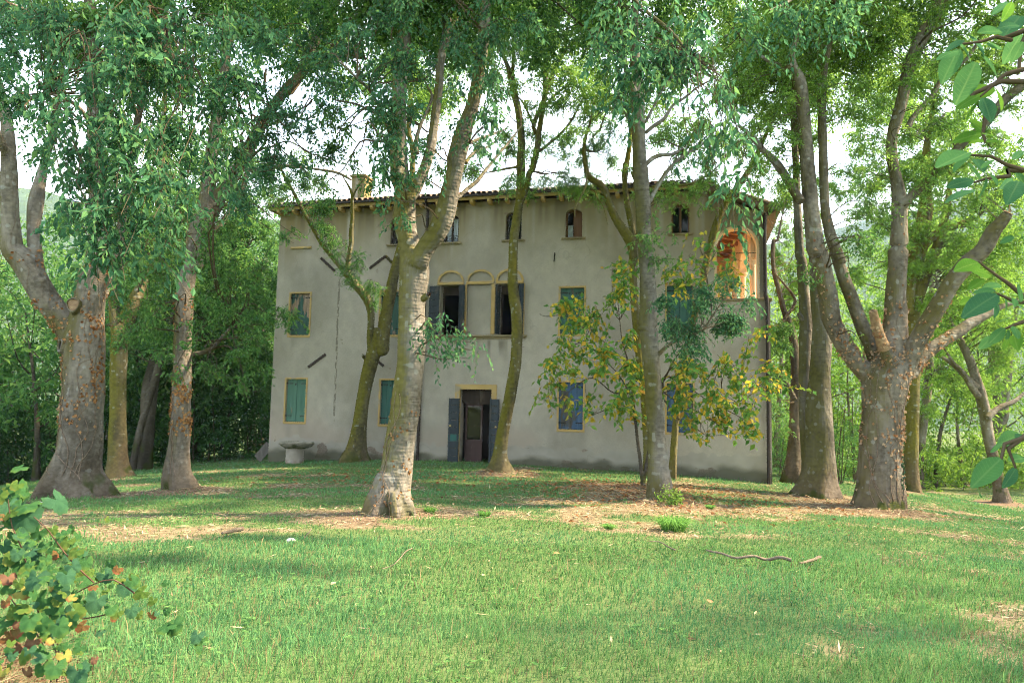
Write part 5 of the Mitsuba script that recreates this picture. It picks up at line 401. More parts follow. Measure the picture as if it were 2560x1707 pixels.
# ---- roof: hipped, tiles laid in columns; first rows as single tiles
OV, SL = .36, .315
zr = lambda d: 9.36 + (d + OV) * SL
u0, u1, dm = -9.3, 6.55, 5.0
rv = np.array([[u0, -OV, 9.36], [u1, -OV, 9.36], [u1, 10 + OV, 9.36], [u0, 10 + OV, 9.36], [u0 + 5.4, dm, zr(dm)], [u1 - 3.0, dm, zr(dm)]])
under = rv - [0, 0, .08]
hp('villa__roof', (np.vstack([rv, under]), np.array([[0, 1, 5], [0, 5, 4], [1, 2, 5], [2, 3, 4], [2, 4, 5], [3, 0, 4], [6, 11, 7], [6, 10, 11], [7, 11, 8], [8, 10, 9], [8, 11, 10], [9, 10, 6], [0, 6, 7], [0, 7, 1], [1, 7, 8], [1, 8, 2], [3, 9, 6], [3, 6, 0]])), 'roof_tile')
# shed roof over the loggia wing
hp('villa__roof', (np.array([[6.3, -OV, 9.24], [8.5, -OV, 8.40], [8.5, 8, 8.40], [6.3, 8, 9.24], [6.3, -OV, 9.16], [8.5, -OV, 8.32], [8.5, 8, 8.32], [6.3, 8, 9.16]]), np.array([[0, 1, 2], [0, 2, 3], [4, 6, 5], [4, 7, 6], [0, 4, 5], [0, 5, 1], [1, 5, 6], [1, 6, 2]])), 'roof_tile')
def barrel(L, r0, r1):
    a = np.linspace(0, np.pi, 6); P = []
    for s, r in ((0, r0), (L, r1)):
        for k in (r, r - .018): P += [[math.cos(t) * k, s, math.sin(t) * k] for t in a]
    P = np.array(P); f = []
    for j in range(5): f += [[j, j + 12 + 0, j + 13], [j, j + 13, j + 1], [6 + j, 6 + j + 1, 0 + j + 1], [6 + j, j + 1, j]]
    for j in range(5): f += [[6 + j, 19 + j, 18 + j], [6 + j, 7 + j, 19 + j]]
    return P, np.array(f)
tl = barrel(.46, .095, .075); tv, tf = tl
tilt = math.atan(SL); TV = np.stack([tv[:, 0], tv[:, 1] * math.cos(tilt) - tv[:, 2] * math.sin(tilt), tv[:, 1] * math.sin(tilt) + tv[:, 2] * math.cos(tilt)], 1)
tile_ply = mikit.ply((V(TV) - V(np.zeros(3)), tf), 'roof_tile')
rest = []; cnt = 0; rng = np.random.default_rng(5)
for row in range(14):
    for c in range(80):
        u = u0 + .12 + c * .2; d = -OV - .06 + row * .37
        if not (u0 + max(0, d + OV) + .05 < u < u1 - max(0, d + OV) * .55 - .03): continue
        pos = np.array([u + rng.normal(0, .008), d + rng.normal(0, .012), zr(d) + .015 + row * .0 + rng.normal(0, .004)])
        if row < 4 and cnt < 300 and (row < 3 or c % 1 == 0):
            w = V(pos); scene[num('villa__roof__tile')] = {**tile_ply, 'to_world': T4().translate(w.tolist())}; cnt += 1
        else: rest.append((TV + pos, tf))
kk = hp('villa__roof__tile_rows', rest, 'roof_tile'); labels[kk] = {'kind': 'stuff'}
rest = []
for c in range(22):
    d = -OV - .05 + c * .19
    sh = np.stack([tv[:, 1] * .95, tv[:, 0], tv[:, 2]], 1)
    for r in range(6):
        u = 8.5 - r * .36; z = 8.40 + (8.5 - u) * .382
        q = sh * [-1, 1, 1]; q = np.stack([q[:, 0], q[:, 1], q[:, 2] - q[:, 0] * .382], 1)
        rest.append((q + [u, d, z + .02], tf[:, ::-1]))
labels[hp('villa__roof_001__tile_rows', rest, 'roof_tile')] = {'kind': 'stuff'}
hp('villa__eave_board', [bx(-9.28, 6.5, -OV + .03, -OV + .07, 9.19, 9.345), bx(-9.28, -9.24, -OV + .07, 10, 9.19, 9.345), bx(-9.24, 6.4, -OV + .07, 0, 9.30, 9.32)], 'ochre')
kk = hp('villa__gutter', plate(Polygon([(0, 0), (.1, 0), (.1, .07), (.09, .07), (.09, .012), (.012, .012), (.012, .07), (0, .07)]), 0, 1), 'gutter_metal')
gv_, gf_ = plate(Polygon([(0, 0), (.1, 0), (.1, .07), (.09, .07), (.09, .012), (.012, .012), (.012, .07), (0, .07)]), 0, 15.9)
put(kk, (V(np.stack([gv_[:, 1] - 9.3, -OV - .08 + gv_[:, 0], gv_[:, 2] + 9.29], 1)), gf_[:, ::-1]), 'gutter_metal')
for u in np.arange(-8.9, 6.3, .62):
    hp('villa__rafter_end', plate(Polygon([(0, 0), (.36, 0), (.36, .06), (.28, .12), (0, .12)]), -.05, .05), 'ochre')
    key = [k for k in scene if k.startswith('villa__rafter_end')][-1]
    v, f = plate(Polygon([(0, -.02), (-.25, -.02), (-.33, .03), (-.33, .12), (0, .12)]), -.055, .055)
    put(key, (V(np.stack([v[:, 1] + u, v[:, 0], v[:, 2] + 9.085 + .0], 1)), f), 'ochre')
# chimney
hp('villa__chimney', [bx(-6.33, -5.80, .35, .95, 9.3, 10.6), bx(-6.38, -5.75, .30, 1.0, 10.5, 10.56), bx(-6.36, -5.77, .32, .98, 9.50, 9.54)], 'plaster')
# ---- loggia
hp('villa__loggia_ledge', [bx(6.45, 8.26, -.06, .5, 5.60, 5.672, .012)], 'sill_stone')
hp('villa__loggia_floor', [bx(6.35, 8.0, .5, 7, 5.552, 5.66)], 'loggia_plaster')
hp('villa__loggia_arch', [plate(arch(LU, .68, 5.68, 7.32, .68, 24).difference(arch(LU, .60, 5.68, 7.32, .60, 24)), .02, .42)], 'loggia_plaster')
side = lambda d: 7.80 - (d - .5) * .078
arc = [.9, 3.05, 5.35]
poly = sbox(.5, 7.05, 7.2, 8.5)
for a, b in zip([.5] + arc, arc + [7.2]):
    c_, r_ = (a + b) / 2, (b - a) / 2 - .1; poly = poly.difference(arch(c_, r_, 6.9, 7.1, min(r_, .62), 16))
v, f = plate(poly, -.13, .13)
hp('villa__loggia_arcade', (np.stack([side(v[:, 0]) + v[:, 1], v[:, 0], v[:, 2]], 1), f[:, ::-1]), 'loggia_plaster')
prof = [(.14, 5.66), (.14, 5.72), (.115, 5.76), (.10, 5.80), (.098, 6.5), (.088, 6.82), (.10, 6.84), (.10, 6.87), (.09, 6.89), (.13, 6.97), (.15, 7.0), (.15, 7.06)]
for d in arc:
    a = np.arange(16) * np.pi / 8; vv = np.array([[side(d) + r * math.cos(t), d + r * math.sin(t), z] for r, z in prof for t in a])
    n = len(prof); i = np.arange(n - 1)[:, None] * 16; j = np.arange(16)[None]; kx = (j + 1) % 16
    hp('villa__loggia_column', (vv, np.concatenate([np.stack([i + j, i + kx, i + kx + 16], -1).reshape(-1, 3), np.stack([i + j, i + kx + 16, i + j + 16], -1).reshape(-1, 3)])), 'loggia_plaster', smooth=40)
hp('villa__loggia_back_wall', [bx(6.35, 6.42, .5, 7.0, 5.66, 9.1), bx(6.42, 7.34, 6.9, 7.0, 5.66, 8.6)], 'loggia_plaster')
hp('villa__loggia_door', [bx(6.42, 6.45, 2.6, 3.6, 5.66, 7.5)], 'dark_wood')
for d in (.9, 1.7, 2.5, 3.3, 4.1, 4.9, 5.7):
    v, f = bx(6.42, 7.98, d, d + .16, 8.0, 8.18); v = v.copy(); v[:, 2] += (8.0 - v[:, 0]) * .20
    hp('villa__loggia_beam', (v, f), 'loggia_wood')
v, f = bx(6.42, 8.0, .5, 7, 8.24, 8.27); v = v.copy(); v[:, 2] += (8.0 - v[:, 0]) * .25
hp('villa__loggia_ceiling', (v, f), 'loggia_wood')
pipe('villa__tie_rod', [(6.5, .25, 7.18), (8.0, .25, 7.16)], .012, 'iron', 6)

# ------------------------------------------------------------------ trees
def bark(light, dark, moss, moss_amt, soil=(0.14, 0.105, 0.075), streak=0.5, lichen=0.5, side=(-1.0, -0.2)):
    def f(p, n, uv):
        N, S = mikit.noise, mikit.smoothstep
        big = mikit.fbm(p.x * 1.6, p.y * 1.6, p.z * 0.9, 4); fine = mikit.fbm(p.x * 16, p.y * 16, p.z * 16, 3)
        hor = N(p.x * 9, p.y * 9, p.z * 52) * 0.5 + N(p.x * 17, p.y * 17, p.z * 21) * 0.5; streak_ = streak * S(0.35, 0.7, mikit.fbm(p.x * 2.6 + 8, p.y * 2.6, p.z * 1.5, 3))
        c = mikit.mix(dark, light, S(0.22, 0.75, big * 0.75 + fine * 0.35 - 0.05))
        c = c * (1 - streak_ * 0.5 * S(0.55, 0.8, hor)) * (1 + streak_ * 0.5 * S(0.50, 0.25, hor)); ver = N(p.x * 19, p.y * 19, p.z * 3.0); c = c * (1 - 0.35 * (1 - streak) * S(0.5, 0.85, ver))
        g = n.x * side[0] + n.y * side[1]
        m = S(0.30, 0.70, moss_amt + 0.30 * g + 0.9 * (mikit.fbm(p.x * 2.2 + 5, p.y * 2.2, p.z * 0.8, 4) - 0.5) + 0.25 * (fine - 0.5))
        c = mikit.mix(c, mi.Color3f(moss) * (0.65 + 0.7 * fine), m * 0.85)
        l = S(0.70, 0.78, N(p.x * 10 + 3, p.y * 10, p.z * 9) * 0.75 + 0.25 * big) * lichen
        c = mikit.mix(c, mi.Color3f(0.36, 0.38, 0.36), l * 0.8)
        e = S(1.15, 0.1, p.z + 0.9 * (big - 0.5))
        c = mikit.mix(c, mikit.mix(mi.Color3f(soil) * 0.5, soil, fine), e * 0.6)
        gm = S(1.0, 0.15, p.z) * S(0.54, 0.68, mikit.fbm(p.x * 3.3, p.y * 3.3, p.z * 2.0 + 9, 3)); c = mikit.mix(c, mi.Color3f(0.045, 0.06, 0.015), gm * 0.9)
        return c
    return f
def bark_h(p, n, uv):
    return 0.28 * mikit.noise(p.x * 9, p.y * 9, p.z * 40) + 0.9 * mikit.fbm(p.x * 14, p.y * 14, p.z * 6, 3)
def bark_mat(name, *a, **k):
    scene[name] = two({'type': 'bumpmap', 'b': mikit.proc(bark_h, eps=0.004), 'scale': 0.050, 'nested': {'type': 'diffuse', 'reflectance': mikit.proc(bark(*a, **k))}})
bark_mat('bark_grey', (0.262, 0.236, 0.198), (0.078, 0.067, 0.052), (0.100, 0.090, 0.026), 0.30, streak=0.30)
bark_mat('bark_moss', (0.17, 0.155, 0.09), (0.06, 0.055, 0.03), (0.13, 0.12, 0.018), 0.50, lichen=0.5, streak=0.25)
bark_mat('bark_smooth', (0.205, 0.192, 0.170), (0.07, 0.065, 0.052), (0.120, 0.110, 0.024), 0.46, streak=0.75, lichen=0.4)
bark_mat('bark_banded', (0.225, 0.212, 0.185), (0.07, 0.066, 0.053), (0.095, 0.092, 0.022), 0.38, streak=0.6, lichen=0.4)
bark_mat('bark_dark', (0.115, 0.10, 0.075), (0.042, 0.037, 0.028), (0.06, 0.055, 0.02), 0.12, soil=(0.065, 0.055, 0.042), lichen=0.1)
scene['twig_wood'] = {'type': 'diffuse', 'reflectance': {'type': 'rgb', 'value': [0.085, 0.068, 0.045]}}
scene['cut_wood'] = two({'type': 'diffuse', 'reflectance': mikit.proc(lambda p, n, uv: mikit.mix((0.13, 0.08, 0.045), (0.42, 0.30, 0.19), mikit.fbm(p.x * 18, p.y * 18, p.z * 18, 3)))})
scene['hollow_wood'] = two({'type': 'diffuse', 'reflectance': {'type': 'rgb', 'value': [0.045, 0.028, 0.018]}})
VC = {'type': 'mesh_attribute', 'name': 'vertex_color'}
scene['leaf'] = {'type': 'principledthin', 'base_color': VC, 'roughness': 0.40, 'diff_trans': 1.05, 'spec_trans': 0.0, 'eta': 1.4}
scene['grass_blade'] = {'type': 'principledthin', 'base_color': VC, 'roughness': 0.5, 'diff_trans': 0.7, 'spec_trans': 0.0, 'eta': 1.35}
scene['dry_leaf'] = {'type': 'principledthin', 'base_color': VC, 'roughness': 0.7, 'diff_trans': 0.45, 'spec_trans': 0.0, 'eta': 1.3}

def smooth_mesh(v, f, it=2):
    n = len(v); e = np.vstack([f[:, [0, 1]], f[:, [1, 2]], f[:, [2, 0]]]); e = np.vstack([e, e[:, ::-1]])
    A = sps.csr_matrix((np.ones(len(e)), (e[:, 0], e[:, 1])), (n, n)); A.data[:] = 1
    d = np.asarray(A.sum(1)).ravel(); 
    for _ in range(it):
        for lam in (0.55, -0.50): v = v + lam * ((A @ v) / d[:, None] - v)
    return v
def trunk_mesh(limbs, base, flare, seed, rough=1.0, lod=0):
    parts = []
    bz, bxy = base[2], np.array(base[:2])
    ph = seed * 1.7
    def rad(P, a, r, C):
        h = C[:, 2][:, None] - bz
        lobe = 0.5 + 0.5 * np.cos(a[None] * 3 + ph + 1.5 * np.sin(a[None] * 2 + ph * 2)); lobe = (lobe * 0.7 + 0.3 * (0.5 + .5 * np.cos(a[None] * 7 + ph))) ** 1.6
        big = meshkit.fbm(P * 1.7 + seed, 3) - 0.5; sm = meshkit.fbm(P * [13, 13, 3.5] + seed, 4) - 0.5
        return r * (1 + flare * np.exp(-np.maximum(h, 0) / 0.30) * (0.12 + 1.05 * lobe) + 0.10 * flare * np.exp(-np.maximum(h, 0) / 1.3) * (lobe - 0.5)) * (1 + 0.20 * rough * (big - .02) + 0.20 * rough * sm)
    ms = []
    for i, L in enumerate(limbs):
        P = np.array(L, float)
        if i == 0: P = np.vstack([P[0] + [0, 0, -0.45, 0], P])
        r0 = P[:, 3].max()
        C = catmull(P, lambda b: float(np.clip(b[3] * 0.55, 0.07, 0.15 if b[3] > .22 else 0.26)) if not lod else .55)
        C[:, 3] = np.maximum(C[:, 3], 0.006)
        s = (30 if r0 > .24 else int(np.clip(r0 * 75, 6, 26))) if not lod else 7
        m = tube(C, s, rad if r0 > .05 else None)
        if r0 > .035: ms.append(m)
        else: parts.append(m)
    M = None
    for v, f in ms:
        a = m3.Manifold(m3.Mesh(vert_properties=np.asarray(v, np.float32), tri_verts=np.asarray(f, np.uint32)))
        if a.status() != m3.Error.NoError: parts.append((v, f)); continue
        if a.volume() < 0: a = m3.Manifold(m3.Mesh(vert_properties=np.asarray(v, np.float32), tri_verts=np.asarray(f[:, ::-1], np.uint32)))
        M = a if M is None else M + a
    if M is not None:
        q = M.to_mesh(); v, f = np.asarray(q.vert_properties[:, :3], float), np.asarray(q.tri_verts, int)
        parts.insert(0, (smooth_mesh(v, f, 3), f))
    return cat(parts)

def kites(p, d, nrm, L, Wr, fold, col):
    """leaves: base points, directions, normals, lengths -> folded four point leaves with one colour each"""
    s = unit(np.cross(d, nrm)); n = np.cross(s, d); L = L[:, None]
    mid = p + d * L * .42 - n * 0.0; off = s * L * Wr * .5; up = n * L * fold
    v = np.stack([p, mid + off + up, p + d * L - up * .6, mid - off + up], 1).reshape(-1, 3)
    i = np.arange(len(p))[:, None] * 4
    f = np.concatenate([i + [0, 1, 2], i + [0, 2, 3]], 1).reshape(-1, 3)
    return v, f, np.repeat(col, 4, axis=0)
def sprays(rng, C, R, cnt, L, pal, droop=.5, nl=9, Wr=.44, flat=.35, twl=1.0):
    """leafy twigs filling ellipsoids C (n,3) radii R (n,3) with cnt (n) leaves; returns leaves and twig stems"""
    nt = np.maximum(1, np.round(np.asarray(cnt) / nl).astype(int)); idx = np.repeat(np.arange(len(C)), nt); m = len(idx)
    d = unit(rng.normal(size=(m, 3))); rr = rng.random(m) ** (1 / 2.4)
    s0 = C[idx] + d * R[idx] * rr[:, None]
    tw = unit(d * [.9, .9, .35] + rng.normal(size=(m, 3)) * .55 + np.array([0, 0, -droop]))
    Lt = L * nl * .42 * (0.7 + .6 * rng.random(m)) * twl
    start = s0 - tw * (Lt * .5)[:, None]
    t = (np.arange(nl) + .5) / nl
    pos = start[:, None] + tw[:, None] * (Lt[:, None] * t)[..., None] + np.array([0, 0, -1.0]) * (droop * .35 * Lt[:, None] * t ** 2)[..., None]
    side = unit(np.cross(tw, unit(rng.normal(size=(m, 3)) * .5 + [0, 0, 1.0])))
    alt = np.where(np.arange(nl) % 2 == 0, 1.0, -1.0)
    ld = unit(tw[:, None] * .55 + side[:, None] * alt[None, :, None] * .85 + rng.normal(size=(m, nl, 3)) * .30 + np.array([0, 0, -droop * 1.1]))
    nr = unit(rng.normal(size=(m, nl, 3)) * .75 + np.array([0, 0, 1.0]) * (1 - flat) + unit(d)[:, None] * .4)
    nr = unit(nr - ld * (nr * ld).sum(-1, keepdims=True))
    LL = L * (0.65 + .6 * rng.random((m, nl)))
    tone = (0.78 + .44 * rng.random(m))[:, None, None]; pal = np.asarray(pal, float)
    w = rng.random((m, nl)) ** 1.3; k = w * (len(pal) - 1); lo = np.minimum(k.astype(int), len(pal) - 2); fr = (k - lo)[..., None]
    col = (pal[lo] * (1 - fr) + pal[lo + 1] * fr) * tone * (0.85 + .3 * rng.random((m, nl)))[..., None]
    q = lambda a: a.reshape(-1, a.shape[-1])
    leaves = kites(q(pos), q(ld), q(nr), LL.ravel(), Wr, .10, q(col))
    e = start + tw * Lt[:, None] + np.array([0, 0, -1.0]) * (droop * .35 * Lt)[:, None]
    return leaves, (start, e)
def stems(rng, a, b, r0, r1):
    """thin three sided twigs from a to b"""
    t = unit(b - a); x = unit(np.cross(t, rng.normal(size=t.shape))); y = np.cross(t, x); P = []
    for c, r in ((a, r0), ((a + b) / 2 + [0, 0, .01], (r0 + r1) / 2), (b, r1)):
        for k in range(3): P.append(c + (x * math.cos(2.094 * k) + y * math.sin(2.094 * k)) * r)
    v = np.stack(P, 1).reshape(-1, 3); i = np.arange(len(a))[:, None] * 9; f = []
    for s in (0, 3):
        for k in range(3):
            k2 = (k + 1) % 3; f += [i + [s + k, s + k2, s + k2 + 3], i + [s + k, s + k2 + 3, s + k + 3]]
    return v, np.concatenate(f, 1).reshape(-1, 3)
def boughs(rng, limbs, C, sag=.25, rmax=.028):
    """curved branches from the nearest suitable limb to each leaf mass"""
    P = np.vstack([catmull(np.array(L), .25)[:, :4] for L in limbs]); out = []
    for c in C:
        d = np.linalg.norm(P[:, :3] - c, axis=1) + np.where(P[:, 2] > c[2] + .8, 1.5, 0) + np.where(P[:, 3] > .2, .8, 0)
        a = P[np.argmin(d)]; L = np.linalg.norm(c - a[:3])
        if L < .25: continue
        if L > 4.5: continue
        m = (a[:3] + c) / 2 + rng.normal(size=3) * .10 * L + [0, 0, sag * L * .6]
        r = min(rmax, a[3] * .8, .010 + .006 * L)
        e = c + (c - m) * .25
        pts = np.array([[*a[:3], r], [*((a[:3] + m) / 2 + rng.normal(size=3) * .04 * L), r * .85], [*m, r * .65], [*((m + c) / 2 + rng.normal(size=3) * .04 * L), r * .45], [*c, r * .3], [*e, .004]])
        out.append(tube(catmull(pts, max(.12, L / 9)), 5 if L > 1 and c[1] < 19 else 3, cap=False))
    return out
PAL = {
 'blue': [(0.028, 0.080, 0.040), (0.042, 0.112, 0.056), (0.062, 0.145, 0.066), (0.090, 0.175, 0.055)],
 'mid': [(0.034, 0.088, 0.026), (0.054, 0.128, 0.036), (0.085, 0.17, 0.045), (0.12, 0.205, 0.05)],
 'light': [(0.06, 0.125, 0.028), (0.095, 0.175, 0.036), (0.13, 0.22, 0.045), (0.145, 0.24, 0.045)],  # light and lime: backlight put into the leaf colour
 'lime': [(0.075, 0.145, 0.026), (0.105, 0.185, 0.032), (0.145, 0.235, 0.040), (0.148, 0.25, 0.035)],
 'shade': [(0.022, 0.060, 0.020), (0.036, 0.088, 0.027), (0.055, 0.12, 0.033)],  # mid greens darkened: shade of the wood edge put into the colour
 'autumn': [(0.05, 0.125, 0.03), (0.07, 0.16, 0.038), (0.10, 0.20, 0.04), (0.15, 0.24, 0.04), (0.16, 0.25, 0.04), (0.46, 0.39, 0.05), (0.52, 0.38, 0.04), (0.44, 0.25, 0.05)],
}
PAL = {k: [tuple(1.75 * q for q in c) if c[0] < .15 else tuple(1.2 * q for q in c) for c in v] for k, v in PAL.items()}
TRI = [0]
def leafmesh(key, lv, bsdf='leaf'):
    v, f, c = (np.concatenate(x) for x in ([l[0] for l in lv], [l[1] + o for l, o in zip(lv, np.cumsum([0] + [len(l[0]) for l in lv[:-1]]))], [l[2] for l in lv]))
    TRI[0] += len(f); return put(key, (v, f), bsdf, color=np.clip(c, 0.005, 0.9))
TREE_META = {
 'A': ('hackberry_tree', 'broad grey hackberry with two pruning scars, its thick limb leaning out at the left edge', 'bark_grey', .75, 1.0),
 'A2': ('hackberry_tree', 'mossy trunk standing just behind the broad leftmost hackberry', 'bark_moss', .7, .8),
 'A3': ('hackberry_tree', 'thin dark trunk leaning right in the shade behind the leftmost hackberry', 'bark_dark', .5, .6),
 'A4': ('hackberry_tree', 'dark shaded trunk deep in the wood between the two left hackberries', 'bark_dark', .5, .8),
 'D': ('hackberry_tree', 'hackberry with a patch of orange dead ivy round its trunk, left of the villa', 'bark_grey', .7, .8),
 'E': ('hackberry_tree', 'yellow mossy trunk leaning right close to the villa wall, with a curved second stem', 'bark_moss', .8, .5),
 'F': ('hackberry_tree', 'tall pale hackberry in the middle, forked before the villa, with a hollow stub', 'bark_smooth', .8, .7),
 'G': ('hackberry_tree', 'slim curved mossy trunk in front of the villa door', 'bark_moss', .9, .5),
 'H': ('hackberry_tree', 'straight grey banded trunk before the right half of the villa', 'bark_banded', .45, .5),
 'I': ('hackberry_tree', 'dark mossy forked tree half hidden behind the straight grey banded trunk', 'bark_moss', .5, .5),
 'J': ('walnut_tree', 'young walnut with yellow, orange and green autumn leaves before the villa', 'bark_dark', .3, .4),
 'K': ('hackberry_tree', 'dark trunk leaning right in front of the loggia', 'bark_moss', .5, .5),
 'L': ('hackberry_tree', 'mossy double trunk just left of the large tree with many limbs', 'bark_banded', .7, .7),
 'M': ('hackberry_tree', 'massive hackberry with many limbs, a broken stump and dead ivy, on the right', 'bark_grey', .42, 1.1),
 'N': ('hackberry_tree', 'mossy multi stemmed tree directly behind the massive right hackberry', 'bark_moss', .4, .6),
 'N2': ('hackberry_tree', 'slender grey trunk far right, close behind the massive hackberry', 'bark_grey', .4, .6),
 'O': ('hackberry_tree', 'trunk leaning left with bare side limbs at the far right of the lawn', 'bark_grey', .5, .6),
 'P': ('hackberry_tree', 'distant trunk forked in a narrow V near the right edge', 'bark_grey', .4, .5),
 'Q': ('young_tree', 'thin straight sapling stem in the bright thicket on the right', 'bark_dark', .2, .4),
 'R': ('hackberry_tree', 'old dark trunk with ivy behind the right corner of the villa', 'bark_dark', .8, 1.0),
 'W1': ('hackberry_tree', 'dark slender trunk in the wood left of the villa', 'bark_dark', .4, .6),
 'W2': ('young_tree', 'very thin dark sapling in the wood beside the villa', 'bark_dark', .2, .4),
}
NAME, GEO = {}, {}
for si, (k, T) in enumerate(TREES.items()):
    nm, lab, bk, fl, rg = TREE_META[k]
    key = num(nm); NAME[k] = key
    m = trunk_mesh(T['limbs'], T['base'], fl, si + 1.3, rg); GEO[k] = m; TRI[0] += len(m[1])
    put(key + '__trunk', m, bk, smooth=50 if k in 'ADFM' else True); tag(key, lab, 'tree')
# crowns: the leaf masses of LEAF (world centres and radii) and the high crown round the upper limbs
AREA = {'blue': .105, 'mid': .095, 'light': .095, 'fine': .075, 'big': .18}
for si, (k, T) in enumerate(TREES.items()):
    rng = np.random.default_rng(100 + si); lv, st, bo = [], [], []
    limbs = [np.array(L) for j, L in enumerate(T['limbs']) if (k, j) not in (('M', 3), ('F', 10), ('M', 8))]
    for (x, y, z, rx, rz, pal, Ln, cov, droop) in LEAF.get(k, []):
        A = math.pi * rx * rz; ncl = max(1, int(A / .16))
        d = rng.normal(size=(ncl, 3)); d = unit(d) * (rng.random(ncl) ** .45)[:, None]
        C = np.array([x, y, z]) + d * [rx, max(rx, rz) * .9, rz] * .85
        cn = .62 * cov * A / (.125 * Ln * Ln) / ncl; r = .27 * (.7 + .6 * rng.random(ncl))
        R = np.stack([r, r, r * .7], 1)
        a, s = sprays(rng, C, R, cn * (.6 + .8 * rng.random(ncl)), Ln, PAL[pal], droop, Wr=.58 if pal == 'autumn' else .44)
        lv.append(a)
        if Ln < .13 and y < 12.5: st.append(stems(rng, *s, .0032, .0016))
        elif y < 26:
            q = rng.random(len(s[0])) < .3; st.append(stems(rng, s[0][q], s[1][q], .006, .003))
        bo += boughs(rng, limbs, C[:max(2, ncl // 2)])
    hi = CROWN.get(k)
    if hi:
        zmin, n, Ln, pal, cov, spread = hi; n = int(n * .32)
        P = np.vstack([catmull(L, .3) for L in limbs]); P = P[(P[:, 2] > zmin) & (P[:, 3] < .20)]
        if len(P):
            C = P[rng.integers(0, len(P), n), :3] + rng.normal(size=(n, 3)) * [spread, spread, spread * .6]; C = C[C[:, 2] > zmin]
            r = .55 * (.7 + .6 * rng.random(len(C))); R = np.stack([r, r, r * .7], 1)
            a, s = sprays(rng, C, R, cov * np.pi * r * r / (.125 * Ln * Ln), Ln, PAL[pal], .45); lv.append(a)
            bo += boughs(rng, limbs, C[::2])
    if lv: leafmesh(NAME[k] + '__crown', lv)
    if bo or st:
        m = cat(bo + st); TRI[0] += len(m[1]); put(NAME[k] + '__branches', m, 'twig_wood', smooth=False); labels[NAME[k] + '__branches'] = {'kind': 'stuff'}

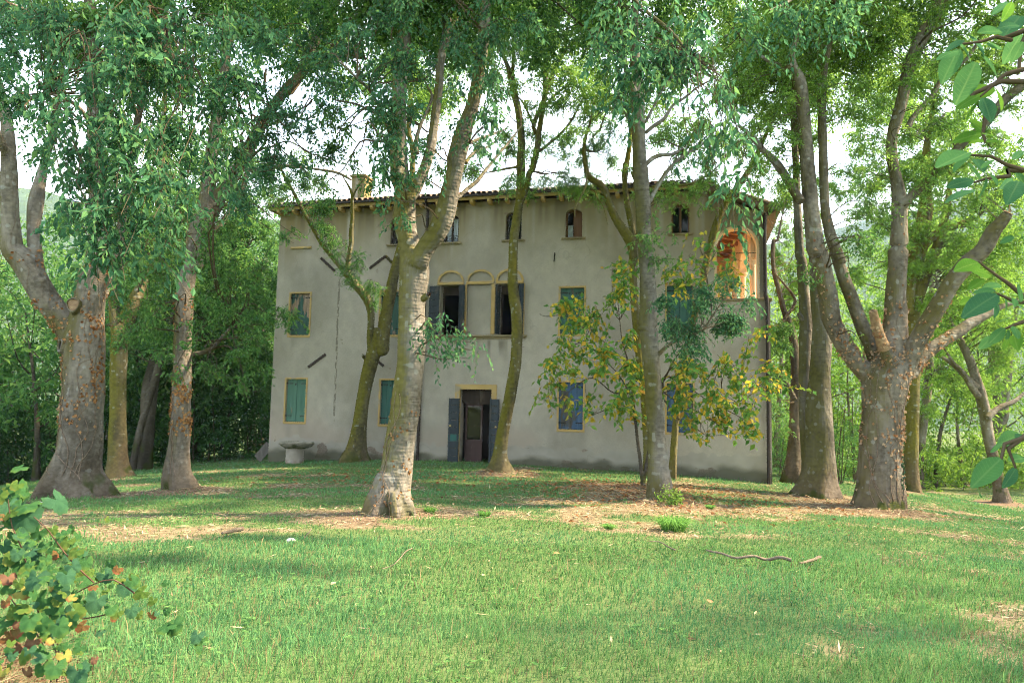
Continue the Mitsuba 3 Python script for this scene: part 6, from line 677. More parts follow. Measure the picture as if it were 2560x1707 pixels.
# ------------------------------------------------------------------ details on the trunks
PTS = {"walnut":[[1.373,2.147,3.272,1.321,2.148,3.172,1],[1.197,1.802,3.055,1.156,1.813,2.958,1],[1.229,1.921,3.17,1.303,1.951,3.135,1],[1.39,2.119,3.303,1.45,2.123,3.257,0],[1.431,2.131,3.249,1.483,2.129,3.187,1],[1.493,2.086,3.393,1.475,2.134,3.384,0],[1.384,1.918,3.292,1.394,1.965,3.27,2],[1.567,2.142,3.382,1.488,2.109,3.296,0],[1.503,2.052,3.274,1.477,2.096,3.208,1],[1.398,2.036,3.102,1.305,2.0,3.056,2],[1.314,1.969,3.042,1.251,1.969,3.011,2],[1.314,1.97,3.024,1.291,2.016,2.986,2],[1.285,1.91,3.008,1.288,1.882,2.935,0],[1.399,2.026,3.093,1.453,2.07,3.051,2],[1.402,2.003,3.113,1.416,1.98,3.08,1],[1.439,2.142,3.004,1.399,2.141,3.042,2],[1.365,2.04,2.959,1.288,2.038,2.945,2],[1.246,1.857,2.884,1.298,1.876,2.895,2],[1.401,2.078,2.951,1.335,2.047,2.934,2],[1.317,1.954,2.902,1.347,1.94,2.903,2],[1.191,1.838,2.824,1.094,1.81,2.778,1],[1.383,2.124,2.92,1.325,2.112,2.871,1],[1.36,2.066,2.891,1.351,2.02,2.839,0],[1.284,1.985,2.846,1.34,2.017,2.815,1],[1.229,1.88,2.766,1.159,1.868,2.75,0],[1.418,2.159,2.828,1.324,2.152,2.806,0],[1.323,1.97,2.801,1.337,2.015,2.756,1],[1.31,1.928,2.798,1.32,1.909,2.767,1],[1.489,2.093,2.903,1.494,2.054,2.915,0],[1.506,2.121,2.854,1.497,2.162,2.835,0],[1.34,1.863,2.759,1.285,1.821,2.701,0],[1.419,2.019,3.262,1.341,1.992,3.249,1],[1.344,1.972,3.196,1.362,1.929,3.17,1],[1.279,1.981,3.161,1.265,2.001,3.144,1],[1.325,1.805,3.115,1.309,1.82,3.07,1],[1.437,1.97,3.254,1.374,1.953,3.248,0],[1.47,2.024,2.806,1.454,2.03,2.846,1],[1.194,1.795,2.768,1.206,1.768,2.782,1],[1.149,1.799,3.083,1.091,1.787,3.062,1],[1.177,1.815,3.12,1.139,1.832,3.1,0],[1.392,1.965,2.634,1.358,1.965,2.62,1],[1.535,2.144,2.657,1.555,2.153,2.64,1],[1.187,1.807,2.524,1.117,1.772,2.508,2],[1.379,2.048,2.539,1.317,2.03,2.559,2],[1.376,2.072,2.532,1.329,2.073,2.503,2],[1.305,1.922,2.473,1.262,1.946,2.474,1],[1.284,1.884,2.456,1.187,1.863,2.409,0],[1.309,1.936,2.46,1.339,1.977,2.412,0],[1.452,2.099,2.483,1.466,2.112,2.446,1],[1.25,1.773,2.429,1.24,1.752,2.41,1],[1.383,2.129,2.481,1.33,2.116,2.466,2],[1.385,1.99,2.407,1.374,2.025,2.403,1],[1.315,1.907,2.37,1.288,1.931,2.329,1],[1.374,1.98,2.374,1.385,1.993,2.342,1],[1.381,1.964,2.383,1.368,1.925,2.352,1],[1.454,2.158,2.378,1.432,2.191,2.34,1],[1.327,1.912,2.341,1.319,1.925,2.314,2],[1.46,2.078,2.37,1.439,2.035,2.327,2],[1.469,2.086,2.085,1.394,2.044,2.067,1],[1.27,1.867,2.065,1.262,1.913,2.047,1],[1.261,1.863,2.027,1.189,1.866,1.957,1],[1.488,2.165,2.005,1.55,2.186,2.014,1],[1.467,2.104,1.988,1.425,2.093,1.934,0],[1.238,1.924,1.959,1.261,1.967,1.918,1],[1.432,2.079,2.074,1.467,2.067,2.087,0],[1.282,1.797,2.466,1.323,1.839,2.438,1],[1.407,2.047,2.512,1.352,2.03,2.511,1],[1.452,2.084,2.47,1.504,2.097,2.456,1]],
"walnut_twigs":[[[1.518,1.98,3.27],[1.42,1.98,3.215],[1.376,1.98,3.224],[1.332,1.98,3.208],[1.272,1.98,3.199]],[[1.481,1.98,3.261],[1.447,1.98,3.199],[1.438,1.98,3.122],[1.434,1.98,3.111]],[[1.513,1.98,3.147],[1.386,1.98,3.102],[1.359,1.98,3.075],[1.325,1.98,3.044]],[[1.386,1.98,3.091],[1.338,1.98,2.991],[1.328,1.98,2.935],[1.334,1.98,2.908]],[[1.515,1.98,2.823],[1.433,1.98,2.832],[1.39,1.98,2.846],[1.351,1.98,2.868],[1.289,1.98,2.872]],[[1.498,1.98,2.83],[1.399,1.98,2.813],[1.334,1.98,2.804],[1.297,1.98,2.792]],[[1.483,1.98,2.439],[1.417,1.98,2.474],[1.382,1.98,2.505],[1.351,1.98,2.526],[1.301,1.98,2.564]],[[1.452,1.98,2.454],[1.4,1.98,2.453],[1.349,1.98,2.476]],[[1.461,1.98,2.413],[1.397,1.98,2.39],[1.366,1.98,2.377]],[[1.468,1.98,2.124],[1.404,1.98,2.078],[1.353,1.98,2.061],[1.34,1.98,2.016],[1.277,1.98,1.954]],[[1.436,1.98,2.103],[1.38,1.98,1.996]]],
"vine":[[-2.266,3.3,1.722,0.074,0],[-2.12,3.1,1.679,0.099,1],[-1.911,2.9,1.668,0.119,1],[-1.916,3.0,1.588,0.067,0],[-1.8,2.9,1.615,0.043,2],[-1.826,3.0,1.553,0.045,0],[-1.986,2.9,1.619,0.07,0],[-1.917,2.8,1.567,0.058,1],[-1.865,2.8,1.558,0.058,0],[-2.001,2.9,1.661,0.049,4],[-1.85,2.9,1.508,0.081,0],[-1.792,2.9,1.519,0.043,4],[-1.849,2.8,1.493,0.058,0],[-1.721,2.7,1.479,0.086,1],[-1.73,2.8,1.466,0.058,0],[-1.824,2.7,1.477,0.061,5],[-1.916,2.8,1.497,0.047,0],[-1.771,2.7,1.425,0.056,3],[-1.665,2.7,1.451,0.04,3],[-1.686,2.7,1.403,0.066,0],[-1.629,2.7,1.433,0.066,1],[-1.742,2.7,1.431,0.045,0],[-1.821,2.7,1.438,0.05,0],[-1.55,2.8,1.375,0.079,1],[-1.492,2.8,1.347,0.052,0],[-1.663,2.9,1.419,0.065,0],[-1.635,3.0,1.423,0.062,1],[-1.773,3.1,1.453,0.064,0],[-1.803,3.1,1.485,0.064,1],[-1.701,3.0,1.432,0.045,2],[-1.539,3.0,1.377,0.073,1],[-1.527,3.1,1.331,0.064,2],[-1.57,3.1,1.391,0.041,2],[-1.758,2.6,1.349,0.068,0],[-1.636,2.6,1.352,0.073,2],[-1.713,2.6,1.323,0.053,4],[-1.636,2.7,1.328,0.066,1],[-1.57,2.7,1.363,0.061,2],[-1.649,2.6,1.288,0.049,5],[-1.628,2.6,1.261,0.049,0],[-1.608,2.6,1.243,0.044,0],[-1.614,2.6,1.203,0.058,0],[-1.538,2.6,1.24,0.053,3],[-1.557,2.7,1.263,0.056,0],[-1.487,2.6,1.187,0.078,1],[-1.683,2.5,1.218,0.042,3],[-1.664,2.6,1.184,0.039,5],[-1.538,2.6,1.182,0.029,2],[-1.536,2.7,1.311,0.045,4],[-1.658,2.7,1.37,0.056,0],[-1.433,2.6,1.229,0.029,5],[-1.759,2.6,1.418,0.044,4],[-1.696,2.6,1.396,0.049,2],[-1.942,2.9,1.594,0.06,0],[-1.881,2.9,1.559,0.065,1],[-1.827,2.9,1.555,0.054,0],[-1.893,2.8,1.522,0.063,1],[-1.826,2.8,1.524,0.047,0],[-1.753,2.8,1.495,0.058,0],[-2.173,3.2,1.688,0.066,0],[-2.069,3.1,1.675,0.07,0],[-2.215,3.2,1.699,0.066,1],[-2.148,3.1,1.667,0.064,0],[-1.636,2.7,1.395,0.045,2],[-1.668,2.8,1.457,0.052,0],[-1.583,2.7,1.41,0.035,3],[-1.582,3.0,1.445,0.039,4],[-1.625,2.9,1.399,0.043,4],[-1.481,3.1,1.239,0.041,4],[-1.466,3.2,1.229,0.036,0],[-1.701,2.6,1.346,0.039,5],[-1.732,2.6,1.382,0.044,2],[-1.661,2.6,1.315,0.039,0],[-1.588,2.6,1.289,0.034,3],[-1.744,2.6,1.295,0.044,4],[-1.708,2.6,1.264,0.044,5],[-1.793,3.0,1.484,0.045,1],[-1.746,2.9,1.464,0.043,0],[-1.613,3.6,1.053,0.101,0],[-1.534,3.7,0.974,0.076,1],[-2.274,3.327,1.694,0.054,1],[-2.208,3.29,1.817,0.065,0],[-2.298,3.056,1.762,0.081,1],[-2.172,3.232,1.729,0.092,0],[-1.885,3.044,1.709,0.106,1],[-1.901,2.889,1.706,0.103,0],[-2.092,3.156,1.64,0.046,2],[-1.902,2.872,1.603,0.053,0],[-1.821,2.808,1.581,0.038,0],[-1.77,2.895,1.571,0.036,0],[-1.729,2.839,1.612,0.041,0],[-1.803,2.864,1.477,0.029,0],[-1.933,2.852,1.686,0.061,2],[-1.979,2.924,1.65,0.061,0],[-1.806,3.021,1.594,0.046,0],[-1.962,2.801,1.562,0.04,1],[-1.865,2.85,1.49,0.041,0],[-1.815,2.746,1.623,0.036,0],[-2.016,2.717,1.703,0.034,2],[-1.958,2.91,1.669,0.037,4],[-1.859,2.886,1.512,0.061,1],[-1.734,2.894,1.572,0.055,2],[-1.754,2.916,1.608,0.04,0],[-1.755,2.939,1.505,0.039,1],[-1.903,3.08,1.502,0.046,0],[-1.911,2.79,1.488,0.047,0],[-1.778,2.759,1.557,0.053,1],[-1.776,2.74,1.5,0.074,0],[-1.768,2.822,1.521,0.046,0],[-1.779,2.735,1.503,0.054,2],[-1.666,2.843,1.544,0.056,2],[-1.813,2.477,1.562,0.046,1],[-1.977,2.759,1.543,0.035,0],[-1.888,2.798,1.449,0.031,2],[-1.767,2.549,1.481,0.048,3],[-1.832,2.621,1.391,0.04,0],[-1.739,2.683,1.53,0.035,0],[-1.624,2.644,1.476,0.026,1],[-1.643,2.708,1.357,0.054,0],[-1.702,2.609,1.38,0.051,0],[-1.618,2.811,1.368,0.043,0],[-1.617,2.742,1.513,0.055,1],[-1.713,2.697,1.52,0.032,0],[-1.708,2.586,1.486,0.038,2],[-1.83,2.661,1.349,0.038,0],[-1.839,2.773,1.405,0.04,0],[-1.591,2.665,1.496,0.065,1],[-1.496,2.485,1.373,0.065,0],[-1.551,2.845,1.245,0.04,1],[-1.627,2.651,1.336,0.034,2],[-1.707,2.927,1.426,0.041,2],[-1.748,2.678,1.291,0.057,0],[-1.652,3.179,1.341,0.043,1],[-1.667,3.017,1.407,0.038,2],[-1.774,3.022,1.328,0.059,0],[-1.737,3.222,1.416,0.053,0],[-1.864,3.125,1.481,0.046,2],[-1.861,3.161,1.409,0.047,2],[-1.735,2.981,1.433,0.042,2],[-1.738,2.869,1.44,0.041,0],[-1.577,2.985,1.405,0.055,2],[-1.44,2.839,1.439,0.055,0],[-1.57,3.149,1.256,0.044,1],[-1.516,2.996,1.284,0.053,1],[-1.62,3.025,1.374,0.026,0],[-1.549,2.854,1.394,0.031,2],[-1.834,2.45,1.299,0.049,0],[-1.844,2.688,1.3,0.057,0],[-1.58,2.462,1.398,0.069,0],[-1.608,2.577,1.351,0.057,0],[-1.748,2.666,1.364,0.043,0],[-1.65,2.666,1.285,0.039,2],[-1.558,2.483,1.271,0.044,1],[-1.562,2.67,1.34,0.053,0],[-1.647,2.758,1.347,0.053,1],[-1.641,2.6,1.365,0.048,0],[-1.665,2.706,1.27,0.038,1],[-1.66,2.587,1.346,0.037,0],[-1.565,2.662,1.253,0.033,0],[-1.613,2.5,1.266,0.045,2],[-1.585,2.782,1.362,0.037,0],[-1.558,2.624,1.213,0.028,0],[-1.628,2.54,1.272,0.052,1],[-1.571,2.531,1.146,0.043,0],[-1.508,2.639,1.255,0.042,0],[-1.483,2.457,1.23,0.036,1],[-1.581,2.686,1.325,0.053,1],[-1.609,2.731,1.304,0.043,2],[-1.491,2.651,1.182,0.05,0],[-1.479,2.453,1.256,0.068,0],[-1.827,2.42,1.306,0.028,1],[-1.782,2.48,1.273,0.04,2],[-1.682,2.53,1.227,0.032,2],[-1.632,2.768,1.195,0.024,0],[-1.643,2.715,1.229,0.017,0],[-1.569,2.612,1.289,0.024,2],[-1.486,2.786,1.38,0.03,0],[-1.605,2.675,1.295,0.027,1],[-1.717,2.713,1.329,0.045,2],[-1.503,2.867,1.312,0.045,2],[-1.395,2.449,1.261,0.025,0],[-1.482,2.597,1.251,0.019,2],[-1.794,2.587,1.37,0.037,0],[-1.667,2.609,1.443,0.039,0],[-1.769,2.831,1.341,0.041,2],[-1.616,2.602,1.327,0.043,0],[-2.089,2.882,1.572,0.039,0],[-1.968,2.826,1.552,0.038,2],[-1.844,2.769,1.549,0.05,1],[-1.871,2.777,1.531,0.056,2],[-1.78,2.996,1.55,0.039,0],[-1.78,3.04,1.573,0.048,0],[-1.92,2.761,1.601,0.042,0],[-1.87,2.815,1.609,0.054,1],[-1.852,2.59,1.471,0.033,0],[-1.838,2.83,1.49,0.036,1],[-1.744,2.842,1.437,0.052,1],[-1.691,2.909,1.529,0.038,0],[-2.204,3.257,1.678,0.052,0],[-2.178,3.289,1.64,0.062,1],[-2.13,3.057,1.722,0.065,2],[-2.067,2.801,1.649,0.05,0],[-2.23,3.25,1.731,0.042,2],[-2.153,3.196,1.752,0.052,2],[-2.154,3.245,1.707,0.06,0],[-2.093,3.163,1.722,0.047,0],[-1.712,2.675,1.346,0.035,0],[-1.614,2.688,1.424,0.04,2],[-1.658,2.679,1.523,0.031,0],[-1.656,2.64,1.487,0.044,0],[-1.656,2.831,1.396,0.029,0],[-1.484,2.519,1.373,0.026,3],[-1.621,2.673,1.453,0.03,0],[-1.567,2.957,1.457,0.027,4],[-1.654,2.928,1.418,0.029,4],[-1.574,2.981,1.262,0.033,4],[-1.487,3.001,1.269,0.035,2],[-1.457,3.051,1.311,0.038,2],[-1.445,3.07,1.256,0.025,1],[-1.543,3.341,1.31,0.032,0],[-1.724,2.449,1.3,0.033,5],[-1.668,2.525,1.263,0.033,1],[-1.813,2.733,1.319,0.03,2],[-1.793,2.698,1.373,0.032,2],[-1.721,2.607,1.367,0.033,1],[-1.673,2.519,1.307,0.03,2],[-1.594,2.677,1.241,0.03,0],[-1.627,2.401,1.286,0.025,0],[-1.701,2.669,1.39,0.032,1],[-1.698,2.555,1.275,0.032,0],[-1.717,2.587,1.245,0.035,1],[-1.716,2.484,1.281,0.027,0],[-1.815,3.022,1.497,0.029,0],[-1.745,3.196,1.611,0.03,2],[-1.78,2.924,1.511,0.038,0],[-1.682,2.809,1.474,0.038,0],[-1.63,3.676,1.046,0.064,0],[-1.628,3.561,1.052,0.091,0],[-1.52,3.711,0.949,0.063,0],[-1.575,3.829,0.874,0.056,0]],
"vine_stems":[[[-1.708,2.85,1.055],[-1.707,2.85,1.164],[-1.741,2.85,1.268],[-1.778,2.85,1.343],[-1.823,2.85,1.392]],[[-1.593,2.85,1.427],[-1.67,2.85,1.491],[-1.732,2.85,1.556],[-1.785,2.85,1.621],[-1.846,2.85,1.671]],[[-1.729,2.85,1.055],[-1.765,2.85,1.183],[-1.84,2.85,1.281],[-1.92,2.85,1.38],[-1.95,2.85,1.48]],[[-1.507,2.85,1.318],[-1.624,2.85,1.291],[-1.724,2.85,1.319],[-1.813,2.85,1.327]],[[-1.667,2.85,1.056],[-1.758,2.85,1.233],[-1.848,2.85,1.256]],[[-1.788,2.85,1.282],[-1.857,2.85,1.482],[-1.883,2.85,1.553],[-1.927,2.85,1.634],[-1.951,2.85,1.736]],[[-1.434,2.85,1.39],[-1.516,2.85,1.439],[-1.592,2.85,1.422],[-1.662,2.85,1.385],[-1.732,2.85,1.354]]],
"scarA":[[-9.04,14.67,4.057,0.116],[-9.368,14.89,3.22,0.108]],
"stubF":[[-1.43,11.29,3.81,0.067],[-1.36,11.17,3.85,0.063],[-1.32,11.12,3.87,0.057]],
"stumpM":[[8.39,15.84,3.25,0.193],[8.18,15.72,3.59,0.129],[8.04,15.62,3.85,0.104],[7.91,15.53,4.12,0.093],[7.81,15.44,4.38,0.085]],
"cutM":[[10.13,14.62,6.2,0.129],[10.2,14.54,6.35,0.106]],
"table_base":[-7.389,25.0,0.057],
"table_top":[-7.348,25.0,0.643],
"board":[[-9.219,26.6,0.087],[-8.745,26.4,0.606]],
"sticks":[[[2.338,8.653,0.408],[2.459,8.487,0.41],[2.586,8.329,0.412],[2.775,8.305,0.412],[2.948,8.352,0.41],[3.056,8.269,0.411],[3.171,8.212,0.411]],[[3.263,8.2,0.411],[3.439,8.368,0.407],[3.663,8.601,0.401]],[[1.778,9.26,0.401],[1.913,9.249,0.401],[1.966,8.989,0.405],[1.963,8.603,0.411]],[[-1.242,7.317,0.431],[-1.176,7.522,0.429],[-1.166,7.799,0.426],[-1.138,8.173,0.421],[-1.128,8.666,0.415]],[[-3.578,9.173,0.398],[-3.55,9.409,0.394],[-3.498,9.661,0.39]],[[-2.543,9.204,0.403],[-2.649,9.886,0.392]]],
"tufts":[[2.47,10.997,0.366],[-1.282,11.872,0.366],[-0.393,11.896,0.367],[3.886,14.117,0.276],[1.507,10.98,0.374]],
"shoot":[3.118,14.183,0.293],
"pebble":[[-1.764,11.351,0.372],[-8.905,13.855,0.137],[-2.713,9.187,0.403]],
"fallen":[[1.785,6.456,0.438],[0.544,8.638,0.414],[-1.619,6.801,0.436],[-1.243,6.2,0.441],[-0.231,7.43,0.43]],
"slabsA":[[-8.994,13.791,0.135],[-8.675,13.525,0.161],[-9.164,14.413,0.101]]}

def on_surface(rng, m, n, accept, lift=.006):
    v, f = m; a, b, c = v[f[:, 0]], v[f[:, 1]], v[f[:, 2]]; nn = np.cross(b - a, c - a); ar = np.linalg.norm(nn, axis=1)
    cen = (a + b + c) / 3; w = ar * accept(cen, nn / np.maximum(ar, 1e-9)[:, None]); i = rng.choice(len(f), n, p=w / w.sum())
    r = rng.random((n, 2)); q = r.sum(1) > 1; r[q] = 1 - r[q]
    return a[i] + (b - a)[i] * r[:, :1] + (c - a)[i] * r[:, 1:] + unit(nn[i]) * lift, unit(nn[i])
from scipy.spatial import cKDTree
def dead_ivy(k, n, accept, size, seed, pal=((0.16, 0.065, 0.022), (0.33, 0.155, 0.055), (0.44, 0.25, 0.12), (0.40, 0.30, 0.19))):
    rng = np.random.default_rng(seed); p, nr = on_surface(rng, GEO[k], n, accept)
    d = unit(np.cross(nr, rng.normal(size=(n, 3))) + [0, 0, -.6] + nr * rng.uniform(0, .7, (n, 1))); nrm = unit(nr + rng.normal(size=(n, 3)) * .45)
    pal = np.array(pal); w = rng.random(n) * (len(pal) - 1); i = np.minimum(w.astype(int), len(pal) - 2); t = (w - i)[:, None]
    v, f, c = kites(p, d, nrm, size * (.6 + .7 * rng.random(n)), .85, .16, pal[i] * (1 - t) + pal[i + 1] * t)
    TRI[0] += len(f); kk = num(NAME[k] + '__dead_ivy_leaves'); put(kk, (v, f), 'dry_leaf', color=c); labels[kk] = {'kind': 'stuff', 'label': 'orange brown dead ivy leaves clinging to the bark'}
def vines(k, starts, seed, zmax, r=.009):
    rng = np.random.default_rng(seed); v, f = GEO[k]; tr = cKDTree(v); n = np.zeros_like(v); fn = np.cross(v[f[:, 1]] - v[f[:, 0]], v[f[:, 2]] - v[f[:, 0]])
    for j in range(3): np.add.at(n, f[:, j], fn)
    n = unit(n); out = []
    for s in starts:
        p = np.array(s, float); pts = []; ang = rng.normal() * .3
        for _ in range(110):
            d, i = tr.query(p, k=3); w = 1 / (d + .02); c = (v[i] * w[:, None]).sum(0) / w.sum(); m_ = unit((n[i] * w[:, None]).sum(0)); p = p + m_ * ((c - p) @ m_ + .010); i = i[0]; pts.append([*p, r * max(.35, 1 - len(pts) / 80)])
            ang += rng.normal() * .30 - ang * .22; side = unit(np.cross([0, 0, 1.0], m_)); p = p + np.array([0, 0, .085]) * math.cos(ang) + side * .075 * math.sin(ang)
            if p[2] > zmax: break
        if len(pts) > 5:
            pts = np.array(pts); pts[1:-1, :3] = (pts[:-2, :3] + pts[1:-1, :3] * 2 + pts[2:, :3]) / 4
            put(num(NAME[k] + '__ivy_stem'), tube(pts, 5), 'twig_light', smooth=True)
scene['twig_light'] = {'type': 'diffuse', 'reflectance': mikit.proc(lambda p, n, uv: mikit.mix((0.12, 0.085, 0.06), (0.26, 0.20, 0.15), mikit.noise(p.x * 25, p.y * 25, p.z * 25)))}
cl = lambda c, s, o: mi  # noqa
def blotch(c, sc, seed): return np.clip(meshkit.fbm(c * sc + seed, 3) * 3.2 - 1.25, 0.02, 1)
bA, bD, bM, bF = (np.array(TREES[k]['base']) for k in 'ADMF')
dead_ivy('A', 520, lambda c, n: ss(1.2, 2.2, c[:, 2]) * ss(6.0, 4.2, c[:, 2]) * blotch(c, 2.2, 3) ** 2 * (n[:, 1] < .2) * (c[:, 0] > bA[0] - 1.3), .065, 1)
dead_ivy('A', 150, lambda c, n: ss(3.6, 4.4, c[:, 2]) * ss(7.2, 6.0, c[:, 2]) * (np.abs(c[:, 0] - (bA[0] + .62)) < .17) * (n[:, 1] < .3) + 1e-9, .065, 2)
dead_ivy('D', 300, lambda c, n: ss(1.35, 1.7, c[:, 2]) * ss(3.0, 2.5, c[:, 2]) * (n[:, 1] < .3) * ss(-.35, .1, c[:, 0] - (bD[0] - .06 + .04 * c[:, 2])) * blotch(c, 3, 1) + 1e-9, .07, 3, ((0.20, 0.09, 0.03), (0.38, 0.20, 0.08), (0.46, 0.29, 0.14)))
dead_ivy('D', 60, lambda c, n: ss(3.6, 3.9, c[:, 2]) * ss(4.8, 4.4, c[:, 2]) * (n[:, 1] < .2) + 1e-9, .065, 4)
dead_ivy('M', 900, lambda c, n: (ss(.7, 2.3, c[:, 2]) * ss(5.2, 3.4, c[:, 2]) + .08 * ss(8, 6, c[:, 2])) * blotch(c, 2.0, 7) * (n[:, 1] < .25) * (np.hypot(c[:, 0] - bM[0], c[:, 1] - bM[1]) < 1.9) + 1e-9, .07, 5, ((0.20, 0.10, 0.05), (0.33, 0.19, 0.10), (0.43, 0.28, 0.17), (0.46, 0.36, 0.25)))
dead_ivy('M', 160, lambda c, n: ss(.4, .6, c[:, 2]) * ss(1.9, 1.2, c[:, 2]) * (c[:, 0] > bM[0] + .30) * (n[:, 1] < .4) + 1e-9, .06, 6, ((0.025, 0.06, 0.035), (0.05, 0.10, 0.06)))
dead_ivy('F', 70, lambda c, n: ss(.3, .9, c[:, 2]) * ss(2.4, 1.9, c[:, 2]) * blotch(c, 4, 2) ** 3 * (n[:, 1] < 0), .045, 7, ((0.16, 0.08, 0.03), (0.38, 0.22, 0.11)))
vines('A', [bA + [x, -.6, .5] for x in (-.25, -.05, .15, .3, .42, .5)], 8, 6.0)
vines('D', [bD + [x, -.4, .4] for x in (0, .2)], 9, 4.5, .007)
vines('M', [bM + [x, -.7, .3] for x in (-.45, -.2, .0, .12, .3, .5)], 10, 5.0)
vines('F', [bF + [x, -.4, .1] for x in (-.22, .1)], 12, 2.4, .006)
for i, (x, y, z, r) in enumerate(PTS['scarA']):
    ax = unit(np.array([.25 if i == 0 else -.75, -.95, .15])); X = unit(np.cross(ax, [0, 0, 1.0])); Y = np.cross(X, ax); c0 = np.array([x, y, z]); a = np.arange(18) * np.pi / 9
    rr = 1 + .08 * np.sin(a * 3 + i)
    ring = lambda q, o: c0 + (X * np.cos(a)[:, None] + Y * np.sin(a)[:, None] * 1.25) * (q * r * rr)[:, None] + ax * o
    R_ = [ring(1.35, -.45), ring(1.12, -.06), ring(1.06, .02), ring(.92, .035), ring(.84, .0)]
    v = np.vstack(R_); f = np.vstack([np.vstack([np.stack([np.arange(18) + 18 * j, (np.arange(18) + 1) % 18 + 18 * j, (np.arange(18) + 1) % 18 + 18 * (j + 1)], 1), np.stack([np.arange(18) + 18 * j, (np.arange(18) + 1) % 18 + 18 * (j + 1), np.arange(18) + 18 * (j + 1)], 1)]) for j in range(4)])
    k = num(NAME['A'] + '__pruning_scar'); put(k, (v, f), 'bark_grey', smooth=50)
    v2 = np.vstack([ring(.86, .003 if i == 0 else -.03), [c0 + ax * (.008 if i == 0 else -.12)]]); put(k + '__cut_face', (v2, np.stack([np.arange(18), (np.arange(18) + 1) % 18, np.full(18, 18)], 1)), 'cut_wood' if i == 0 else 'hollow_wood', smooth=False)
def end_disc(key, p, q, bsdf, s=1.0, seed=0):
    p, q = np.array(p), np.array(q); ax = unit(q[:3] - p[:3]); X = unit(np.cross(ax, [.1, 0, 1.0])); Y = np.cross(X, ax); a = np.arange(14) * np.pi / 7; rng = np.random.default_rng(seed)
    v = np.vstack([q[:3] + ax * .012 + (X * np.cos(a)[:, None] + Y * np.sin(a)[:, None]) * q[3] * s, q[:3] + (X * np.cos(a)[:, None] + Y * np.sin(a)[:, None]) * q[3] * s * .5 + ax * (rng.uniform(-.03, .06, (14, 1))), [q[:3] + ax * .0]])
    j = np.arange(14); k = (j + 1) % 14
    put(num(key), (v, np.vstack([np.stack([j, k, k + 14], 1), np.stack([j, k + 14, j + 14], 1), np.stack([j + 14, k + 14, j * 0 + 28], 1)])), bsdf)
end_disc(NAME['F'] + '__hollow_stub', PTS['stubF'][-2], PTS['stubF'][-1], 'hollow_wood', .62)
end_disc(NAME['M'] + '__cut_limb_end', PTS['cutM'][0], PTS['cutM'][1], 'cut_wood', 1.0, 2)
st = np.array(PTS['stumpM']); st[:, 3] *= 1.04
k = NAME['M'] + '__broken_stump'; C = catmull(st[1:], .06); C[:, 3] *= 1 + .12 * (meshkit.noise(C[:, :3] * 9) - .5)
put(k, tube(C, 14, lambda P, a, r, C: r * (1 + .25 * (meshkit.fbm(P * [14, 14, 6], 3) - .5))), 'cut_wood', smooth=50); labels[k] = {'label': 'pale brown broken limb stump'}
end_disc(k + '__broken_face', C[-2], C[-1], 'cut_wood', .95, 3)

# ------------------------------------------------------------------ woods behind
def wood_tree(name, label, x, y, h, cr, pal, Ln, n, seed, bk='bark_dark', group=None, lean=0.0, zlow=.30, r0=None):
    rng = np.random.default_rng(seed); z = float(ground(np.array(x), np.array(y))); key = num(name); tag(key, label, 'tree', group)
    r = r0 or .012 * h + .05; top = np.array([x + lean + rng.normal() * .5, y + rng.normal() * .5, z + h * .8])
    b = np.array([x, y, z]); limbs = [[[*(b + (top - b) * t + np.array([math.sin(t * 3 + seed) * .25, 0, 0])), r * (1 - .85 * t)] for t in np.linspace(0, 1, 7)]]
    for j in range(5):
        t = .30 + .11 * j; p = b + (top - b) * t; a = rng.uniform(0, 6.28); q = p + np.array([math.cos(a), math.sin(a), 0.8]) * cr * .8
        limbs.append([[*p, r * .45 * (1.1 - t)], [*((p + q) / 2 + [0, 0, -.15 * cr]), r * .3 * (1.1 - t)], [*q, .012]])
    m = trunk_mesh(limbs, b, .6, seed % 17 + .3, .6, 1); TRI[0] += len(m[1]); put(key + '__trunk', m, bk, smooth=True)
    nc = int(26 + cr * 6); d = unit(rng.normal(size=(nc, 3))) * (rng.random((nc, 1)) ** .4)
    C = np.array([x + lean * .6, y, z + h * (zlow + 1) / 2]) + d * [cr, cr, h * (1 - zlow) * .55]; C = C[C[:, 2] > z + h * zlow * .6]
    R = np.full((len(C), 3), cr * .33) * [1, 1, .6]
    a, s = sprays(rng, C, R, np.full(len(C), n / len(C)), Ln, PAL[pal], .45, nl=10); leafmesh(key + '__crown', [a])
    bo = boughs(rng, limbs, C[::3]); q = rng.random(len(s[0])) < .12; bo.append(stems(rng, s[0][q], s[1][q], .012, .005)); w = cat(bo); TRI[0] += len(w[1]); put(key + '__branches', w, 'twig_wood'); labels[key + '__branches'] = {'kind': 'stuff'}
_said = {}
def wood_label(x, y, look):
    u = x / y
    marks = [(-.72, 'at the left edge of the photo'), (-.60, 'behind the broad leftmost hackberry'), (-.50, 'right of the broad leftmost hackberry'), (-.43, 'behind the trunk with orange ivy'), (-.36, 'right of the trunk with orange ivy'), (-.27, 'beside the left corner of the villa'),
             (.24, 'behind the villa roof'), (.36, 'beside the right corner of the villa'), (.45, 'left of the massive hackberry'), (.55, 'behind the massive hackberry'), (.64, 'right of the massive hackberry'), (.74, 'under the near walnut leaves'), (.86, 'at the right edge of the photo')]
    m = min(marks, key=lambda t: abs(t[0] - u))[1]; row = 'low near' if y < 32.5 else 'middle row' if y < 43 else 'far tall'
    s = f'{look} {row} wood tree {m}'; _said[s] = _said.get(s, 0) + 1
    return s if _said[s] == 1 else s.replace('wood tree', ['thick wood tree', 'wide wood tree', 'slim wood tree', 'round wood tree', 'tall wood tree'][(_said[s] - 2) % 5])
rng = np.random.default_rng(77)
GL, GR = 'trees of the dark wood left of the villa', 'trees of the bright wood right of the villa'
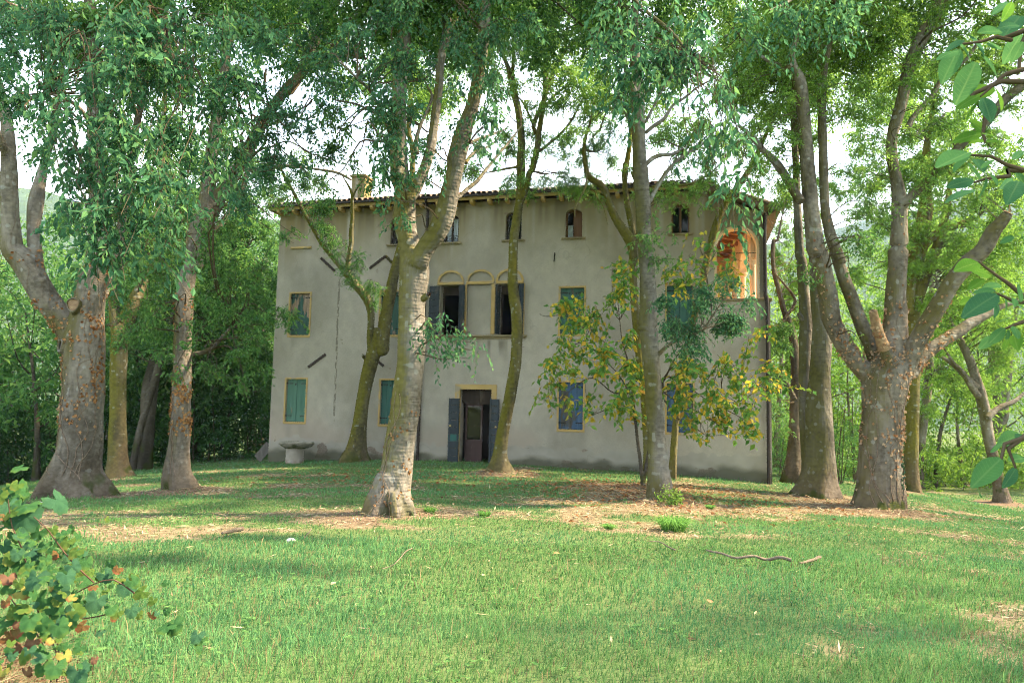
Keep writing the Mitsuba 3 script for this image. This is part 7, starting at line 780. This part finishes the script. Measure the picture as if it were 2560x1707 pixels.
for i, (x, y, h, cr) in enumerate([(-24, 30, 11, 4), (-19.5, 33, 12, 4), (-16, 37, 13, 4.5), (-12.2, 36, 12, 4), (-27, 37, 13, 5), (-21, 42, 14, 5), (-14.5, 44, 14, 5), (-31, 33, 11, 4.5), (-18, 27.5, 8, 3), (-10.5, 41, 12, 4), (-15.5, 31, 9, 3.2), (-23, 27, 9, 3.2), (-13, 29.8, 8, 2.4), (-27, 31, 10, 4), (-36, 44, 15, 5.5), (-28, 50, 16, 5.5), (-19, 53, 16, 5.5), (-12, 50, 15, 5), (-43, 38, 14, 5), (-17.5, 34.5, 12, 4), (-25, 33.5, 12, 4), (-14, 40, 13, 4), (-31, 40, 13, 5)]):
    wood_tree('woodland_tree', wood_label(x, y, 'dark leafy'), x, y, h, cr, 'mid', .28, 3300, 200 + i, group=GL, zlow=.14)
for i, (x, y, h, cr) in enumerate([(13.5, 36, 12, 4), (18, 42, 13, 4.5), (23, 46, 13, 5), (29, 44, 12, 4.5), (34, 50, 13, 5), (39, 46, 11, 4.5), (27, 54, 13, 5), (20, 52, 13, 5), (11, 44, 12, 4), (33, 40, 8, 3), (16, 34, 7, 2.6), (25, 40, 8, 3.2), (38, 52, 14, 5), (46, 56, 14, 5.5), (32, 60, 15, 5.5), (22, 62, 15, 5.5), (13, 56, 14, 5), (42, 40, 9, 3.4), (29, 36, 7, 2.6)]):
    wood_tree('woodland_tree', wood_label(x, y, 'pale green'), x, y, h, cr, 'lime', .27, 2100, 300 + i, group=GR, zlow=.10, bk='bark_grey')
for i, (x, y, h, cr) in enumerate([(-3, 47, 13, 4.5), (3, 50, 14, 5), (9, 40, 12, 4)]):
    wood_tree('woodland_tree', ['tree behind the villa roof left of its middle', 'tree behind the villa roof right of its middle', 'tree behind the loggia corner of the villa'][i], x, y, h, cr, 'light', .20, 2400, 350 + i, group='trees behind the villa roof', zlow=.35)
# off to the right of the frame: the trees that shade the lawn
for i, (x, y, h, cr) in enumerate([(11.5, 6.0, 11, 4.2), (17, 9.5, 12, 4.5), (15, 2.0, 11, 4.5), (21.5, 14, 12, 4.5), (18, -3, 12, 4.5), (24, 5, 12, 5), (16.5, 17, 12, 4)]):
    wood_tree('hackberry_tree', 'hackberry standing outside the right edge of the photo, shading the lawn', x, y, h, cr, 'mid', .20, 2800, 400 + i, group='trees outside the right edge', zlow=.34, bk='bark_grey')
def thicket(key, label, boxes, n, Ln, pal, seed, stemcol='twig_wood', nst=160):
    rng = np.random.default_rng(seed); x0, x1, y0, y1, h = boxes
    C = np.stack([rng.uniform(x0, x1, n), rng.uniform(y0, y1, n), np.zeros(n)], 1); top = h * (.45 + .75 * meshkit.noise(C * [.5, .5, 0], 3)); C[:, 2] = ground(C[:, 0], C[:, 1]) + .05 + top * rng.random(n) ** .9
    a, s = sprays(rng, C, np.full((n, 3), .55) * [1, 1, .7], np.full(n, 62), Ln, PAL[pal], .35, nl=9); leafmesh(key, [a]); labels[key] = {'kind': 'stuff', 'label': label, 'category': 'undergrowth'}
    p = np.stack([rng.uniform(x0, x1, nst), rng.uniform(y0, y1, nst), np.zeros(nst)], 1); p[:, 2] = ground(p[:, 0], p[:, 1]) - .05
    q = p + np.stack([rng.normal(0, .5, nst), rng.normal(0, .4, nst), rng.uniform(.7, 1.5, nst) * h], 1); w = stems(rng, p, q, .022, .008); kk = key + '_stems'; put(kk, w, stemcol); labels[kk] = {'kind': 'stuff', 'label': 'thin bare stems standing in the ' + label, 'category': 'stems'}
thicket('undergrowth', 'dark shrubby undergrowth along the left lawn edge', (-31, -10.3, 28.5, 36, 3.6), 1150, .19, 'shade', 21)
thicket('undergrowth_001', 'bright yellow green undergrowth along the right lawn edge', (13, 42, 37, 47, 2.6), 800, .19, 'lime', 22)
thicket('undergrowth_002', 'shaded shrubs behind the right corner of the villa', (9.2, 13.5, 26, 32, 2.6), 110, .12, 'mid', 23, nst=40)

# ------------------------------------------------------------------ lawn
rng = np.random.default_rng(31)
def lawn(y0, y1, dens, h, w, segs, wind=.5):
    n = int(dens * ((y0 + y1) * .74 + 5.2) * (y1 - y0)); y = np.sqrt(rng.uniform(y0 ** 2, y1 ** 2, n)); x = rng.uniform(-1, 1, n) * (.74 * y + 2.6)
    d = dryness(x, y); keep = rng.random(n) > d * .66; x, y, d = x[keep], y[keep], d[keep]; n = len(x)
    patch = nz(x * .55 + 20, y * .8 + 3); tuft = nz(x * 3.1, y * 3.1)
    z = ground_m(x, y); H = h * (.35 + .65 * rng.random(n)) * (.35 + .75 * tuft ** 1.5 + .6 * patch) * (1 - .45 * d) * np.where(rng.random(n) < .05, 1.9, 1.0)
    a = rng.uniform(0, 6.283, n); lean = np.stack([np.cos(a), np.sin(a)], 1) * (rng.random((n, 1)) * wind + .15) + [.12, -.05]
    b = rng.uniform(0, 3.1416, n); s = np.stack([np.cos(b), np.sin(b), b * 0], 1) * (w * (.7 + .6 * rng.random(n)))[:, None]
    p = np.stack([x, y, z - .004], 1); tip = p + np.concatenate([lean * H[:, None], (H * .86)[:, None]], 1)
    t = rng.random((n, 1)); blue = ss(.40, .70, nz(x * .45 + 50, y * .9))[:, None]
    col = (np.array([.054, .130, .040]) * (1 - t) + np.array([.114, .205, .066]) * t) * (1 - .35 * blue) + np.array([.05, .15, .07]) * .40 * blue
    col = 1.55 * np.array([1.0, 1.0, 1.08]) * col * (.82 + .36 * patch[:, None]); st = rng.random(n) < (.07 + .30 * d); col[st] = np.array([.30, .235, .13]) * (.6 + .6 * rng.random((st.sum(), 1)))
    if segs == 1:
        v = np.stack([p - s, p + s, tip], 1).reshape(-1, 3); f = np.arange(n * 3).reshape(-1, 3); c = np.repeat(col, 3, axis=0)
    else:
        m = p + np.concatenate([lean * H[:, None] * .38, (H * .55)[:, None]], 1)
        v = np.stack([p - s, p + s, m - s * .75, m + s * .75, tip], 1).reshape(-1, 3); i = np.arange(n)[:, None] * 5
        f = np.concatenate([i + [0, 1, 3], i + [0, 3, 2], i + [2, 3, 4]], 1).reshape(-1, 3); c = np.repeat(col, 5, axis=0)
    return v, f, c
leafmesh('grass', [lawn(2.6, 6.2, 2050, .105, .0032, 3), lawn(6.2, 9.5, 1150, .10, .0048, 3), lawn(9.5, 14, 620, .085, .008, 1), lawn(14, 26, 260, .085, .013, 1), lawn(26, 36, 40, .10, .03, 1)], 'grass_blade')
labels['grass'] = {'kind': 'stuff', 'label': 'mown green lawn with dry patches', 'category': 'grass'}
# clover and other low weeds between the blades
n = 9000; y = np.sqrt(rng.uniform(3.6 ** 2, 13 ** 2, n)); x = rng.uniform(-1, 1, n) * (.74 * y + 1.0); k = (nz(x * .9 + 70, y * .9) > .52) & (dryness(x, y) < .5); x, y = x[k], y[k]; n = len(x)
p = np.stack([x, y, ground_m(x, y) + rng.uniform(.02, .07, n)], 1); a = rng.uniform(0, 6.283, (n, 1)) + np.array([0, 2.09, 4.19]); d3 = np.stack([np.cos(a), np.sin(a), .15 + 0 * a], -1)
c = np.array([.07, .17, .055]) + rng.random((n, 1)) * np.array([.07, .10, .03])
leafmesh('lawn_weeds', [kites(np.repeat(p, 3, axis=0), unit(d3.reshape(-1, 3)), unit(np.array([0, 0, 1.0]) + rng.normal(size=(3 * n, 3)) * .3), np.repeat(rng.uniform(.016, .04, n), 3), .8, .1, np.repeat(c, 3, axis=0))], 'grass_blade')
labels['lawn_weeds'] = {'kind': 'stuff', 'label': 'clover and low weeds growing in the lawn', 'category': 'weeds'}
# straw and dead leaves on the bare patches
n = 95000; y = np.sqrt(rng.uniform(5 ** 2, 23 ** 2, n)); x = rng.uniform(-1, 1, n) * (.74 * y + 1.2); d = dryness(x, y); k = rng.random(n) < d * .9 + .03; x, y = x[k], y[k]; n = len(x)
a = rng.uniform(0, 6.283, n); L = rng.uniform(.03, .13, n) * (1 + y / 30); p = np.stack([x, y, ground_m(x, y) + .006 + .018 * rng.random(n)], 1); dr_ = np.stack([np.cos(a), np.sin(a), rng.normal(0, .15, n)], 1)
pal = np.array([[.10, .07, .045], [.26, .20, .125], [.40, .33, .21], [.52, .45, .31]]); w = rng.random(n) * 2.99; i = w.astype(int); t = (w - i)[:, None]
leafmesh('straw_litter', [kites(p, dr_, np.tile([0, 0, 1.0], (n, 1)) + rng.normal(size=(n, 3)) * .3, L, .13, .0, pal[i] * (1 - t) + pal[i + 1] * t)], 'dry_leaf')
labels['straw_litter'] = {'kind': 'stuff', 'label': 'dry straw and cut grass lying on the bare patches', 'category': 'straw'}
n = 2600; c = rng.integers(0, 5, n); ctr = np.array([TREES['J']['base'][:2], TREES['H']['base'][:2], [5.2, 16.8], [1.6, 18.0], [-3.5, 19]])[c]; x, y = (ctr + rng.normal(size=(n, 2)) * np.array([1.7, 1.5])).T
p = np.stack([x, y, ground_m(x, y) + .012 + .02 * rng.random(n)], 1); a = rng.uniform(0, 6.283, n)
pal = np.array([[.13, .06, .03], [.26, .11, .045], [.34, .19, .09], [.30, .23, .13]]); w = rng.random(n) * 2.99; i = w.astype(int); t = (w - i)[:, None]
leafmesh('fallen_leaves', [kites(p, np.stack([np.cos(a), np.sin(a), rng.normal(0, .25, n)], 1), unit(np.array([0, 0, 1.0]) + rng.normal(size=(n, 3)) * .4), rng.uniform(.05, .13, n), .5, .12, pal[i] * (1 - t) + pal[i + 1] * t)], 'dry_leaf')
labels['fallen_leaves'] = {'kind': 'stuff', 'label': 'brown fallen leaves scattered under the autumn walnut', 'category': 'leaf litter'}
# tall withered grass in the left corner
n = 9000; y = 3.5 + rng.normal(size=n) * .45; x = -.74 * y + .30 + np.abs(rng.normal(size=n)) * .42 - .5; k = y > 2.9 ; x, y = x[k], y[k]; n = len(x)
H = rng.uniform(.12, .50, n) * ss(-.50, -.72, x / y) + .09; a = rng.uniform(0, 6.28, n); ln = np.stack([np.cos(a), np.sin(a)], 1) * rng.uniform(.2, 1.0, (n, 1)); b = rng.uniform(0, 3.14, n); s = np.stack([np.cos(b), np.sin(b), 0 * b], 1) * .0028
p = np.stack([x, y, ground_m(x, y)], 1); m = p + np.concatenate([ln * H[:, None] * .35, (H * .7)[:, None]], 1); tip = p + np.concatenate([ln * H[:, None] * 1.1, (H * .75)[:, None]], 1)
v = np.stack([p - s, p + s, m - s, m + s, tip], 1).reshape(-1, 3); i = np.arange(n)[:, None] * 5; pal = np.array([[.13, .075, .045], [.25, .165, .10], [.36, .28, .18], [.12, .19, .08], [.16, .25, .12]]); w = pal[rng.choice(5, n, p=[.34, .28, .12, .14, .12])] * rng.uniform(.7, 1.2, (n, 1))
leafmesh('withered_grass', [(v, np.concatenate([i + [0, 1, 3], i + [0, 3, 2], i + [2, 3, 4]], 1).reshape(-1, 3), np.repeat(w, 5, axis=0))], 'dry_leaf')
labels['withered_grass'] = {'kind': 'stuff', 'label': 'tangle of tall withered grass under the grapevine', 'category': 'grass'}
# grass tufts
TL = ['large drooping grass tuft in front of the straight grey banded trunk', 'small bright grass tuft beside the central trunk', 'small grass tuft on the bare ground right of the central trunk', 'small grass tuft between the banded trunk and the massive hackberry', 'low grass tuft left of the large drooping tuft']
for j, (q, sz) in enumerate(zip(PTS['tufts'], (.30, .13, .13, .11, .11))):
    n = 420 if j == 0 else 170; a = rng.uniform(0, 6.28, n); rr = sz * .55 * rng.random(n) ** .7; p = np.stack([q[0] + np.cos(a) * rr, q[1] + np.sin(a) * rr, 0 * a], 1); p[:, 2] = ground_m(p[:, 0], p[:, 1])
    H = sz * rng.uniform(.5, 1.0, n); o = np.stack([np.cos(a), np.sin(a)], 1) * (rr / sz + rng.uniform(.1, .6, n))[:, None]; b = rng.uniform(0, 3.14, n); s = np.stack([np.cos(b), np.sin(b), 0 * b], 1) * .005
    m = p + np.concatenate([o * H[:, None] * .4, (H * .75)[:, None]], 1); tip = p + np.concatenate([o * H[:, None] * 1.3, (H * .55)[:, None]], 1)
    i = np.arange(n)[:, None] * 5; c = 1.7 * np.array([.075, .17, .04]) + rng.random((n, 1)) * np.array([.05, .08, .02])
    kk = leafmesh(num('grass_tuft'), [(np.stack([p - s, p + s, m - s, m + s, tip], 1).reshape(-1, 3), np.concatenate([i + [0, 1, 3], i + [0, 3, 2], i + [2, 3, 4]], 1).reshape(-1, 3), np.repeat(c, 5, axis=0))], 'grass_blade'); tag(kk, TL[j], 'grass tuft', 'grass tufts')
q = np.array(PTS['shoot']); C = q + rng.normal(size=(14, 3)) * [.10, .08, .06] + [0, -.05, .18]
key = num('seedling_plant'); a, s = sprays(rng, C, np.full((14, 3), .09), np.full(14, 26), .075, PAL['light'], .3, nl=6); leafmesh(key + '__leaves', [a], 'leaf'); put(key + '__stems', cat([stems(rng, *s, .003, .002), stems(rng, np.tile(q, (14, 1)), C, .005, .003)]), 'twig_wood')
tag(key, 'small bright green leafy shoot at the foot of the banded trunk', 'plant')

# ------------------------------------------------------------------ stone table, board, sticks, stones
tb, tt = np.array(PTS['table_base']), np.array(PTS['table_top']); key = num('stone_table'); tag(key, 'weathered round stone table on a stout pedestal by the villa wall', 'table')
def lathe(prof, c, n=24, rough=.0, seed=0):
    a = np.arange(n) * 2 * np.pi / n; v = np.array([[c[0] + r * math.cos(t), c[1] + r * math.sin(t), c[2] + z] for r, z in prof for t in a]); d = meshkit.fbm(v * 4 + seed, 3) - .5
    v[:, :2] = c[:2] + (v[:, :2] - c[:2]) * (1 + rough * d[:, None]); v[:, 2] += rough * .12 * (meshkit.fbm(v * 7, 2) - .5)
    m = len(prof); i = np.arange(m - 1)[:, None] * n; j = np.arange(n)[None]; k = (j + 1) % n
    return v, np.concatenate([np.stack([i + j, i + k, i + k + n], -1).reshape(-1, 3), np.stack([i + j, i + k + n, i + j + n], -1).reshape(-1, 3)])
gz = tb[2] - .1
put(key + '__pedestal', lathe([(.31, 0), (.315, .12), (.30, .3), (.30, .62), (.29, .68)], [tb[0], tb[1], gz], 20, .12, 3), 'plaster_stone', smooth=40)
put(key + '__top', lathe([(.02, -.02), (.36, -.02), (.52, .05), (.58, .12), (.585, .17), (.55, .19), (.25, .20), (.01, .20)], [tt[0], tt[1], tt[2] - .02], 30, .16, 5), 'stone', smooth=35)
def ps(p, n, uv):
    f = mikit.fbm(p.x * 5, p.y * 5, p.z * 6, 4); c = mikit.mix((0.22, 0.19, 0.165), (0.40, 0.36, 0.31), f)
    return mikit.mix(mikit.mix(c, mi.Color3f(0.08, 0.075, 0.075), 0.8 * mikit.smoothstep(0.58, 0.75, p.z + 0.35 * (f - 0.5))), mi.Color3f(0.20, 0.12, 0.07), 0.6 * mikit.smoothstep(0.35, 0.05, p.z + 0.4 * (f - 0.4)))
flat('plaster_stone', None, 0.9, ps)
a, b = (np.array(q) for q in PTS['board']); t = unit(b - a); s = unit(np.cross(t, [.3, 1.0, .1])) * .17; n_ = unit(np.cross(t, s)) * .02
v = np.array([c + e * s + g * n_ for c in (a, b) for e in (-1, 1) for g in (-1, 1)]); h = trimesh.convex.convex_hull(v)
put('leaning_board', (np.array(h.vertices), np.array(h.faces)), 'board_wood'); tag('leaning_board', 'grey weathered board leaning at the left corner of the villa', 'board')
flat('board_wood', None, 0.85, lambda p, n, uv: mikit.mix((0.06, 0.055, 0.05), (0.15, 0.135, 0.12), mikit.noise(p.x * 20, p.y * 20, p.z * 3)))
scene['stick_wood'] = {'type': 'diffuse', 'reflectance': mikit.proc(lambda p, n, uv: mikit.mix((0.08, 0.062, 0.048), (0.24, 0.20, 0.155), mikit.fbm(p.x * 20, p.y * 20, p.z * 20, 3)))}
SL = [('fallen_branch', 'long bent bare branch lying in the grass on the right', .020), ('fallen_branch', 'short thick grey piece of branch at the end of the long bent one', .022), ('fallen_branch', 'thin curved twig lying left of the long bent branch', .010), ('fallen_branch', 'thin reddish twig in the grass left of the middle', .007), ('fallen_branch', 'pale flat piece of dead wood on the bare ground at the left', .030), ('fallen_branch', 'short pale twig on the bare ground below the central trunk', .008)]
for (nm, lab, r), P in zip(SL, PTS['sticks']):
    P = np.array(P); m = len(P); P[:, 2] = ground_m(P[:, 0], P[:, 1]) + r * .8 + .05 + .05 * np.abs(np.sin(np.arange(m) * 1.3 + 1)) * (m > 3)
    C = catmull(np.c_[P, np.linspace(r * .55, r, m)], .05); C[:, :3] += (np.stack([meshkit.noise(C[:, :3] * 5 + o) for o in (0, 9, 21)], 1) - .5) * r * 1.4
    kk = num(nm); put(kk, tube(C, 8), 'stick_wood', smooth=True); tag(kk, lab, 'branch', 'fallen branches in the grass')
for j, (q, r, lab) in enumerate(zip(PTS['pebble'], (.03, .07, .05), ('small white stone at the foot of the central trunk', 'pale stone at the left foot of the broad leftmost hackberry', 'small pale stone on the bare ground left of the central trunk'))):
    m = trimesh.creation.icosphere(2, r); v = m.vertices * [1.2, 1, .6]; v = v * (1 + .35 * (meshkit.fbm(v * 30 + j, 2) - .5))[:, None] + [q[0], q[1], ground_m(np.array(q[0]), np.array(q[1])) + r * .35]
    kk = num('stone'); put(kk, (v, np.array(m.faces)), 'pale_stone', smooth=True); tag(kk, lab, 'stone')
flat('pale_stone', (0.5, 0.48, 0.46), 0.9)
for j, (q, lab) in enumerate(zip(PTS['slabsA'][:1], ('dark slab of bark at the left foot of the broad hackberry',))):
    v, f = lathe([(.01, 0), (.24, 0), (.26, .02), (.20, .04), (.01, .045)], [q[0], q[1], ground_m(np.array(q[0]), np.array(q[1])) + .01 + .05 * j], 12, .6, j); v[:, 1] = q[1] + (v[:, 1] - q[1]) * .5
    kk = num('bark_slab'); put(kk, (v, f), 'bark_dark', smooth=30); tag(kk, lab, 'bark')

# ------------------------------------------------------------------ large leaves, one entry each
def broad_leaf(outline, L, curl, fold, rows=5):
    """a leaf along +x: outline(t) half width; folded along the midrib, bent down"""
    t = np.linspace(0, 1, rows); v = []
    for q in t:
        w = outline(q); z = -curl * q * q
        v += [[q, -w, z + fold * w], [q, 0, z], [q, w, z + fold * w]]
    f = []
    for i in range(rows - 1):
        a = 3 * i; f += [[a, a + 1, a + 4], [a, a + 4, a + 3], [a + 1, a + 2, a + 5], [a + 1, a + 5, a + 4]]
    return np.array(v) * L, np.array(f)
def frame(o, x, up):
    x = unit(np.array(x, float)); y = unit(np.cross(up, x)); z = np.cross(x, y); return x, y, z
def mat(o, x, y, z, s):
    return T4(np.array([[*(x * s)], [*(y * s)], [*(z * s)]]).T.tolist() and np.vstack([np.c_[np.stack([x, y, z], 1) * s, np.asarray(o)[:, None]], [0, 0, 0, 1]]).tolist())
def veined(base, vein, dark):
    def f(p, n, uv):
        a = mikit.noise(uv.x * 3 + p.x * 7, uv.y * 3, p.z * 7); v = dr.abs(uv.y); st = dr.abs(dr.fma(uv.x + v * 0.45, 11.0, 0.0) - dr.floor(dr.fma(uv.x + v * 0.45, 11.0, 0.5)))
        k = dr.maximum(mikit.smoothstep(0.035, 0.0, v), 0.55 * mikit.smoothstep(0.10, 0.02, st))
        return mikit.mix(mikit.mix(dark, base, a), vein, k * 0.6)
    return {'type': 'principledthin', 'base_color': mikit.proc(f), 'roughness': 0.5, 'diff_trans': 0.9, 'spec_trans': 0.0, 'eta': 1.4}
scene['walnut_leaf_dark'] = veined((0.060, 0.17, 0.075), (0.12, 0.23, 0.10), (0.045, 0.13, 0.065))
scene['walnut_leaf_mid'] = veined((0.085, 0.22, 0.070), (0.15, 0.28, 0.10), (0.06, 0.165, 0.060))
scene['walnut_leaf_backlit'] = veined((0.11, 0.24, 0.032), (0.18, 0.30, 0.065), (0.075, 0.19, 0.03))  # same leaf with backlight put into its colour
prof = lambda q: .265 * math.sin(math.pi * min(1, q * .93 + .035) ** .85) ** .85
WL = []
for cu, fo in ((.10, .25), (.22, .12), (.05, .40), (.16, -.08)):
    v, f = broad_leaf(prof, 1.0, cu, fo, 7); uv = np.stack([v[:, 0], v[:, 1]], 1); WL.append((v, f, uv))
WD = [[mikit.ply((v, f), b, smooth=True, uv=uv) for v, f, uv in WL] for b in ('walnut_leaf_dark', 'walnut_leaf_mid', 'walnut_leaf_backlit')]
rng = np.random.default_rng(8); key = num('walnut_tree'); NAME['near'] = key; tag(key, 'near walnut whose big glossy leaves hang in at the right edge', 'tree')
for row in PTS['walnut']:
    a, b, c = np.array(row[:3]), np.array(row[3:6]), int(row[6]); x, y, z = frame(a, b - a, unit(np.array([rng.normal() * .35, -.85 + rng.normal() * .3, .75])))
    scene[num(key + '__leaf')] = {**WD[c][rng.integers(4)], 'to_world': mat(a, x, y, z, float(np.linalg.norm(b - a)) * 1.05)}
tk = np.array([[4.6, 1.6, .2, .16], [4.5, 1.6, 1.2, .14], [4.3, 1.65, 2.2, .12], [4.2, 1.7, 3.4, .09], [4.1, 1.8, 5, .05]])
lim = [tk.tolist()]; ends = [np.array(t[0]) for t in PTS['walnut_twigs']]
for t in PTS['walnut_twigs']:
    p0 = np.array(t[0]); a = tk[np.argmin(np.abs(tk[:, 2] - p0[2] + .3))]
    m1, m2 = a[:3] * .66 + p0 * .34 + rng.normal(size=3) * .10 + [0, 0, .22], a[:3] * .30 + p0 * .70 + rng.normal(size=3) * .07 + [0, 0, .14]
    for q_ in np.linspace(.35, .95, 6):
        o = m1 * (1 - q_) + m2 * q_ if q_ < .7 else m2 * (1 - q_) * 3 + p0 * (1 - 3 * (1 - q_)); o = np.array(o)
        if o[0] > .80 * o[1] + .06:
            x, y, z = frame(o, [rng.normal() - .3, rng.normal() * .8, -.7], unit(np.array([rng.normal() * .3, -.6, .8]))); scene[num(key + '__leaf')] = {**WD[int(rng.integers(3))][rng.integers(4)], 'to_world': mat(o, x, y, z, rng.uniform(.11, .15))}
    pts = [[*a[:3], .016], [*m1, .0095], [*m2, .007]] + [[*q, .0065 * (1 - .75 * i / (len(t) - 1)) + .0012] for i, q in enumerate(t)]
    put(num(key + '__twig'), tube(catmull(pts, .06), 6), 'twig_wood', smooth=True)
put(key + '__trunk', trunk_mesh(lim, tk[0, :3], .3, 2.2, .5), 'bark_grey', smooth=True)
C = np.array([4.3, 1.2, 4.6]) + unit(rng.normal(size=(70, 3))) * rng.random((70, 1)) ** .4 * [2.2, 2.2, 1.6]; C = C[(C[:, 0] > .9 * C[:, 1] + 1.2) | (C[:, 1] < .4)]
a, s = sprays(rng, C, np.full((len(C), 3), .5), np.full(len(C), 40), .15, PAL['mid'], .5, nl=7, Wr=.55); leafmesh(key + '__crown', [a]); put(key + '__branches', cat(boughs(rng, [tk], C[::2])), 'twig_wood')

# grapevine: lobed leaves
def grape():
    a = np.linspace(-2.75, 2.75, 23); r = .70 + .16 * np.abs(np.cos(a * 1.25)) ** .8 + .06 * np.cos(a * 2.5); r *= 1 + .06 * np.where(np.arange(23) % 2, 1, -1); r[[0, -1]] *= .75
    o = np.stack([.12 + r * np.cos(a), r * np.sin(a), 0 * a], 1); i_ = o * .5; i_[:, 0] += .03
    o[:, 2] = -.16 * (r ** 2) + .07 * np.cos(a * 5); i_[:, 2] = .03 * np.cos(a * 5)
    v = np.vstack([[[0, 0, 0.02]], i_, o]); f = []
    for k in range(22): f += [[0, 1 + k, 2 + k], [1 + k, 24 + k, 25 + k], [1 + k, 25 + k, 2 + k]]
    return v, np.array(f)
gv2, gf2 = grape()
def gcol(c1, c2, c3):
    def f(p, n, uv):
        a = mikit.fbm(p.x * 22, p.y * 22, p.z * 22, 3); r = dr.sqrt(dr.square(uv.x) + dr.square(uv.y)); return mikit.mix(mikit.mix(c1, c2, a), c3, mikit.smoothstep(0.55, 0.95, r + 0.7 * (a - 0.5)))
    return {'type': 'principledthin', 'base_color': mikit.proc(f), 'roughness': 0.5, 'diff_trans': 0.7, 'spec_trans': 0.0, 'eta': 1.35}
GC = [((0.06, 0.19, 0.065), (0.10, 0.24, 0.085), (0.13, 0.26, 0.07)), ((0.065, 0.19, 0.10), (0.10, 0.24, 0.13), (0.09, 0.22, 0.10)), ((0.12, 0.23, 0.05), (0.16, 0.27, 0.07), (0.22, 0.27, 0.07)), ((0.22, 0.26, 0.06), (0.36, 0.32, 0.10), (0.25, 0.14, 0.06)), ((0.19, 0.06, 0.035), (0.12, 0.14, 0.05), (0.24, 0.09, 0.05)), ((0.15, 0.075, 0.05), (0.26, 0.16, 0.10), (0.12, 0.055, 0.04))]
GC = [tuple(tuple(round(q * (.52 if i < 3 else .8), 3) for q in c) for c in g) for i, g in enumerate(GC)]
GD = []
for i, c in enumerate(GC):
    scene[f'grape_leaf_{i}'] = gcol(*c); GD.append(mikit.ply((gv2, gf2), f'grape_leaf_{i}', smooth=True, uv=gv2[:, :2]))
key = num('grapevine'); tag(key, 'sprawling grapevine with green, yellow and red leaves in the lower left corner', 'vine')
for x, y, z, w, c in PTS['vine']:
    nr = unit(np.array([.25, -.75, .65]) + rng.normal(size=3) * .38); d = unit(np.cross(nr, rng.normal(size=3) * .6 + [1.0, 0, 0])); d = d * (1 if d[2] < .2 else -1); yy = np.cross(nr, d)
    scene[num(key + '__leaf')] = {**GD[int(c)], 'to_world': mat([x, y, z], d, yy, nr, w * .62)}
for t in PTS['vine_stems']: put(num(key + '__stem'), tube(catmull([[*q, .0030 - .0014 * i / len(t)] for i, q in enumerate(t)], .05), 6), 'vine_bark', smooth=True)
scene['vine_bark'] = {'type': 'diffuse', 'reflectance': mikit.proc(lambda p, n, uv: mikit.mix((0.05, 0.03, 0.022), (0.15, 0.095, 0.065), mikit.noise(p.x * 30, p.y * 30, p.z * 30)))}
FL = ['single orange leaf lying in the grass, lower right of the middle', 'orange leaf on the bare ground in the middle', 'pale leaf in the grass below the central trunk', 'pale curled leaf in the grass left of the middle', 'small yellow leaf in the grass near the middle']
fl = [mikit.ply((v * .07, f), 'fallen_orange' if j in (0, 1) else 'fallen_pale', smooth=True) for j in range(5) for v, f, uv in [WL[j % 4]]]
flat('fallen_orange', (0.36, 0.16, 0.07), 0.8); flat('fallen_pale', (0.34, 0.28, 0.15), 0.8)
for j, q in enumerate(PTS['fallen']):
    a = rng.uniform(0, 6.28); x, y, z = frame(q, [math.cos(a), math.sin(a), .15], np.array([.1, -.3, 1.0])); kk = num('fallen_leaf'); tag(kk, FL[j], 'leaf', 'single fallen leaves')
    scene[kk] = {**fl[j], 'to_world': mat([q[0], q[1], float(ground_m(np.array(q[0]), np.array(q[1]))) + .05], x, y, z, 1.0 if j else 1.3)}
print('triangles', TRI[0])
